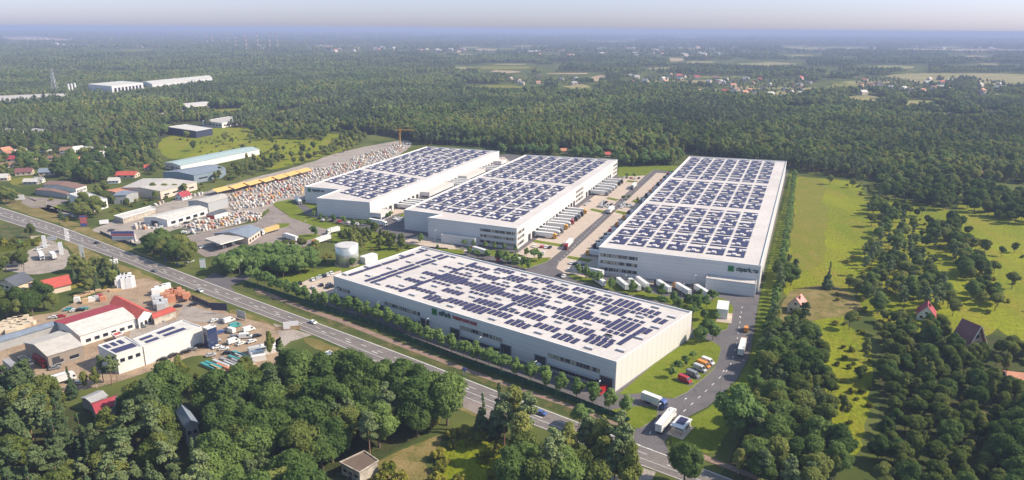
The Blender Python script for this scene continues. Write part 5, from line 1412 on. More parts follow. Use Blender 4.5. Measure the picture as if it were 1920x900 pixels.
for px_, py_, k_, s_ in [(935, 812, 'spruce_tree', 1.35), (965, 822, 'birch_tree', 1.25), (990, 842, 'pine_tree', 1.15), (985, 896, 'broadleaf_tree', 1.1), (1040, 915, 'pine_tree', 1.15), (1066, 890, 'birch_tree', 1.15),
                          (1100, 878, 'pine_tree', 1.15), (1122, 890, 'birch_tree', 1.2), (1158, 900, 'pine_tree', 1.3), (960, 940, 'oak_tree', 1.05), (1010, 950, 'broadleaf_tree', 1.15),
                          (905, 806, 'spruce_tree', 1.0), (1082, 915, 'broadleaf_tree', .9), (1030, 940, 'pine_tree', 1.15), (1120, 945, 'broadleaf_tree', 1.0), (1150, 930, 'pine_tree', 1.2), (975, 870, 'birch_tree', 1.2), 
                          (945, 835, 'pine_tree', 1.1), (1130, 915, 'birch_tree', 1.1), (1062, 940, 'oak_tree', 1.0), (990, 925, 'oak_tree', 1.0), (1170, 915, 'pine_tree', 1.15), (1180, 945, 'birch_tree', 1.2), (1085, 800, 'young_tree', 1.2)]:
    at_px(k_, px_, py_, s_ * 1.12, '{k} in the tall clump between clearing and main road', 'tall clump beside the road')
at_px('oak_tree', 1284, 908, 0.92, 'lone broad tree on the near side of the main road opposite the gatehouse')
for px_, py_, s_ in [(835, 870, .9), (850, 840, 1.0), (812, 800, 1.2), (880, 835, .9), (905, 865, 1.1), (860, 905, 1.0), (925, 900, 1.2), (895, 920, 1.0), (822, 862, 1.3), (826, 884, 1.1), (820, 905, 1.2), (845, 822, 1.1), (868, 816, 1.2), (900, 828, 1.3), (935, 850, 1.4), (730, 890, 1.4), (750, 905, 1.3), (765, 925, 1.3), (715, 905, 1.2)]:
    at_px('bush', px_, py_, s_, 'grey green bush at the bright clearing by the derelict shed', 'bushes of the clearing')
# big tree right of the gate, hedge trees
at_px('shade_tree', 1380, 822, 1.85, 'large pale green round tree standing on the lawn right of the gatehouse')
at_px('shade_tree', 1408, 790, 1.0, 'second crown behind the large round tree on the gatehouse lawn')
at_px('young_tree', 1415, 735, 1.3, 'small tree on the lawn strip behind the large round tree')
# roadside row of young trees
ROW = [(470, 527), (520, 547), (560, 562), (608, 577), (645, 585), (664, 590), (702, 604), (740, 617), (800, 645), (868, 670), (940, 699), (990, 714), (1038, 733), (1099, 753), (1160, 775), (1195, 788)]
ORD = ['first', 'second', 'third', 'fourth', 'fifth', 'sixth', 'seventh', 'eighth', 'ninth', 'tenth', 'eleventh', 'twelfth', 'thirteenth', 'fourteenth', 'fifteenth', 'sixteenth', 'seventeenth', 'eighteenth', 'nineteenth', 'twentieth']
TENS = {2: 'twenty', 3: 'thirty', 4: 'forty', 5: 'fifty', 6: 'sixty', 7: 'seventy', 8: 'eighty'}
def ordw(i):
    i += 1
    if i <= 20: return ORD[i - 1]
    t, u = divmod(i, 10)
    return {2: 'twentieth', 3: 'thirtieth', 4: 'fortieth', 5: 'fiftieth', 6: 'sixtieth', 7: 'seventieth', 8: 'eightieth'}[t] if u == 0 else TENS[t] + ' ' + ORD[u - 1]
def along_px(P, step):
    W = GP(P); out = []; carry = 0
    for a, b in zip(W, W[1:]):
        d = math.dist(a, b); t = carry
        while t < d: out.append(lerp(a, b, t / d)); t += step
        carry = t - d
    return out
for i, (x, y) in enumerate(along_px(ROW, 7.4)):
    TREES.append(('young_tree', x, y, random.uniform(1.2, 1.38), f'young round tree in the row along the main road, {ordw(i)} from its left end', 'young trees in a row along the main road'))
ROW2 = [(1489, 332), (1484, 372), (1478, 420), (1470, 470), (1462, 520), (1455, 560), (1448, 590), (1440, 625), (1430, 660), (1420, 700)]
for i, (x, y) in enumerate(along_px(ROW2, 6.0)):
    TREES.append(('young_tree', x, y, random.uniform(.85, 1.05), f'small round tree in the row right of the wide hall, {ordw(i)} from its far end', 'young trees in a row beside the wide hall'))
# single lawn trees
for k, (px_, py_, s_, w_) in enumerate([(1325, 630, 1.35, 'left one of the touching pair at the hall corner'), (1312, 644, 1.3, 'nearer one of the touching pair at the hall corner'), (1336, 638, 1.25, 'right one of the touching pair at the hall corner'), (1298, 674, .62, 'farthest of the four small ones in a line'),
      (1285, 686, .68, 'second farthest of the four small ones in a line'), (1271, 695, .72, 'third of the four small ones in a line'), (1259, 708, .8, 'nearest of the four small ones in a line')]):
    at_px('shade_tree' if s_ > 1.2 else 'young_tree', px_, py_, s_ * (.62 if s_ > 1.2 else 1), f'tree on the bright lawn by the parked vans, {w_}', 'lawn trees by the parked vans')
BH = []
for px_, py_ in [(1085, 515), (1098, 522), (1110, 528), (1122, 534), (1146, 543), (1185, 552), (1215, 556), (1240, 560), (1262, 566), (1288, 572), (1305, 576), (1300, 592), (1318, 600), (1308, 582), (1292, 600), (1335, 566), (1325, 578), (1312, 568), (1240, 575), (1270, 582)]:
    BH.append((px_, py_))
for i, (px_, py_) in enumerate(sorted(BH)): at_px('young_tree', px_, py_, random.uniform(.85, 1.2), f'bushy young tree between parked trailers and front hall roof, {ordw(i)} from left', 'young trees behind the front hall')
at_px('young_tree', 1343, 602, .8, 'small tree at the near side of the white container on the lawn')
for i, (px_, py_, s_) in enumerate(sorted([(987, 480, .8), (1003, 486, 1.1), (1012, 490, .9), (880, 478, .8), (895, 484, .9), (915, 487, 1), (935, 490, 1.1), (950, 496, 1.2), (965, 500, 1.2), (980, 503, 1.1), (990, 506, 1.0), (870, 462, .7), (888, 464, .7), (910, 466, .7), (928, 468, .7), (945, 470, .7), (967, 474, .7), (789, 455, .9), (820, 468, .5)])):
    at_px('young_tree', px_, py_, s_, f'young tree on the lawn before the middle hall, {ordw(i)} from the left', 'young trees before the middle hall')
for i, (px_, py_, s_) in enumerate(sorted([(1169, 375, .6), (1179, 374, .6), (1195, 379, .6), (1203, 379, .6), (588, 408, .8), (601, 413, .8), (612, 416, .7), (626, 416, .8), (645, 420, .9), (662, 424, .8), (677, 424, .7), (692, 423, .8), (732, 408, .8), (727, 410, .7), (1176, 333, .7), (1189, 333, .7)])):
    at_px('young_tree', px_, py_, s_, f'small tree in the parking strips of the rear halls, {ordw(i)} from the left', 'small parking lot trees')
# station and grove trees
wood([(275, 470), (300, 462), (345, 472), (372, 490), (368, 503), (330, 497), (290, 485)], 7.5, [('broadleaf_tree', 3), ('oak_tree', 2)], (0.75, .95), 'dark round {k} in the clump between fuel station and main road', 'clump by the fuel station', clear=False)
wood([(405, 512), (440, 500), (480, 490), (500, 482), (560, 485), (596, 498), (590, 512), (555, 522), (520, 528), (500, 520), (470, 512), (430, 519)], 6.4, [('shade_tree', 1)], (0.9, 1.15), 'green round {k} in the grove between fuel station and steel tank', 'grove left of the steel tank', clear=False)
wood([(425, 500), (470, 476), (510, 478), (500, 498), (470, 505)], 7.0, [('shade_tree', 1)], (0.8, 1.05), '{k} at the back of the grove left of the steel tank', 'back of the grove', clear=False)
wood([(635, 458), (650, 440), (700, 440), (730, 452), (770, 462), (760, 475), (700, 470), (680, 478)], 5.8, [('birch_tree', 2), ('broadleaf_tree', 2), ('bush', 2)], (0.45, .72), 'ragged {k} in the thicket behind the steel tank', 'thicket behind the steel tank', clear=False)
wood([(505, 468), (555, 465), (600, 470), (630, 480), (600, 500), (560, 492), (520, 480)], 7, [('birch_tree', 1), ('broadleaf_tree', 2), ('bush', 3)], (0.4, .7), '{k} among scrub left of the steel tank', 'scrub left of the steel tank', clear=False, thin=.3)
at_px('young_tree', 590, 443, 1.1, 'lone small tree on the grass island of the fuel station lot')
at_px('young_tree', 661, 501, .9, 'small tree right before the steel tank')
at_px('birch_tree', 507, 668, .78, 'pale willow like birch beside the works gate at the main road')
at_px('broadleaf_tree', 58, 446, .75, 'ragged tree near the road at the left between two side tracks')
# settlement trees, left
wood([(-20, 572), (60, 575), (138, 572), (140, 585), (95, 600), (-20, 612)], 6.5, [('broadleaf_tree', 4), ('oak_tree', 2), ('bush', 1)], (.65, .95), '{k} in the belt below the coral roofed bungalow', 'belt below the coral roof')
wood([(135, 505), (165, 495), (215, 500), (245, 505), (250, 520), (210, 545), (160, 555), (140, 535)], 6.5, [('spruce_tree', 2), ('broadleaf_tree', 3), ('bush', 2)], (.55, .85), '{k} between the coral bungalow and the stacked white bags', 'trees right of the coral bungalow')
wood([(0, 490), (50, 495), (45, 510), (0, 515)], 7, [('broadleaf_tree', 1)], (.6, .8), 'thin {k} before the slate roofed house', 'trees at the tanker lot', clear=False)
wood([(0, 425), (40, 430), (75, 445), (75, 462), (0, 475)], 6, [('bush', 4), ('young_tree', 1)], (.7, 1.2), '{k} in the scrub above the tall hedge', 'scrub above the hedge')
wood([(-20, 360), (30, 372), (28, 385), (-20, 375)], 6, [('broadleaf_tree', 1)], (.6, .8), '{k} by the white billboard at the left edge', 'trees at the left edge', clear=False)
wood([(-20, 266), (130, 262), (300, 258), (300, 330), (220, 335), (200, 350), (160, 345), (130, 330), (60, 335), (-20, 335)], 10.5, [('broadleaf_tree', 3), ('oak_tree', 2), ('birch_tree', .7), ('bush', 1)], (.5, 1.0), '{k} between the houses of the settlement', 'garden trees of the settlement', thin=.15)
wood([(100, 320), (160, 310), (190, 325), (200, 345), (150, 345), (110, 338)], 8.5, [('oak_tree', 3), ('broadleaf_tree', 1)], (.7, 1.0), 'dark {k} behind the brown roofed halls', 'dark trees behind the brown halls')
wood([(185, 355), (200, 352), (200, 390), (185, 392)], 7, [('broadleaf_tree', 1)], (.6, .8), '{k} right of the white office', 'trees by the white office')
wood([(140, 400), (160, 385), (185, 393), (200, 400), (180, 410), (160, 415), (140, 412)], 7.5, [('broadleaf_tree', 1)], (.7, .95), '{k} behind the red and blue advertising totem', 'trees behind the totem', clear=False)
wood([(205, 385), (260, 372), (350, 350), (385, 345), (385, 355), (320, 372), (250, 392), (215, 402)], 8, [('bush', 4), ('broadleaf_tree', 1.5)], (.55, .9), '{k} on the green bank above the pallet yard', 'bank above the pallet yard', thin=.2, clear=False)
wood([(395, 345), (420, 325), (480, 300), (520, 298), (540, 305), (500, 325), (440, 340)], 9, [('broadleaf_tree', 3), ('bush', 2), ('birch_tree', 1)], (.55, .85), '{k} in the thicket above the yellow canopies', 'thicket above the yellow canopies', thin=.15, clear=False)
wood([(540, 300), (600, 285), (640, 278), (650, 284), (600, 300), (550, 312)], 10, [('broadleaf_tree', 3), ('bush', 2)], (.55, .8), '{k} in the hedge line between meadow and pallet yard', 'hedge line above the pallet yard', thin=.2, clear=False)
wood([(330, 262), (480, 245), (560, 252), (640, 262), (600, 285), (500, 300), (350, 290)], 14, [('bush', 4), ('broadleaf_tree', 1.4)], (.5, 1.0), '{k} scattered on the bright upper meadow', 'scattered growth on the upper meadow', thin=.5, clear=False)
wood([(290, 712), (340, 690), (380, 700), (400, 712), (470, 700), (490, 705), (460, 745), (330, 750), (280, 738)], 6.2, [('broadleaf_tree', 3), ('bush', 3), ('birch_tree', 1)], (.5, .78), 'light {k} between the long office and the foreground wood', 'light trees below the long office', clear=False)
for px_, py_, k_, s_ in [(55, 745, 'spruce_tree', .85), (90, 745, 'spruce_tree', .8), (135, 745, 'spruce_tree', 1.0), (195, 718, 'pine_tree', .75), (210, 722, 'pine_tree', .8), (182, 728, 'birch_tree', .6), (220, 715, 'pine_tree', .7), (160, 730, 'birch_tree', .55)]:
    at_px(k_, px_, py_, s_, '{k} at the lower edge of the dirt truck yard', 'trees at the truck yard edge')
for px_, py_, s_ in [(114, 408, .8), (96, 376, .8), (125, 415, .9), (130, 410, .8)]:
    at_px('spruce_tree' if px_ == 114 else 'bush', px_, py_, s_, '{k} by the parking lot near the white office', 'growth at the office parking')
# ---- right side
wood([(1440, 640), (1452, 600), (1470, 560), (1490, 600), (1520, 610), (1540, 640), (1555, 700), (1565, 780), (1570, 860), (1560, 1010), (1390, 1010), (1340, 905), (1390, 880), (1400, 810), (1425, 740), (1430, 690)], 6.6, [('broadleaf_tree', 3), ('pine_tree', 2.2), ('oak_tree', 2), ('birch_tree', .8)], (.62, .95), '{k} in the strip wood right of the site road', 'strip wood right of the site road')
wood([(1455, 520), (1475, 500), (1490, 520), (1485, 545), (1462, 560)], 6.0, [('oak_tree', 1), ('pine_tree', 1)], (.6, .8), 'dark {k} above the pink roofed house', 'dark trees above the pink roofed house', clear=False)
at_px('spruce_tree', 1551, 541, 1.2, 'lone dark spruce on the bright meadow above the pink roofed house')
at_px('broadleaf_tree', 1556, 346, .7, 'lone round tree at the far end of the bright meadow')
wood([(1642, 605), (1700, 600), (1760, 620), (1790, 650), (1850, 660), (1990, 640), (1990, 1010), (1630, 1010), (1640, 900), (1645, 760), (1650, 680)], 5.6, [('broadleaf_tree', 5), ('bush', 2.5), ('oak_tree', 1.0), ('birch_tree', 1.4)], (.42, .76), 'olive {k} in the dense scrub wood at lower right', 'scrub wood at the lower right')
wood([(1850, 800), (1990, 780), (1990, 1010), (1850, 1010)], 9, [('oak_tree', 1)], (.7, .9), 'big spreading {k} in the lower right corner', 'big trees in the lower right corner')
wood([(1640, 350), (1700, 335), (1800, 350), (1790, 400), (1760, 400), (1700, 380), (1650, 372)], 9, [('oak_tree', 2), ('broadleaf_tree', 3), ('pine_tree', 1)], (.65, .95), '{k} in the wood corner beyond the meadow', 'wood corner beyond the meadow')
area('meadow', [(1612, 372), (1650, 366), (1800, 395), (1850, 450), (1880, 600), (1850, 640), (1620, 610), (1600, 500)], 0.02, 'meadow_bright', clear=False)
wood([(1620, 480), (1700, 470), (1760, 520), (1800, 600), (1760, 585), (1700, 590), (1640, 590), (1610, 560)], 7.6, [('pine_tree', 4), ('broadleaf_tree', 2), ('oak_tree', 2)], (.55, .9), 'dark {k} in the dense part of the wood between the meadows', 'dense part of the wood between the meadows', thin=.06, clear=False)
wood([(1780, 400), (1850, 520), (1880, 590), (1840, 600), (1770, 450)], 7.6, [('broadleaf_tree', 2), ('oak_tree', 2)], (.5, .8), '{k} in the belt along the far right meadow', 'belt along the far right meadow', thin=.1, clear=False)
wood([(1620, 380), (1650, 372), (1720, 400), (1780, 440), (1800, 500), (1700, 480), (1620, 480), (1632, 430)], 8.5, [('pine_tree', 3), ('broadleaf_tree', 3), ('oak_tree', 1.5), ('bush', 2)], (.5, .82), '{k} in the open wood between the two bright meadows', 'open wood between the meadows', thin=.22, clear=False)
wood([(1560, 330), (1620, 340), (1640, 372), (1600, 370)], 12, [('broadleaf_tree', 1), ('bush', 1)], (.5, .7), '{k} at the far right corner of the bright meadow', 'far meadow corner', thin=.2, clear=False)
wood([(1580, 470), (1640, 480), (1625, 600), (1560, 600), (1570, 520)], 10, [('bush', 3), ('broadleaf_tree', 1)], (.5, .9), '{k} scattered along the right side of the bright meadow', 'scattered growth beside the meadow', thin=.35, clear=False)
wood([(1562, 600), (1635, 620), (1628, 860), (1578, 880)], 7, [('bush', 3), ('birch_tree', .6), ('broadleaf_tree', .5)], (.4, .85), 'light {k} in the overgrown lane through the woods', 'growth in the overgrown lane', thin=.42, clear=False)
wood([(1800, 345), (1930, 372), (1980, 420), (1900, 432), (1850, 405), (1810, 395)], 10, [('oak_tree', 1), ('broadleaf_tree', 1)], (.6, .9), '{k} on the far right meadow', 'trees of the far right meadow', thin=.15, clear=False)
wood([(1800, 420), (1840, 450), (1862, 520), (1890, 590), (1850, 600), (1820, 500)], 10, [('oak_tree', 1), ('broadleaf_tree', 2), ('bush', 1)], (.5, .8), '{k} along the left side of the right edge meadow', 'left side of the right edge meadow', thin=.25, clear=False)
wood([(1840, 460), (1960, 480), (1960, 620), (1870, 600)], 16, [('bush', 1), ('broadleaf_tree', .6)], (.5, .8), '{k} scattered on the right edge meadow', 'scattered growth at the right edge', thin=.4, clear=False)
# belt right behind the halls
wood([(780, 276), (830, 262), (960, 268), (1000, 280), (1150, 284), (1170, 296), (1280, 288), (1280, 300), (1180, 306), (1010, 292), (940, 290), (930, 278), (800, 270)], 8.5, [('shade_tree', 4), ('birch_tree', 1)], (.8, 1.15), 'green {k} in the belt just behind the halls', 'belt behind the halls', clear=True)
wood([(1160, 302), (1272, 299), (1284, 305), (1262, 310), (1166, 313)], 7.5, [('shade_tree', 3), ('birch_tree', 1)], (.95, 1.3), 'light green {k} at the far end of the truck road', 'trees at the end of the truck road', clear=False)

for p_ in [[(1180, 146), (1300, 142), (1300, 158), (1180, 158)], [(1330, 150), (1500, 146), (1520, 160), (1500, 188), (1340, 188)], [(1600, 150), (1680, 146), (1770, 170), (1740, 182), (1610, 172)], [(1830, 150), (1880, 155), (1870, 190), (1820, 196)], [(960, 148), (1080, 146), (1080, 160), (960, 160)]]:
    wood(p_, 26, [('broadleaf_tree', 1)], (.45, .7), 'garden {k} in a far village', 'far village trees', clear=False)
for i, (px_, py_) in enumerate([(1040, 289), (1048, 291), (1068, 291), (1076, 292), (1122, 296), (1148, 299), (1158, 300), (1131, 297)]): at_px('shade_tree', px_, py_, .7, f'green tree beside the small red roofs behind the middle hall, {ordw(i)} of them', 'trees beside the small red roofs')
wood([(462, 236), (500, 232), (560, 240), (640, 250), (600, 264), (540, 262), (480, 264)], 9, [('broadleaf_tree', 3), ('birch_tree', 1), ('oak_tree', 1)], (.55, .95), '{k} in the copse on the upper meadow right of the navy hall', 'copse on the upper meadow', thin=.25, clear=False)
wood([(640, 258), (676, 252), (690, 262), (660, 285), (610, 292)], 9, [('broadleaf_tree', 3), ('birch_tree', 1)], (.55, .9), '{k} at the right end of the upper meadow', 'right end of the upper meadow', thin=.15, clear=False)
# ---- sort into individuals and the mass
WORDS = {'broadleaf_tree': 'broadleaf tree', 'shade_tree': 'bright green tree', 'oak_tree': 'large spreading tree', 'pine_tree': 'pine', 'spruce_tree': 'spruce', 'birch_tree': 'birch', 'young_tree': 'young tree', 'bush': 'bush'}
MASS = []
bykind = {}
for t in TREES: bykind.setdefault(t[0], []).append(t)
for kn, L_ in bykind.items():
    h = KINDS[kn][0]
    arr = []
    for t in L_:
        u, v = pix(t[1], t[2], 0); u2, v2 = pix(t[1], t[2], h * t[3])
        vis = -15 < float(u) < 1935 and float(v2) < 905
        sz = float(v - v2)
        arr.append((vis, sz * (1 if t[5] is None or 'row' in (t[5] or '') else 1), t))
    arr.sort(key=lambda a: (-int(a[0]), -(a[1] + (1000 if a[2][5] is None or 'row' in a[2][5] or 'lawn' in a[2][5] else 0))))
    for i, (vis, sz, t) in enumerate(arr):
        _, x, y, s, lab, grp = t
        if i >= 300 or not vis:
            MASS.append((kn, x, y, s)); continue
        lab = lab.replace('{k}', WORDS[kn]); v = random.randrange(NV[kn]); rz = random.uniform(0, 6.28); sc = (s * random.uniform(.92, 1.08), s * random.uniform(.92, 1.08), s)
        if grp: grp = grp + ', ' + WORDS[kn] + ' kind' if grp.find('row') < 0 else grp
        if sz > 26:
            cm, tm = TP[kn][v]
            o = thing(kn, lab, {'bush': 'bush'}.get(kn, 'tree'), (x, y, 0), rz, grp); o.scale = sc
            for nm, me in (('crown', cm), ('trunk', tm)):
                c = bpy.data.objects.new(nm, me); COL.objects.link(c); c.parent = o
        else:
            single(kn, TS[kn][v], (x, y, 0), rz, lab, {'bush': 'bush'}.get(kn, 'tree'), grp, sc)
print('individual trees', sum(min(300, len(l)) for l in bykind.values()), 'mass', len(MASS))

# ---- the forest: one object, instanced on points
def value_noise(X, Y, s, seed):
    r = np.random.default_rng(seed); T = r.uniform(0, 1, (64, 64))
    x = X / s; y = Y / s; xi = np.floor(x).astype(int); yi = np.floor(y).astype(int); fx = x - xi; fy = y - yi; fx = fx * fx * (3 - 2 * fx); fy = fy * fy * (3 - 2 * fy)
    g = lambda a, b: T[a % 64, b % 64]
    return (g(xi, yi) * (1 - fx) + g(xi + 1, yi) * fx) * (1 - fy) + (g(xi, yi + 1) * (1 - fx) + g(xi + 1, yi + 1) * fx) * fy
FK = ['broadleaf_tree', 'oak_tree', 'pine_tree', 'birch_tree', 'bush', 'spruce_tree', 'young_tree', 'shade_tree']
IDX = {}
protos = []
for tier, D in ((0, TS), (1, TF), (2, TFF)):
    for k in FK:
        IDX[(tier, k)] = []
        for v in range(min(3, NV[k])): IDX[(tier, k)].append(len(protos)); protos.append(D[k][v])
fx_, fy_, fi, fs_, fz_ = [], [], [], [], []
for kn, x, y, s in MASS:
    fx_.append([x]); fy_.append([y]); fi.append([random.choice(IDX[(0, kn)])]); fs_.append([s])
def band(y0, y1, step, tier, smul, gapp=0.06):
    """fill between distances y0..y1 across the field of view"""
    xs = y1 * 0.80
    gx, gy = np.meshgrid(np.arange(-xs, xs, step), np.arange(y0, y1, step * .87)); gx[1::2] += step / 2
    X = gx.ravel() + RNG.uniform(-.42, .42, gx.size) * step; Y = gy.ravel() + RNG.uniform(-.42, .42, gx.size) * step
    u, v = pix(X, Y, 0)
    m = (u > -60) & (u < 1980) & (v < 345)
    # near limit of the forest, in photo pixels: everything nearer is built tree by tree
    edge = np.interp(u, [-60, 0, 200, 296, 420, 520, 680, 770, 785, 930, 950, 1160, 1290, 1480, 1560, 1640, 1800, 1980], [268, 268, 258, 256, 245, 238, 250, 262, 272, 272, 284, 288, 284, 322, 330, 340, 345, 345])
    m &= v < edge
    X, Y, u, v = X[m], Y[m], u[m], v[m]
    left = (u < 470) & (v > 185)
    b = blocked(X, Y); X, Y, u, v, left = X[~b], Y[~b], u[~b], v[~b], left[~b]
    n1 = value_noise(X, Y, 90, 3); n2 = value_noise(X, Y, 300, 5); n3 = value_noise(X, Y, 60, 8); n4 = value_noise(X, Y, 260, 12)
    keep = ~((n4 > np.where(Y > 1900, np.where(u > 950, .60, .74), .80)) & (n3 > .40) & (Y > 1000)) & (RNG.uniform(0, 1, len(X)) > gapp) & ~(left & (n3 > 0.62) & (n1 > .3))
    X, Y, n1, n2, n3 = X[keep], Y[keep], n1[keep], n2[keep], n3[keep]
    r = RNG.uniform(0, 1, len(X)); q = n1 * .5 + n2 * .5
    kind = np.where(q > .52, np.where(r < .86, 2, np.where(r < .94, 0, 3)), np.where(q > .46, np.where(r < .35, 0, np.where(r < .8, 1, np.where(r < .88, 2, 3))), np.where(r < .42, 0, np.where(r < .74, 3, np.where(r < .88, 1, 2)))))
    var = RNG.integers(0, 3, len(X)); tab = np.array([IDX[(tier, k)] for k in FK[:4]])
    fi.append(tab[kind, var]); fx_.append(X); fy_.append(Y); fs_.append(RNG.uniform(.72, 1.12, len(X)) * smul * (0.62 + 0.3 * value_noise(X, Y, 40, 21) + .55 * value_noise(X, Y, 230, 41)))
band(640, 1150, 6.9, 0, 1.0)
band(1150, 2200, 7.9, 1, 1.05)
band(2200, 4200, 13, 2, 1.2, .1)
band(4200, 9000, 28, 2, 1.5, .3)
band(9000, 20000, 66, 2, 2.4, .3)
X = np.concatenate(fx_); Y = np.concatenate(fy_); I = np.concatenate(fi).astype(np.int32); S = np.concatenate(fs_)
print('forest instances', len(X))
pc = bpy.data.collections.new('forest_kinds')
for i, me in enumerate(protos):
    ob = bpy.data.objects.new(f'kind_{i:03d}', me); pc.objects.link(ob)
fm = bpy.data.meshes.new('forest'); fm.vertices.add(len(X))
co = np.zeros((len(X), 3), np.float32); co[:, 0] = X; co[:, 1] = Y; fm.vertices.foreach_set('co', co.ravel())
a = fm.attributes.new('kind_index', 'INT', 'POINT'); a.data.foreach_set('value', I)
a = fm.attributes.new('size', 'FLOAT', 'POINT'); a.data.foreach_set('value', S.astype(np.float32))
a = fm.attributes.new('turn', 'FLOAT', 'POINT'); a.data.foreach_set('value', RNG.uniform(0, 6.28, len(X)).astype(np.float32))
fo_ = bpy.data.objects.new('forest', fm); COL.objects.link(fo_)
tag(fo_, 'far off mixed forest of pines and broadleaf trees covering the plain', 'forest', None, 'stuff')
ng = bpy.data.node_groups.new('forest_points', 'GeometryNodeTree')
ng.interface.new_socket('Geometry', in_out='INPUT', socket_type='NodeSocketGeometry'); ng.interface.new_socket('Geometry', in_out='OUTPUT', socket_type='NodeSocketGeometry')
gi = ng.nodes.new('NodeGroupInput'); go = ng.nodes.new('NodeGroupOutput'); iop = ng.nodes.new('GeometryNodeInstanceOnPoints'); ci = ng.nodes.new('GeometryNodeCollectionInfo')
ci.inputs['Collection'].default_value = pc; ci.inputs['Separate Children'].default_value = True; ci.inputs['Reset Children'].default_value = True
def na(n, t):
    x = ng.nodes.new('GeometryNodeInputNamedAttribute'); x.data_type = t; x.inputs['Name'].default_value = n; return x
ai = na('kind_index', 'INT'); asz = na('size', 'FLOAT'); at_ = na('turn', 'FLOAT'); cx_ = ng.nodes.new('ShaderNodeCombineXYZ')
K_ = ng.links.new
K_(gi.outputs[0], iop.inputs['Points']); K_(ci.outputs[0], iop.inputs['Instance']); iop.inputs['Pick Instance'].default_value = True
K_(ai.outputs['Attribute'], iop.inputs['Instance Index']); K_(asz.outputs['Attribute'], iop.inputs['Scale']); K_(at_.outputs['Attribute'], cx_.inputs['Z']); K_(cx_.outputs[0], iop.inputs['Rotation'])
K_(iop.outputs[0], go.inputs[0])
md = fo_.modifiers.new('forest', 'NODES'); md.node_group = ng
# forest floor under the woods
area('forest_floor', [(-60, 300), (290, 285), (420, 240), (680, 248), (780, 268), (1160, 290), (1290, 290), (1480, 322), (1980, 345), (1980, 190), (1300, 180), (900, 165), (-60, 150)], 0.0, 'forest_floor', clear=False)
for p_ in [[(-60, 770), (60, 752), (250, 780), (380, 705), (560, 700), (835, 800), (700, 860), (620, 1010), (-60, 1010)], [(1440, 640), (1470, 540), (1520, 610), (1555, 700), (1570, 860), (1560, 1010), (1390, 1010), (1340, 905), (1400, 810)],
           [(1642, 605), (1990, 640), (1990, 1010), (1630, 1010)], [(900, 790), (1170, 880), (1100, 980), (930, 980)]]:
    area('forest_floor', p_, 0.015, 'forest_floor', clear=False)

# ================================================================== VEHICLES
def car_mesh():
    """passenger car in local axes, nose to +x; returns body, glass, wheel meshes for a paint"""
    pass
def build_profile(prof, w, taper=0.0):
    """extrude a side profile [(x, z)...] (ccw) to width w; upper points pulled in by taper"""
    n = len(prof); vs = []; zt = max(z for _, z in prof); zm = min(z for _, z in prof)
    for s_ in (-1, 1):
        for x, z in prof:
            k = 1 - taper * max(0, (z - zm) / (zt - zm) - .45)
            vs.append((x, s_ * w / 2 * k, z))
    fs = [tuple(range(n - 1, -1, -1)) if False else tuple(range(n)), tuple(range(2 * n - 1, n - 1, -1))]
    fs += [(i, n + i, n + (i + 1) % n, (i + 1) % n) for i in range(n)]
    return vs, fs
WHEEL = MB(); 
def wheel_mesh(r, w, name='wheel'):
    mb = MB(); n = 12
    vs = [(r * math.cos(i * 2 * math.pi / n), s_ * w / 2, r * math.sin(i * 2 * math.pi / n)) for s_ in (-1, 1) for i in range(n)]
    mb.add(vs, [(i, (i + 1) % n, n + (i + 1) % n, n + i) for i in range(n)], 0); mb.add(vs[:n], [tuple(range(n))], 0); mb.add(vs[n:], [tuple(range(n - 1, -1, -1))], 0)
    for s_ in (-1, 1):
        q = [(r * .55 * math.cos(i * 2 * math.pi / 8), s_ * (w / 2 + .015), r * .55 * math.sin(i * 2 * math.pi / 8)) for i in range(8)]
        mb.add(q, [tuple(range(8))], 1)
    return mb.mesh(name, [MATS['tyre'], MATS['steel_grey']])
WC = wheel_mesh(.34, .22); WT = wheel_mesh(.5, .32)
CARP = {}
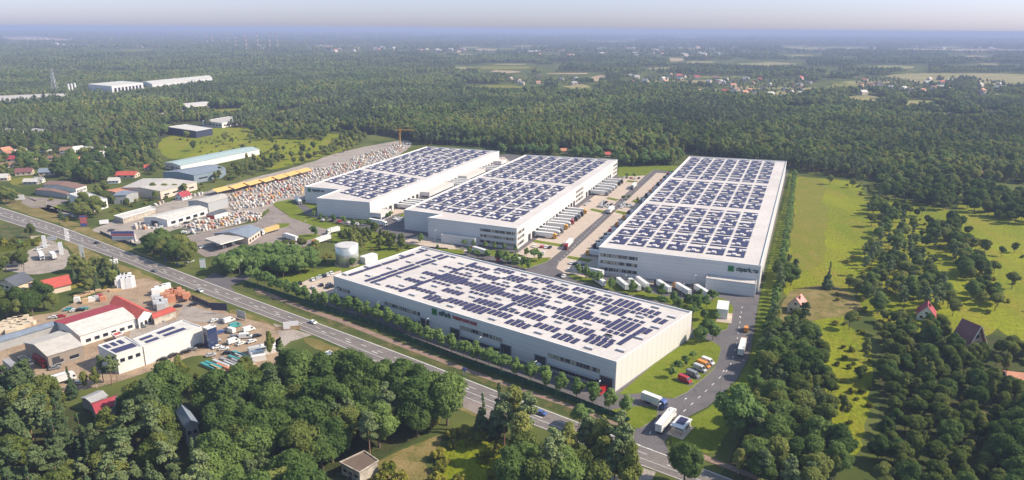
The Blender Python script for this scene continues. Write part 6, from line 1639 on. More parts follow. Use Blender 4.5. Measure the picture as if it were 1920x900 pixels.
def car_proto(col, kind='car'):
    if (col, kind) in CARP: return CARP[(col, kind)]
    if kind == 'car':
        L_ = [(-2.15, .35), (2.15, .35), (2.2, .62), (2.05, .82), (1.1, .98), (.45, 1.42), (-1.25, 1.44), (-1.95, 1.02), (-2.2, .92)]
        w = 1.8; body = MB(); v, f = build_profile(L_, w, .22); body.add(v, f)
        gl = MB()
        v, f = build_profile([(-1.72, 1.04), (.98, 1.02), (.42, 1.38), (-1.2, 1.40)], w * .985, .0)
        v = [(x, y * (.93 if z > 1.2 else 1.0), z) for x, y, z in v]
        # windscreen and rear window stand just outside the body
        gl.add([(1.12, -.74, .99), (1.12, .74, .99), (.50, .64, 1.41), (.50, -.64, 1.41)], [(0, 1, 2, 3)]); gl.add([(-1.97, -.72, 1.06), (-1.97, .72, 1.06), (-1.30, .62, 1.43), (-1.30, -.62, 1.43)], [(3, 2, 1, 0)])
        for s_ in (-1, 1): gl.add([(-1.6, s_ * .915, 1.0), (.85, s_ * .915, 1.0), (.42, s_ * .84, 1.34), (-1.2, s_ * .84, 1.34)], [(0, 1, 2, 3)])
        parts = [('body', body.mesh('car_body', MATS['car_' + col]), [], (0, 0, 0)), ('window', gl.mesh('car_window', MATS['glass_dark']), [], (0, 0, 0))]
        wl_ = [(x, y) for x in (-1.35, 1.35) for y in (-.82, .82)]
        for x, y in wl_: parts.append(('wheel', WC, [], (x, y, .34)))
        one = MB(); one.v = list(body.v); one.f = list(body.f); one.m = [0] * len(body.f); one.add(gl.v, gl.f, 1)
        for x, y in wl_: one.cyl(x, y - 0, .02, .0, 0, 3) if False else one.box(x, y, .02, .6, .22, .6, 0, 2)
        me = one.mesh('car_small', [MATS['car_' + col], MATS['glass_dark'], MATS['tyre']])
    elif kind == 'van':
        L_ = [(-2.9, .4), (2.85, .4), (2.95, .75), (2.75, 1.15), (2.15, 1.3), (1.35, 2.35), (1.0, 2.48), (-2.85, 2.5), (-2.95, 2.3)]
        w = 2.0; body = MB(); v, f = build_profile(L_, w, .1); body.add(v, f)
        gl = MB(); gl.add([(2.18, -.84, 1.34), (2.18, .84, 1.34), (1.42, .80, 2.30), (1.42, -.80, 2.30)], [(0, 1, 2, 3)])
        for s_ in (-1, 1): gl.add([(.55, s_ * 1.012, 1.35), (1.85, s_ * 1.012, 1.35), (1.3, s_ * .99, 2.1), (.55, s_ * .99, 2.1)], [(0, 1, 2, 3)])
        parts = [('body', body.mesh('van_body', MATS['car_' + col]), [], (0, 0, 0)), ('window', gl.mesh('van_window', MATS['glass_dark']), [], (0, 0, 0))]
        hl = MB(); hl.box(2.9, -.75, .75, .12, .3, .2); hl.box(2.9, .75, .75, .12, .3, .2); parts.append(('headlight', hl.mesh('headlight', MATS['lamp_white']), [], (0, 0, 0)))
        for x in (-1.8, 1.9):
            for y in (-.92, .92): parts.append(('wheel', WC, [], (x, y, .34)))
        me = None
    CARP[(col, kind)] = (parts, me)
    return CARP[(col, kind)]
def truck_proto(cab='car_white', box='trailer_white', full=True, tractor=True, rigid=False):
    key = (cab, box, full, tractor, rigid)
    if key in CARP: return CARP[key]
    parts = []
    x0, x1 = (-8.2, 5.2) if not rigid else (-4.6, 3.4)
    b = MB(); b.box((x0 + x1) / 2, 0, 1.15, x1 - x0, 2.5, 2.85)
    rim = MB()
    for z in (1.15, 3.96):
        for s_ in (-1, 1): rim.box((x0 + x1) / 2, s_ * 1.26, z, x1 - x0 + .06, .07, .1)
        for xe in (x0, x1): rim.box(xe, 0, z, .07, 2.56, .1)
    for s_ in (-1, 0, 1): rim.box(x0 - .02, s_ * 1.2, 1.2, .07, .09, 2.8)
    parts.append(('trailer' if not rigid else 'box_body', b.mesh('trailer', MATS[box]), [('frame', rim.mesh('frame', MATS['steel_grey']), [], (0, 0, 0))], (0, 0, 0)))
    ch = MB(); ch.box((x0 + x1) / 2, 0, .8, x1 - x0 - .6, 1.0, .34); 
    for s_ in (-1, 1): ch.box((x0 + x1) / 2 - 1, s_ * 1.15, .55, (x1 - x0) * .38, .06, .5)
    if tractor: ch.box(x1 + 1.2, 0, .55, 3.2, 1.1, .35)
    parts.append(('chassis', ch.mesh('chassis', MATS['chassis_dark']), [], (0, 0, 0)))
    ax = [(-6.6, .5), (-5.3, .5), (-4.0, .5)] if not rigid else [(-2.6, .5)]
    if tractor:
        cx = x1 + .35
        c = MB(); v, f = build_profile([(cx, .55), (cx + 2.25, .55), (cx + 2.3, 1.6), (cx + 2.05, 2.9), (cx + 1.5, 3.55), (cx + .1, 3.8), (cx, 3.7)], 2.45, .06); c.add(v, f)
        g = MB(); g.add([(cx + 2.315, -1.08, 1.72), (cx + 2.315, 1.08, 1.72), (cx + 2.09, 1.04, 2.82), (cx + 2.09, -1.04, 2.82)], [(0, 1, 2, 3)])
        for s_ in (-1, 1): g.add([(cx + 1.0, s_ * 1.235, 1.75), (cx + 2.0, s_ * 1.235, 1.75), (cx + 1.85, s_ * 1.225, 2.6), (cx + 1.0, s_ * 1.225, 2.6)], [(0, 1, 2, 3)])
        gr = MB(); gr.box(cx + 2.3, 0, .75, .08, 1.5, .7)
        parts.append(('cab', c.mesh('cab', MATS[cab]), [('windscreen', g.mesh('windscreen', MATS['glass_dark']), [], (0, 0, 0)), ('grille', gr.mesh('grille', MATS['chassis_dark']), [], (0, 0, 0))], (0, 0, 0)))
        ax += [(cx + 1.5, .5), (cx - .9, .5)] if not rigid else [(cx + 1.1, .5)]
    for x, z in ax:
        for y in (-1.05, 1.05): parts.append(('wheel', WT, [], (x, y, z)))
    CARP[key] = parts
    return parts
def heading(p0, p1):
    a, b = G(*p0), G(*p1); return math.atan2(b[1] - a[1], b[0] - a[0])
def put_car(px_, py_, rz, col, label, group=None, kind='car'):
    x, y = G(px_, py_); parts, me = car_proto(col, kind)
    if kind == 'van' or math.hypot(x, y) < 400: return inst(parts, 'van' if kind == 'van' else 'parked_car', (x, y, 0.1), rz, label, 'van' if kind == 'van' else 'car', group)
    return single('parked_car', me, (x, y, 0.1), rz, label, 'car', group)
def put_truck(x, y, rz, label, group=None, z=0.08, **k):
    tr = k.get('tractor', True)
    nm = ('box_truck' if k.get('rigid') else 'semi_truck') if tr else 'parked_trailer'
    return inst(truck_proto(**k), nm, (x, y, z), rz, label, 'truck' if tr else 'trailer', group)
CN = {'white': 'white', 'black': 'black', 'grey': 'grey', 'orange': 'orange', 'red': 'dark red', 'blue': 'blue', 'yellow': 'yellow', 'silver': 'silver'}
# docked trucks, middle hall
A, B = MW; wx, wy = (B[0] - A[0]) / math.dist(A, B), (B[1] - A[1]) / math.dist(A, B); nx_, ny_ = wy, -wx; rzw = math.atan2(ny_, nx_)
def docked(A, B, cabs, cols, where, grp, half, off=8.6):
    d = math.dist(A, B); ux, uy = (B[0] - A[0]) / d, (B[1] - A[1]) / d; nx, ny = uy, -ux; rz = math.atan2(ny, nx)
    for i, ((px_, py_), c) in enumerate(zip(cabs, cols)):
        p = G(px_, py_); s = (p[0] - A[0]) * ux + (p[1] - A[1]) * uy
        put_truck(A[0] + ux * s + nx * off, A[1] + uy * s + ny * off, rz, f'truck with {CN[c]} cab {where}, {ordw(i)} from near end', grp, cab='car_' + c)
docked(*MW, [(1053, 449), (1059, 443.5), (1064, 438.5), (1074, 431.5), (1079, 427), (1085, 422), (1092, 416), (1097, 411.5), (1102, 407), (1107, 402)], ['yellow', 'white', 'grey', 'yellow', 'white', 'red', 'black', 'grey', 'black', 'yellow'], 'docked at the near half of the middle hall', 'trucks docked at the near half of the middle hall', 0)
docked(*MW, [(1150, 368), (1155, 363), (1160, 358), (1165, 354), (1173, 349), (1177, 345)], ['grey', 'silver', 'white', 'white', 'black', 'black'], 'docked at the far half of the middle hall', 'trucks docked at the far half of the middle hall', 0)
A, B = QR[3], QR[0]
docked(A, B, [(1098, 478), (1109, 465), (1114, 459), (1120, 451), (1126, 445), (1138, 437), (1149, 424), (1164, 411), (1172, 402), (1200, 381), (1209, 370), (1214, 362), (1218, 357), (1227, 348), (1232, 342), (1239, 336), (1245, 330)],
       ['yellow', 'black', 'grey', 'grey', 'black', 'red', 'orange', 'yellow', 'black', 'grey', 'black', 'orange', 'orange', 'black', 'orange', 'black', 'red'], 'docked at the wide right hall', 'trucks docked at the left side of the right hall', 0)
A, B = LW
def docked_tr(A, B, pts, where, grp):
    d = math.dist(A, B); ux, uy = (B[0] - A[0]) / d, (B[1] - A[1]) / d; nx, ny = uy, -ux; rz = math.atan2(ny, nx)
    for i, (px_, py_) in enumerate(pts):
        p = G(px_, py_); s = (p[0] - A[0]) * ux + (p[1] - A[1]) * uy
        put_truck(A[0] + ux * s + nx * 8.6, A[1] + uy * s + ny * 8.6, rz, f'white trailer {where}, {ordw(i)} from the near end', grp, tractor=False)
docked_tr(A, B, [(752, 391), (757, 387.5), (762, 384), (767, 380.5)], 'docked at the left hall before its first side block', 'near trailers at the left hall')
docked_tr(A, B, [(841, 350), (845, 347), (850, 344.5), (855, 342)], 'docked at the left hall between its side blocks', 'middle trailers at the left hall')
docked_tr(A, B, [(908, 322), (913, 319), (918, 316)], 'docked at the left hall beyond its farther side block', 'far trailers at the left hall')
# trucks on the inner road
def truck_px(back, front, label, group=None, **k):
    a, b = G(*back), G(*front); c = lerp(a, b, .5); put_truck(c[0], c[1], math.atan2(b[1] - a[1], b[0] - a[0]), label, group, **k)
truck_px((1073, 455), (1058, 471), 'semi truck with dark red cab coming down the inner road', cab='car_red')
truck_px((1139, 404), (1152, 391), 'white semi trailer seen from behind on the inner road', cab='car_white')
truck_px((1194, 347), (1181, 359), 'white semi truck with dark cab farthest up the inner road', cab='car_grey')
truck_px((1228, 822), (1268, 772), 'white semi truck waiting beside the gatehouse', cab='car_white')
truck_px((1386, 675), (1396, 640), 'white semi truck with orange cab driving up the ring road', cab='car_orange')
truck_px((1207, 752), (1240, 765), 'box truck with blue cab turning out beside the lawn tip', cab='car_blue', rigid=True)
put_car(1399, 620, heading((1399, 625), (1403, 610)), 'orange', 'orange van ahead of the semi truck on the ring road', None, 'van')
truck_px((924, 484), (873, 468), 'semi truck with dark red cab passing below the middle hall', cab='car_red')
truck_px((985, 497), (922, 488), 'semi truck with dark red cab half hidden behind the front hall roof', cab='car_red')
truck_px((1131, 520), (1086, 509), 'white semi trailer standing lengthwise left of the slanted trailers', cab='car_black')
for i, (b_, f_, c) in enumerate([((1134, 541), (1108, 522), None), ((1178, 549), (1152, 527), 'black'), ((1200, 550), (1175, 529), None), ((1214, 545), (1190, 527), None), ((1256, 552), (1228, 533), 'black'), ((1294, 558), (1262, 538), 'orange'), ((1327, 560), (1300, 543), 'black')]):
    truck_px(b_, f_, (f'white trailer with {CN.get(c)} cab' if c else 'white trailer without cab') + f' parked slanted before the right hall, {ordw(i)} from the left', 'slanted trailers before the right hall', cab='car_' + (c or 'white'), tractor=c is not None)
truck_px((551, 373), (568, 388), 'white semi truck on the side road left of the left hall', cab='car_white')
truck_px((692, 419), (727, 425), 'white semi trailer truck passing before the left hall corner', cab='car_white')
truck_px((523, 430), (488, 441), 'truck with a long orange trailer behind the station shop', cab='car_orange', box='car_orange') if False else truck_px((523, 431), (488, 442), 'truck with a long orange tarpaulin trailer behind the station shop', cab='car_white', box='canvas_yellow')
truck_px((560, 455), (529, 445), 'white truck with a pale trailer on the station lot', cab='car_white')
truck_px((618, 450), (586, 461), 'white tarpaulin trailer truck behind the grove on the station lot', cab='car_orange')
truck_px((638, 434), (614, 440), 'white lorry at the back edge of the station lot', cab='car_white', rigid=True)
# vans on the lawn bays
vh = heading((1268, 712), (1296, 724))
for px_, py_, c, l in [(1284, 716, 'red', 'red van, nearest of the five on the lawn bays'), (1299, 706, 'grey', 'grey van with white roof, second of the five on the lawn bays'), (1312, 695, 'silver', 'silver van in the middle of the five on the lawn bays'), (1319, 688, 'orange', 'orange van, fourth of the five on the lawn bays'), (1327, 682, 'white', 'white van, farthest of the five on the lawn bays')]:
    x, y = G(px_, py_); o = put_car(px_, py_, vh, c, l, 'vans parked on the lawn bays', 'van'); o.location.z = .2
    b = MB(); b.box(x, y, .155, 7.4, 3.1, .02, vh); ob = b.build('parking_bay', MATS['asphalt_site']); ob['kind'] = 'structure'
# vehicles inside the front hall doors
p_ = lerp(A4, B4, front_s(1014, 0) / U4); put_car(0, 0, AU - math.pi / 2, 'white', 'white van standing in the open gate of the front hall', None, 'van').location = (p_[0] + math.sin(AU) * 3.4, p_[1] - math.cos(AU) * 3.4, .05)
p_ = lerp(A4, B4, front_s(1139, 0) / U4); put_car(0, 0, AU - math.pi / 2, 'red', 'bright red van in the last gate near the lit corner of the front hall', None, 'van').location = (p_[0] + math.sin(AU) * 3.6, p_[1] - math.cos(AU) * 3.6, .05)
# cars
def cars(L_, rz, where, grp, jit=.03):
    L_ = sorted(L_, key=lambda t: t[0])
    for i, t in enumerate(L_):
        put_car(t[0], t[1], rz + random.uniform(-jit, jit) + (math.pi if random.random() < .3 else 0), t[2], f'{CN.get(t[2], t[2])} car {where}, {ordw(i)} from the left', grp)
rA = heading((625, 513), (640, 520))
cars([(563, 533, 'black'), (587, 526, 'white'), (595, 523.5, 'white'), (600, 520.5, 'silver'), (607.5, 519, 'black'), (615, 517, 'white'), (621.5, 514, 'white')], AV - 2.0, 'in the back row of the yard left of the front hall', 'cars in the back row left of the front hall')
cars([(588, 541, 'white'), (603, 536, 'black'), (614, 540, 'black'), (622.5, 538, 'black'), (618, 534, 'grey')], AV - 2.0, 'in the front row of the yard left of the front hall', 'cars in the front row left of the front hall')
cars([(646, 571, 'white'), (685, 585, 'black'), (771, 616, 'white'), (765, 613, 'grey'), (865, 650, 'white'), (905, 664, 'grey'), (1020, 706, 'silver'), (960, 684, 'black')], AU, 'on the service lane between tree row and front hall', 'cars along the front hall')
rM = rzw + math.pi / 2
cars([(1001, 463, 'white'), (1016, 464, 'red'), (1024, 465, 'white'), (1031, 465.5, 'black'), (1019, 476, 'white')], rM, 'in the yard at the near corner of the middle hall', 'cars at the middle hall corner')
cars([(1071, 495, 'white'), (1078, 496, 'black'), (1087, 497, 'white'), (1095, 498, 'black'), (1067, 507, 'white'), (1049, 517, 'black'), (1057, 520, 'white')], rM, 'in the small lot left of the right hall office', 'cars in the lot left of the right hall')
cars([(1098, 385, 'white'), (1101, 382, 'white'), (1106, 378, 'silver')], rM, 'against the middle hall beside its office windows', 'cars beside the middle hall office')
cars([(1123, 388, 'grey'), (1127, 386, 'white'), (1130, 389, 'silver'), (1133, 384, 'black'), (1135, 387, 'white'), (1139, 385, 'silver'), (1141, 389, 'white'), (1144, 386, 'black'), (1128, 382, 'white'), (1137, 380, 'black'), (1147, 384, 'grey'), (1132, 379, 'silver')], rM, 'in the double row halfway along the middle hall', 'cars in the double row left of the inner road')
cars([(1164, 386, 'white'), (1168, 384, 'silver'), (1172, 388, 'white'), (1175, 385, 'black'), (1178, 388, 'white'), (1181, 385, 'silver'), (1184, 389, 'grey'), (1171, 381, 'white'), (1166, 390, 'white')], rM, 'in the lot right of the inner road halfway up', 'cars in the lot right of the inner road')
cars([(1170, 335, 'white'), (1175, 334, 'black'), (1184, 335, 'red'), (1190, 336, 'white'), (1198, 335, 'black')], rM, 'in the far lot at the end of the middle hall', 'cars in the far lot of the middle hall')
cars([(600, 410, 'black'), (606, 414, 'white'), (624, 415, 'black'), (636, 416.5, 'red'), (654, 418.5, 'white'), (667, 421, 'white'), (672, 421.5, 'white'), (703, 431, 'white')], 1.2, 'along the front of the left hall', 'cars along the left hall front')
cars([(741, 411, 'white'), (745, 413, 'white'), (748, 411, 'silver'), (752, 413, 'white'), (755, 411, 'white'), (750, 416, 'white')], 1.2, 'in the gap between left and middle hall', 'cars between left and middle hall')
rr1 = heading((560, 592), (620, 616))
put_car(587, 606, rr1, 'white', 'white car driving right on the main road beside the tree row')
put_car(182, 457, rr1 + .05, 'black', 'dark car driving on the main road at the upper left bend')
put_car(290, 509, rr1 + math.pi, 'grey', 'grey car on the near lane of the main road in tree shade')
put_car(375, 547, rr1, 'silver', 'silver car waiting at the junction of main road and branch road')
put_car(1015, 777, rr1 + .1, 'blue', 'blue car on the main road seen between the tall trees')
for L_, rz, where, grp in [
  ([(266, 614, 'grey'), (334, 576, 'black'), (343, 566, 'black'), (363, 573, 'black'), (402, 603, 'white'), (415, 603, 'grey'), (372, 651, 'black'), (388, 649, 'black'), (407, 653, 'white'), (420, 656, 'white'), (406, 641, 'silver'), (360, 657, 'grey'), (348, 662, 'black'), (326, 668, 'black'), (413, 625, 'blue'), (305, 676, 'black'), (440, 633, 'grey'), (452, 646, 'white'), (428, 664, 'black'), (396, 668, 'silver'), (472, 642, 'white'), (482, 632, 'black'), (318, 584, 'white'), (300, 604, 'silver')], .6, 'around the long white office', 'cars around the long white office'),
  ([(39, 700, 'white'), (103, 692, 'grey')], .5, 'on the dirt beside the gabled hall', 'cars on the dirt yard'),
  ([(100, 597, 'white'), (115, 595, 'red'), (128, 582, 'teal'), (140, 584, 'white'), (151, 583, 'black'), (158, 581, 'teal')], .5, 'behind the crimson roof strip', 'cars behind the crimson roof'),
  ([(43, 726, 'white'), (150, 720, 'white'), (28, 722, 'white'), (17, 731, 'green')], .4, 'along the lower edge of the dirt yard', 'cars at the lower yard edge'),
  ([(300, 428, 'white'), (309, 424, 'white'), (332, 425, 'white'), (345, 436, 'white'), (352, 438, 'silver'), (367, 413, 'black'), (350, 419, 'black'), (209, 433, 'black'), (137, 408, 'silver'), (143, 403, 'white')], .7, 'in the customer lot of the pallet yard', 'cars at the pallet yard'),
  ([(73, 469, 'white'), (85, 463, 'white'), (300, 470, 'white'), (325, 478, 'silver'), (340, 483, 'white'), (380, 465, 'white'), (440, 457, 'silver'), (357, 492, 'white')], .9, 'near the fuel station or tanker lot', 'cars near the fuel station')]:
    cars(L_, rz, where, grp, .4)
for px_, py_, rz, c, l in [(430, 604, .9, 'white', 'white van nearest the billboard in the works yard'), (432, 623, 2.6, 'white', 'white van parked right of the glazed tower'), (438, 643, .9, 'white', 'white long van below the others in the works yard'), (461, 634, .2, 'white', 'white van right of the long white one in the works yard'),
                          (467, 621, .8, 'white', 'white van at the right edge of the works yard'), (441, 614, .9, 'teal', 'teal van between white vans in the works yard'), (116, 471, 2, 'silver', 'silver van beside the tanker')]:
    put_car(px_, py_, rz, c, l, None, 'van')
truck_px((108, 492), (93, 478), 'white road tanker like truck on the small lot by the price pillars', cab='car_white', rigid=True)
truck_px((74, 478), (82, 491), 'white box truck left of the tanker truck', cab='car_white', rigid=True)
for b_, f_, c, bx, l in [((40, 682), (60, 696), 'black', 'chassis_dark', 'dark dump truck beside the gabled hall'), ((66, 676), (88, 690), 'red', 'car_red', 'red dump truck beside the gabled hall'), ((15, 690), (28, 700), 'grey', 'vent_grey', 'grey truck left of the dark dump truck'), ((22, 715), (2, 722), 'red', 'car_pink', 'red lorry at the lower left of the dirt yard'), ((100, 723), (124, 716), 'white', 'trailer_white', 'white box lorry behind the spruces of the dirt yard')]:
    truck_px(b_, f_, l, None, cab='car_' + c, box=bx, rigid=True)

# ================================================================== TANK, GATEHOUSE, CONTAINERS
def tank():
    x, y = G(652, 494); root = thing('storage_tank', 'round polished steel tank with pale flat roof behind the front hall', 'tank', (x, y, 0))
    r = 7.0; b = MB(); n = 48; hh = 12.2
    b.cyl(0, 0, 0, r, hh, n); o = b.build('shell', MATS['tank_steel'], root, True)
    try:
        o.data.polygons.foreach_set('use_smooth', [len(p.vertices) == 4 for p in o.data.polygons])
    except Exception: pass
    q = MB(); q.cyl(0, 0, hh, r + .12, .35, n, r - 1.2); q.build('roof', MATS['tank_roof'], root)
    l = MB()
    for s_ in (-.25, .25): l.tube((-r - .15, s_, 0), (-r - .15, s_, hh + .8), .04, 4)
    for i in range(28): l.tube((-r - .15, -.25, .5 + i * .43), (-r - .15, .25, .5 + i * .43), .03, 4)
    l.build('ladder', MATS['steel_grey'], root)
    for z in (3, 6, 9): g = MB(); g.cyl(0, 0, z, r + .04, .12, n); g.build('hoop', MATS['steel_grey'], root)
    p = MB(); p.cyl(x, y, 0.0, r + .8, .14, 32); ob = p.build('tank_slab', MATS['concrete_yard']); ob['kind'] = 'structure'
tank()
def box_cabin(name, label, px_, py_, l, w, h, rz, m='trailer_white', cat='container'):
    x, y = G(px_, py_); root = thing(name, label, cat, (x, y, .1), rz)
    b = MB(); b.box(0, 0, 0, l, w, h); b.build('body', MATS[m], root)
    t = MB(); t.box(0, 0, h, l + .2, w + .2, .15); t.build('roof', MATS['roof_trim'], root)
    d = MB(); d.box(l / 2 + .03, 0, .1, .08, w * .8, h * .85); d.build('door', MATS['vent_light'], root)
    return root
box_cabin('pump_house', 'small white flat roofed pump house right of the steel tank', 692, 491, 10, 5, 4.2, AV)
box_cabin('white_container', 'tall white container on the round tipped lawn by the ring road', 1354, 590, 12.5, 5.5, 5.2, AV + .35, 'trailer_white')
x, y = G(1358, 596); sl = MB(); sl.box(x, y, .17, 13.5, 7.5, .04, AV + .35); ob = sl.build('container_slab', MATS['concrete_yard']); ob['kind'] = 'structure'
def gatehouse():
    x, y = G(1277, 806); rz = heading((1262, 820), (1290, 790)); root = thing('gatehouse', 'small white gatehouse with a solar panel on its flat roof', 'gatehouse', (x, y, .12), rz)
    b = MB(); b.box(0.8, 0, 0, 5.4, 4.2, 3.0); b.build('wall', MATS['wall_white'], root)
    for a_, c_, sx_, sy_ in ((0.8, -2.12, 3.6, .06), (-1.92, 0, .06, 3.0)): g = MB(); g.box(a_, c_, .9, sx_, sy_, 1.4); g.build('window', MATS['glass_dark'], root)
    g = MB(); g.box(2.6, -2.13, .05, 1.0, .06, 2.1); g.build('door', MATS['vent_grey'], root)
    t = MB(); t.box(-.4, 0, 3.02, 8.6, 5.0, .3); rf = t.build('roof', MATS['roof_trim'], root)
    t = MB(); t.box(.4, 0, 3.4, 5.0, 3.0, .12); t.box(.4, 0, 3.3, 4.6, 2.6, .1); t.build('solar_panel', MATS['solar_glass'], root)
    for y_ in (-2.1, 2.1): p = MB(); p.cyl(-4.3, y_, 0, .08, 3.0, 6); p.build('post', MATS['steel_grey'], root)
    s_ = MB(); s_.box(x - math.cos(rz) * .8, y - math.sin(rz) * .8, .09, 10.5, 6.4, .1, rz); o = s_.build('gatehouse_slab', MATS['concrete_yard']); o['kind'] = 'structure'
gatehouse()

# ================================================================== LAMPS, SIGNS, FENCES, MASTS
def lamp_meshes():
    p = MB(); p.tube((0, 0, 0), (0, 0, 8.2), .10, 7, 0, .06); p.tube((0, 0, 8.1), (1.3, 0, 8.7), .05, 6)
    h = MB(); h.box(1.6, 0, 8.62, .95, .38, .14)
    return p.mesh('lamp_pole', MATS['steel_grey']), h.mesh('lamp_head', MATS['lamp_white'])
LPM, LHM = lamp_meshes()
LPTS = [((632, 572), 'below the left window band of the front hall'), ((707, 598), 'left of the second window band of the front hall'), ((799, 631), 'below the green lettering of the front hall'), ((897, 668), 'right of the third window band of the front hall'), ((1000, 716), 'beside the open gate of the front hall'),
        ((1119, 755), 'by the red van at the lit end of the front hall'), ((1279, 790), 'at the gatehouse entry'), ((1350, 735), 'beside the ring road at the large round tree'), ((1381, 627), 'left of the orange van on the ring road'), ((1231, 800), 'on the lawn tip beside the main road'),
        ((571, 437), 'on the station lot left of the white truck'), ((450, 515), 'at the branch road junction'), ((440, 512), 'at the branch road, left one of two'), ((627, 402), 'before the left hall, left one'), ((685, 404), 'before the left hall, right one'), ((815, 455), 'at the stepped corner of the middle hall'),
        ((1170, 545), 'among the slanted trailers, left one'), ((1278, 562), 'among the slanted trailers, right one'), ((1300, 545), 'before the annex of the right hall')]
for i, ((px_, py_), w_) in enumerate(LPTS):
    x, y = G(px_, py_); r = thing('street_lamp', f'slim street lamp with white head {w_}', 'street lamp', (x, y, 0.05), AV, 'slim street lamps of the hall site')
    for nm, me in (('pole', LPM), ('lamp_head', LHM)): c = bpy.data.objects.new(nm, me); COL.objects.link(c); c.parent = r
# mesh fence with dark green climbing hedge along the footpath
FEN = GP([(458, 533), (530, 556), (608, 582), (692, 607), (760, 637), (860, 676), (960, 711), (1065, 750), (1172, 792)])
def fence():
    o = (FEN[4][0], FEN[4][1], 0); root = thing('mesh_fence', 'long dark green mesh fence between the tree row and the footpath', 'fence', o)
    pts = poly_resample(FEN, 5.5); b = MB(o)
    for a_, b_ in zip(pts, pts[1:]): wall_rect(b, a_, b_, 0, math.dist(a_, b_), .1, 2.0, .02, 0, .04)
    b.build('mesh_panel', MATS['leaf_hedge'], root)
    p = MB(o)
    for a_ in pts: p.box(a_[0], a_[1], 0, .08, .08, 2.25)
    ob = p.build('post', MATS['steel_grey'], root); ob['kind'] = 'stuff'
    # hedge: leafy clumps at the foot, one continuous hedge
    V = []; rng = np.random.default_rng(4)
    lb = []
    for a_ in poly_resample(FEN, 1.2): lb.append((a_[0] - o[0] + .9, a_[1] - o[1] + 1.2, .7, .95, .95, .85))
    C = np.array(lb); k = rng.integers(0, len(lb), 22000); d = rng.normal(size=(22000, 3)); d /= np.linalg.norm(d, axis=1)[:, None]; d[:, 2] = np.abs(d[:, 2]) * .7
    P = C[k, :3] + d * C[k, 3:6]; nr = d + rng.normal(size=d.shape) * .35; nr /= np.linalg.norm(nr, axis=1)[:, None]
    t = np.cross(nr, rng.normal(size=nr.shape)); t /= np.linalg.norm(t, axis=1)[:, None]; b2 = np.cross(nr, t); s = .28
    V = np.stack([P - t * s - b2 * s, P + t * s - b2 * s, P + t * s + b2 * s, P - t * s + b2 * s], 1).reshape(-1, 3); F = np.arange(len(V)).reshape(-1, 4)
    me = np_mesh('hedge', [(V, F, 0)], ['leaf_hedge']); h = bpy.data.objects.new('hedge', me); COL.objects.link(h); h.location = o
    tag(h, 'dark green clipped hedge running along the mesh fence', 'hedge')
fence()
def hedge(label, pts_px, w, h, leaf='leaf_bush', n=2600):
    W = GP(pts_px); o = (W[0][0], W[0][1], 0); rng = np.random.default_rng(len(label)); C = np.array([(a[0] - o[0], a[1] - o[1]) for a in poly_resample(W, 1.0)])
    k = rng.integers(0, len(C), n); d = rng.normal(size=(n, 3)); d /= np.linalg.norm(d, axis=1)[:, None]; d[:, 2] = np.abs(d[:, 2])
    P = np.zeros((n, 3)); P[:, :2] = C[k] + d[:, :2] * w; P[:, 2] = d[:, 2] * h * rng.uniform(.5, 1, n)
    t = np.cross(d, rng.normal(size=d.shape)); t /= np.linalg.norm(t, axis=1)[:, None]; b2 = np.cross(d, t); s = .35
    V = np.stack([P - t * s - b2 * s, P + t * s - b2 * s, P + t * s + b2 * s, P - t * s + b2 * s], 1).reshape(-1, 3)
    me = np_mesh('hedge', [(V, np.arange(len(V)).reshape(-1, 4), 0)], [leaf]); ob = bpy.data.objects.new('hedge', me); COL.objects.link(ob); ob.location = o; tag(ob, label, 'hedge')
hedge('tall clipped green hedge at the left above the tanker lot', [(-20, 478), (0, 472), (40, 465), (78, 452)], 1.2, 4.2, n=4000)
hedge('low hedge below the coral roofed bungalow', [(134, 541), (165, 530)], 1, 1.8, n=700)
def panel_fence(label, pts_px, h, m, name='panel_fence'):
    W = GP(pts_px); o = (W[0][0], W[0][1], 0); b = MB(o)
    root = thing(name, label, 'fence', o)
    for a_, b_ in zip(W, W[1:]): wall_rect(b, a_, b_, 0, math.dist(a_, b_), .05, h, .05, 0, .1)
    b.build('panel', MATS[m], root); p = MB(o)
    for a_ in poly_resample(W, 3.0): p.box(a_[0], a_[1], 0, .14, .14, h + .12)
    q = p.build('post', MATS['steel_grey'], root); q['kind'] = 'stuff'
panel_fence('dark board fence along the works yard at the main road', [(360, 561), (398, 578)], 2.6, 'clad_navy')
panel_fence('dark fence with banners between pallet yard and main road', [(188, 437), (215, 449), (257, 462)], 1.8, 'clad_navy')
panel_fence('white board fence by the works gate', [(517, 620), (565, 617)], 2.0, 'wood_pale')
panel_fence('long white concrete wall at the very bottom below the tall clump', [(1083, 878), (1158, 905)], 2.4, 'wall_white', 'garden_wall')
panel_fence('pale stone wall along the lane below the long office', [(205, 690), (262, 672), (300, 665)], 1.2, 'wall_beige', 'garden_wall')
def billboard(label, px_, py_, w, h, z, rz, m, cat='billboard', name='billboard', band_=None):
    x, y = G(px_, py_); root = thing(name, label, cat, (x, y, 0), rz)
    b = MB(); b.box(0, 0, z, w, .25, h); b.build('panel', MATS[m], root)
    for s_ in (-1, 1): p = MB(); p.cyl(s_ * w * .35, .1, 0, .12, z + .1, 6); p.build('post', MATS['steel_grey'], root)
    if band_:
        for z0, hh, mm in band_: q = MB(); q.box(0, -.16, z + z0, w * .96, .06, hh); q.build('printed_band', MATS[mm], root)
    return root
billboard('tall red and blue advertising totem beside the main road', 158, 425, 4.6, 8.2, .2, .2, 'car_red', 'sign', 'totem_sign', [(0, 2.2, 'car_blue'), (2.4, 4.4, 'car_pink'), (7.0, 1.1, 'car_blue')])
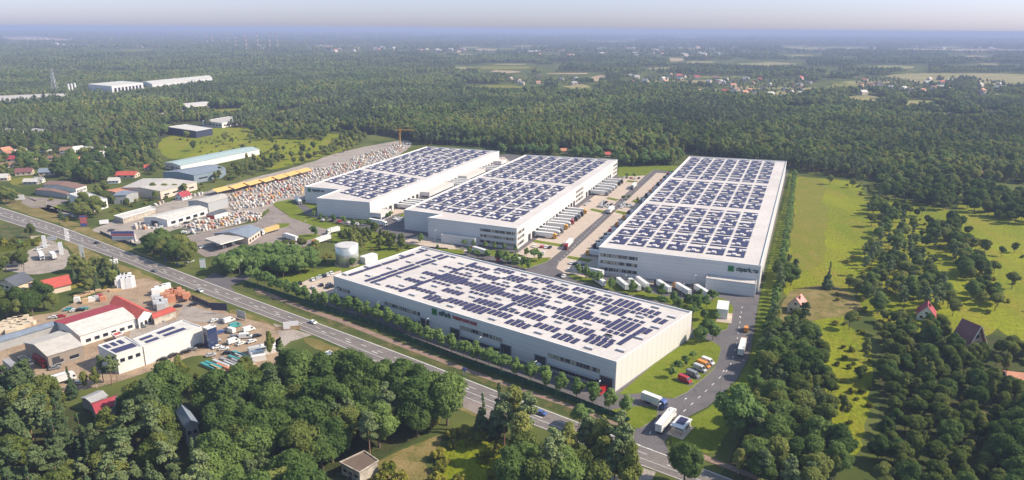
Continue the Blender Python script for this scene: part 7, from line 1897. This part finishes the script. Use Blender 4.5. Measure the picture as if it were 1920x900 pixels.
billboard('wide violet blue banner board at the pallet yard corner', 232, 454, 15, 6.5, 1.2, .05, 'car_blue', 'billboard', 'billboard', [(3.2, 1.6, 'car_pink'), (2.2, .7, 'car_white'), (.2, 1.6, 'car_silver')])
for px_, py_, l in [(80, 462, 'left'), (111, 475, 'middle')]:
    billboard(f'tall white price pillar on the tanker lot, {l} one', px_ + 5, py_ + 3, 2.4, 8.5, .1, .3, 'lamp_white', 'sign', 'price_pillar')
billboard('slim pale grey totem by the dry verge', 155, 482, 2.4, 8.0, .1, .3, 'trailer_grey', 'sign', 'price_pillar')
billboard('white billboard by the bushes at the left edge', 38, 378, 7, 4, 1.6, .3, 'lamp_white'); billboard('cream billboard before the brown roofed hall', 77, 388, 9, 4, 1, .2, 'wall_cream')
billboard('white billboard beside the tall hedge', 69, 453, 6, 2.6, 1.5, .5, 'wall_cream'); billboard('small pale blue sign board on the tanker lot', 99, 457, 5.5, 2.6, 2.5, .2, 'car_silver')
billboard('white billboard above the stacked white bags', 213, 507, 6, 3, 4, .6, 'lamp_white'); billboard('white billboard behind the totem at the pallet yard', 196, 422, 6, 3, 1, .5, 'lamp_white')
billboard('black screen billboard at the works yard corner', 412, 588, 8.5, 4.0, 1.8, -.1, 'clad_navy'); billboard('slatted grey sign frame on the dry verge', 453, 599, 6, 4.2, .6, -.5, 'steel_grey')
billboard('white billboard beside the works gate', 546, 618, 7, 3.6, .6, .3, 'lamp_white'); billboard('leaning white board by the containers in the works yard', 509, 650, 4.0, 3.4, .3, .7, 'lamp_white')
billboard('green and white ring shaped station sign', 381, 504, 3.2, 6.5, .2, .2, 'lamp_white', 'sign', 'station_sign', [(0, .6, 'car_green'), (5.9, .6, 'car_green')])
billboard('small blue road sign beside the footpath', 871, 705, 1.6, 1.6, 2.2, -.6, 'car_blue', 'sign', 'road_sign')
for px_, py_ in ((311, 492), (333, 499)): billboard(f"small blue and white sign on the verge by the clump, {'left' if px_ == 311 else 'right'} one", px_, py_, 1.4, 1.4, .8, -.5, 'car_blue', 'sign', 'road_sign')
# far masts and pylon
for i, px_ in enumerate((389, 399, 427, 443, 462, 484, 507, 521)):
    x, y = G(px_, 94 if i > 2 else 84); b = MB((x, y, 0)); n = 8; hh = (108 if i > 3 else 95)
    for k in range(n): b.cyl(x, y, hh * k / n, 3.4 - 1.8 * k / n, hh / n, 6, 3.4 - 1.8 * (k + 1) / n, k % 2)
    tag(b.build('radio_mast', [MATS['wall_white'], MATS['roof_red']]), f'hazy red and white mast on the horizon, {ordw(i)} from the left', 'mast', 'red and white masts')
def pylon():
    x, y = G(105, 183); root = thing('power_pylon', 'grey lattice power pylon left of the tall factory block', 'pylon', (x, y, 0)); b = MB()
    for s_ in ((-1, -1), (1, -1), (1, 1), (-1, 1)): b.tube((s_[0] * 6, s_[1] * 6, 0), (s_[0] * .8, s_[1] * .8, 58), .35, 4)
    for k in range(8):
        r = 6 - 5.2 * k / 8; r2 = 6 - 5.2 * (k + 1) / 8; z = 58 * k / 8; z2 = 58 * (k + 1) / 8
        for a_ in range(4):
            c = [(-1, -1), (1, -1), (1, 1), (-1, 1)]; p, q = c[a_], c[(a_ + 1) % 4]; b.tube((p[0] * r, p[1] * r, z), (q[0] * r2, q[1] * r2, z2), .22, 4); b.tube((q[0] * r, q[1] * r, z), (p[0] * r2, p[1] * r2, z2), .22, 4)
    b.build('tower', MATS['steel_grey'], root)
    for z, w in ((40, 14), (47, 11), (54, 8)): a_ = MB(); a_.tube((-w, 0, z), (w, 0, z), .35, 4); a_.tube((-w, 0, z), (0, 0, z + 3), .22, 4); a_.tube((w, 0, z), (0, 0, z + 3), .22, 4); a_.build('cross_arm', MATS['steel_grey'], root)
pylon()
def crane():
    x, y = G(750, 273); root = thing('tower_crane', 'orange tower crane beyond the pallet yard', 'crane', (x, y, 0), R(-5)); 
    def lattice(p, q, r, n, nm):
        b = MB(); p = Vector(p); q = Vector(q); d = (q - p); t = Vector((0, 0, 1)) if abs(d.normalized().z) < .5 else Vector((1, 0, 0)); w = d.normalized().cross(t).normalized() * r; t = w.cross(d.normalized()).normalized() * r
        co = [w + t, w - t, -w - t, -w + t]
        for c in co: b.tube(p + c, q + c, .11, 4)
        for k in range(n):
            for j in range(4): b.tube(p + d * k / n + co[j], p + d * (k + 1) / n + co[(j + 1) % 4], .1, 4)
        b.build(nm, MATS['car_yellow'], root)
    lattice((0, 0, 0), (0, 0, 19), .7, 10, 'mast'); lattice((-5, 0, 19.5), (17, 0, 19.5), .5, 14, 'jib')
    b = MB(); b.box(-4.6, 0, 17.9, 1.8, 1.3, 1.6); b.build('counterweight', MATS['vent_grey'], root); b = MB(); b.box(1.3, -1.1, 17.0, 1.6, 1.6, 1.9); b.build('cab', MATS['car_orange'], root)
crane()

# ================================================================== PALLET YARD
def stack_mesh(i, m):
    rg = random.Random(i); b = MB(); w, d = 2.0, 1.5; z = 0
    for k in range(rg.choice([1, 2, 2])):
        b.box(0, 0, z, w, d, .12, 0, 1); b.box(rg.uniform(-.06, .06), rg.uniform(-.06, .06), z + .12, w * rg.uniform(.9, 1), d * rg.uniform(.9, 1), rg.uniform(.8, 1.0), 0, 0); z += 1.12
    return b.mesh('stack', [MATS[m], MATS['wood_pale']])
SCOL = [('wall_white', 'white', 7), ('trailer_grey', 'grey', 6), ('roof_beige', 'stone grey', 6), ('wall_beige', 'sand coloured', 4), ('roof_orange', 'orange', .8), ('roof_crimson', 'dark red', .35), ('roof_pink', 'pinkish', .5), ('roof_grey', 'dark grey', 1.5), ('canvas_yellow', 'yellow', .25)]
STK = [[stack_mesh(i * 3 + j, c[0]) for j in range(2)] for i, c in enumerate(SCOL)]
YARDS = [([(347, 424), (380, 412), (430, 400), (470, 398), (500, 408), (480, 413), (400, 430), (360, 440)], 2.7, 'the bright block left of the left hall'), ([(430, 385), (470, 372), (530, 356), (570, 352), (570, 362), (530, 374), (490, 388), (440, 396)], 3.1, 'the middle of the pallet yard'),
         ([(425, 370), (470, 352), (560, 326), (640, 305), (720, 278), (755, 268), (770, 270), (730, 298), (650, 332), (580, 350), (500, 362), (440, 380)], 4.2, 'the long far end of the pallet yard'), ([(285, 385), (350, 368), (385, 363), (350, 378), (300, 392)], 3.4, 'the strip behind the pale roofed sheds'),
         ([(248, 420), (300, 417), (305, 428), (255, 432)], 3.0, 'the racks beside the violet banner'), ([(225, 445), (250, 440), (260, 458), (240, 455)], 2.8, 'the corner behind the banner fence')]
stk = []
for poly, step, place in YARDS:
    X_, Y_ = scatter(poly, step, .12, clear=False); nz = value_noise(X_, Y_, 9, 31)
    bmask = np.zeros(len(X_), bool)
    for x, y, q in zip(X_, Y_, nz):
        if q < .2: continue
        ta = x * math.cos(AV + .35) + y * math.sin(AV + .35)
        if (ta % 17.0) < 4.2: continue
        u, v = pix(x, y); blk = False
        c = random.choices(range(len(SCOL)), [w * (3 if (i in (4, 5, 8) and nz[0] > -1 and (math.sin(x * .05) + math.sin(y * .043)) > .6) else 1) for i, (_, _, w) in enumerate(SCOL)])[0]
        stk.append((float(x), float(y), c, place))
# keep stacks off the buildings
BL = CLEARW
def near_building(x, y):
    return False
hb = [np.array(p) for p in CLEAR if len(p) == 4]
XX = np.array([s[0] for s in stk]); YY = np.array([s[1] for s in stk]); bad = np.zeros(len(stk), bool)
for p in hb:
    if (p[:, 0].max() - p[:, 0].min()) < 260: bad |= inside(XX, YY, p)
sides = np.zeros(len(stk), bool)
stk = [s for s, b_ in zip(stk, bad) if not b_]
u_, v_ = pix(np.array([s[0] for s in stk]), np.array([s[1] for s in stk])); order = np.argsort(-v_)
restS = {}
for r_, i in enumerate(order):
    x, y, c, place = stk[i]; rz = AV + .35 + random.choice([0, math.pi / 2]) + random.uniform(-.04, .04); me = random.choice(STK[c])
    if r_ < 300:
        single('paving_stack', me, (x, y, .04), rz, f'{SCOL[c][1]} stack of wrapped paving on pallets in {place}', 'pallet stack', f'{SCOL[c][1]} paving stacks, {place}')
    else: restS.setdefault(c, []).append((x, y, rz, random.random() < .5))
rest = MB(); mats_ = [MATS[c[0]] for c in SCOL] + [MATS['wood_pale']]
for c, L_ in restS.items():
    for x, y, rz, k in L_:
        cs, sn = math.cos(rz), math.sin(rz); me = STK[c][int(k)]
        n0 = len(rest.v)
        for v in me.vertices: rest.v.append((x + v.co.x * cs - v.co.y * sn, y + v.co.x * sn + v.co.y * cs, v.co.z + .04))
        for p in me.polygons: rest.f.append(tuple(i + n0 for i in p.vertices)); rest.m.append(c if p.material_index == 0 else len(SCOL))
o = rest.build('paving_stack', mats_); tag(o, 'countless smaller stacks of paving farther back in the pallet yard', 'pallet stacks', None, 'stuff')
# stacks of the works yard
def stacks_at(pts, colr, name, label, dims, grp, rz=.6, jit=.1):
    for i, (px_, py_) in enumerate(pts):
        x, y = G(px_, py_); b = MB((x, y, 0)); r = rz + random.uniform(-jit, jit); w, d, h = dims
        b.box(x, y, .04, w, d, .15, r, 1); b.box(x, y, .19, w * .97, d * .97, h * .5 - .05, r, 0); b.box(x, y, .2 + h * .5 - .05, w * .93, d * .93, h * .5, r, 0)
        o = b.build(name, [MATS[colr if isinstance(colr, str) else colr[i % len(colr)]], MATS['wood_pale']]); tag(o, label.format(o=ordw(i)), 'stack', grp)
stacks_at([(222, 535), (229, 534), (236, 533), (243, 532), (226, 541), (234, 541), (243, 540), (249, 538)], 'lamp_white', 'bag_stack', 'tall wrapped white stack of bags below the white billboard, {o} of the block', (3.4, 3.2, 6.2), 'tall white bag stacks', .5)
stacks_at([(298, 548), (306, 546), (314, 543), (292, 553)], 'lamp_white', 'bag_stack', 'white block stack near the works yard fence, {o} from the front', (4, 3, 3.4), 'white block stacks', .5)
stacks_at([(318, 556), (326, 553), (334, 552), (341, 557), (350, 561), (312, 562), (322, 566)], 'roof_orange', 'brick_stack', 'salmon brick stack by the works yard fence, {o} of the group', (4.2, 3.4, 3.6), 'salmon brick stacks', .5)
stacks_at([(293, 567), (300, 571), (308, 575), (296, 577), (303, 581)], 'trailer_grey', 'block_stack', 'grey block stack beside the low brown annex, {o} of the group', (4.2, 3.4, 3.8), 'grey block stacks', .5)
stacks_at([(150, 556), (158, 553), (166, 550), (190, 545), (200, 543), (208, 541), (216, 545)], 'wood_pale', 'lumber_stack', 'flat timber stack on the pale strip, {o} in the row', (6, 3, .8), 'timber stacks', .5)
stacks_at([(172, 565), (180, 563), (187, 560), (194, 564), (160, 568), (145, 566)], ['wall_white', 'trailer_grey', 'roof_crimson', 'roof_orange', 'wood_pale', 'wall_white'], 'crate_stack', 'crate stack at the head of the red roofed strip, {o} of the group', (3, 2.6, 2.4), 'crate stacks by the red strip', .5)
stacks_at([(5, 612), (14, 608), (24, 604), (34, 601), (44, 599), (52, 604), (42, 608), (30, 612), (18, 616), (8, 622), (22, 624), (34, 618), (46, 613), (56, 609)], 'wall_cream', 'sand_bag_stack', 'cream bag stack at the left edge behind the long grey shed, {o} of the field', (5, 3.2, 1.8), 'cream bag stacks', .5, .4)
stacks_at([(62, 625), (74, 620), (52, 630), (40, 633)], 'roof_orange', 'brick_stack', 'terracotta brick pile along the long grey shed, {o} from the right', (6, 2.4, 1.4), 'terracotta brick piles', .5)
for i, (px_, py_, c) in enumerate([(392, 690, 'car_teal'), (400, 687, 'car_teal'), (408, 695, 'wood_pale'), (414, 684, 'trailer_grey'), (422, 691, 'roof_orange'), (428, 680, 'vent_grey'), (436, 686, 'trailer_grey'), (443, 676, 'car_teal'), (450, 682, 'vent_grey'), (457, 672, 'car_silver'), (463, 678, 'vent_grey'), (452, 668, 'car_teal')]):
    x, y = G(px_, py_); b = MB((x, y, 0)); an = heading((392, 670), (440, 690)) ; b.box(x, y, .05, 11, 1.5, .5, an, 1); b.box(x, y, .55, 10.6, 1.4, .7, an, 0)
    tag(b.build('slab_stack', [MATS[c], MATS['wood_pale']]), f"long {'teal' if 'teal' in c else 'orange' if 'orange' in c else 'pale' if 'pale' in c or 'silver' in c else 'grey'} slab stack below the works yard vans, {ordw(i)} of the rows", 'slab stack', 'long slab stacks')
stacks_at([(482, 668), (492, 663), (486, 676), (500, 655), (478, 660), (505, 662)], ['lamp_white', 'trailer_grey', 'wall_white'], 'site_container', 'white grey container left of the works gate, {o} of the group', (6, 2.5, 2.5), 'site containers by the gate', .5)
# labels stay within sixteen words: drop articles from the end
for o_ in SC.objects:
    if 'label' in o_:
        w_ = o_['label'].split()
        i_ = len(w_) - 1
        while len(w_) > 16 and i_ >= 0:
            if w_[i_] in ('the', 'one'): w_.pop(i_)
            i_ -= 1
        if len(w_) > 16: print('LONG', o_.name, ' '.join(w_))
        o_['label'] = ' '.join(w_)
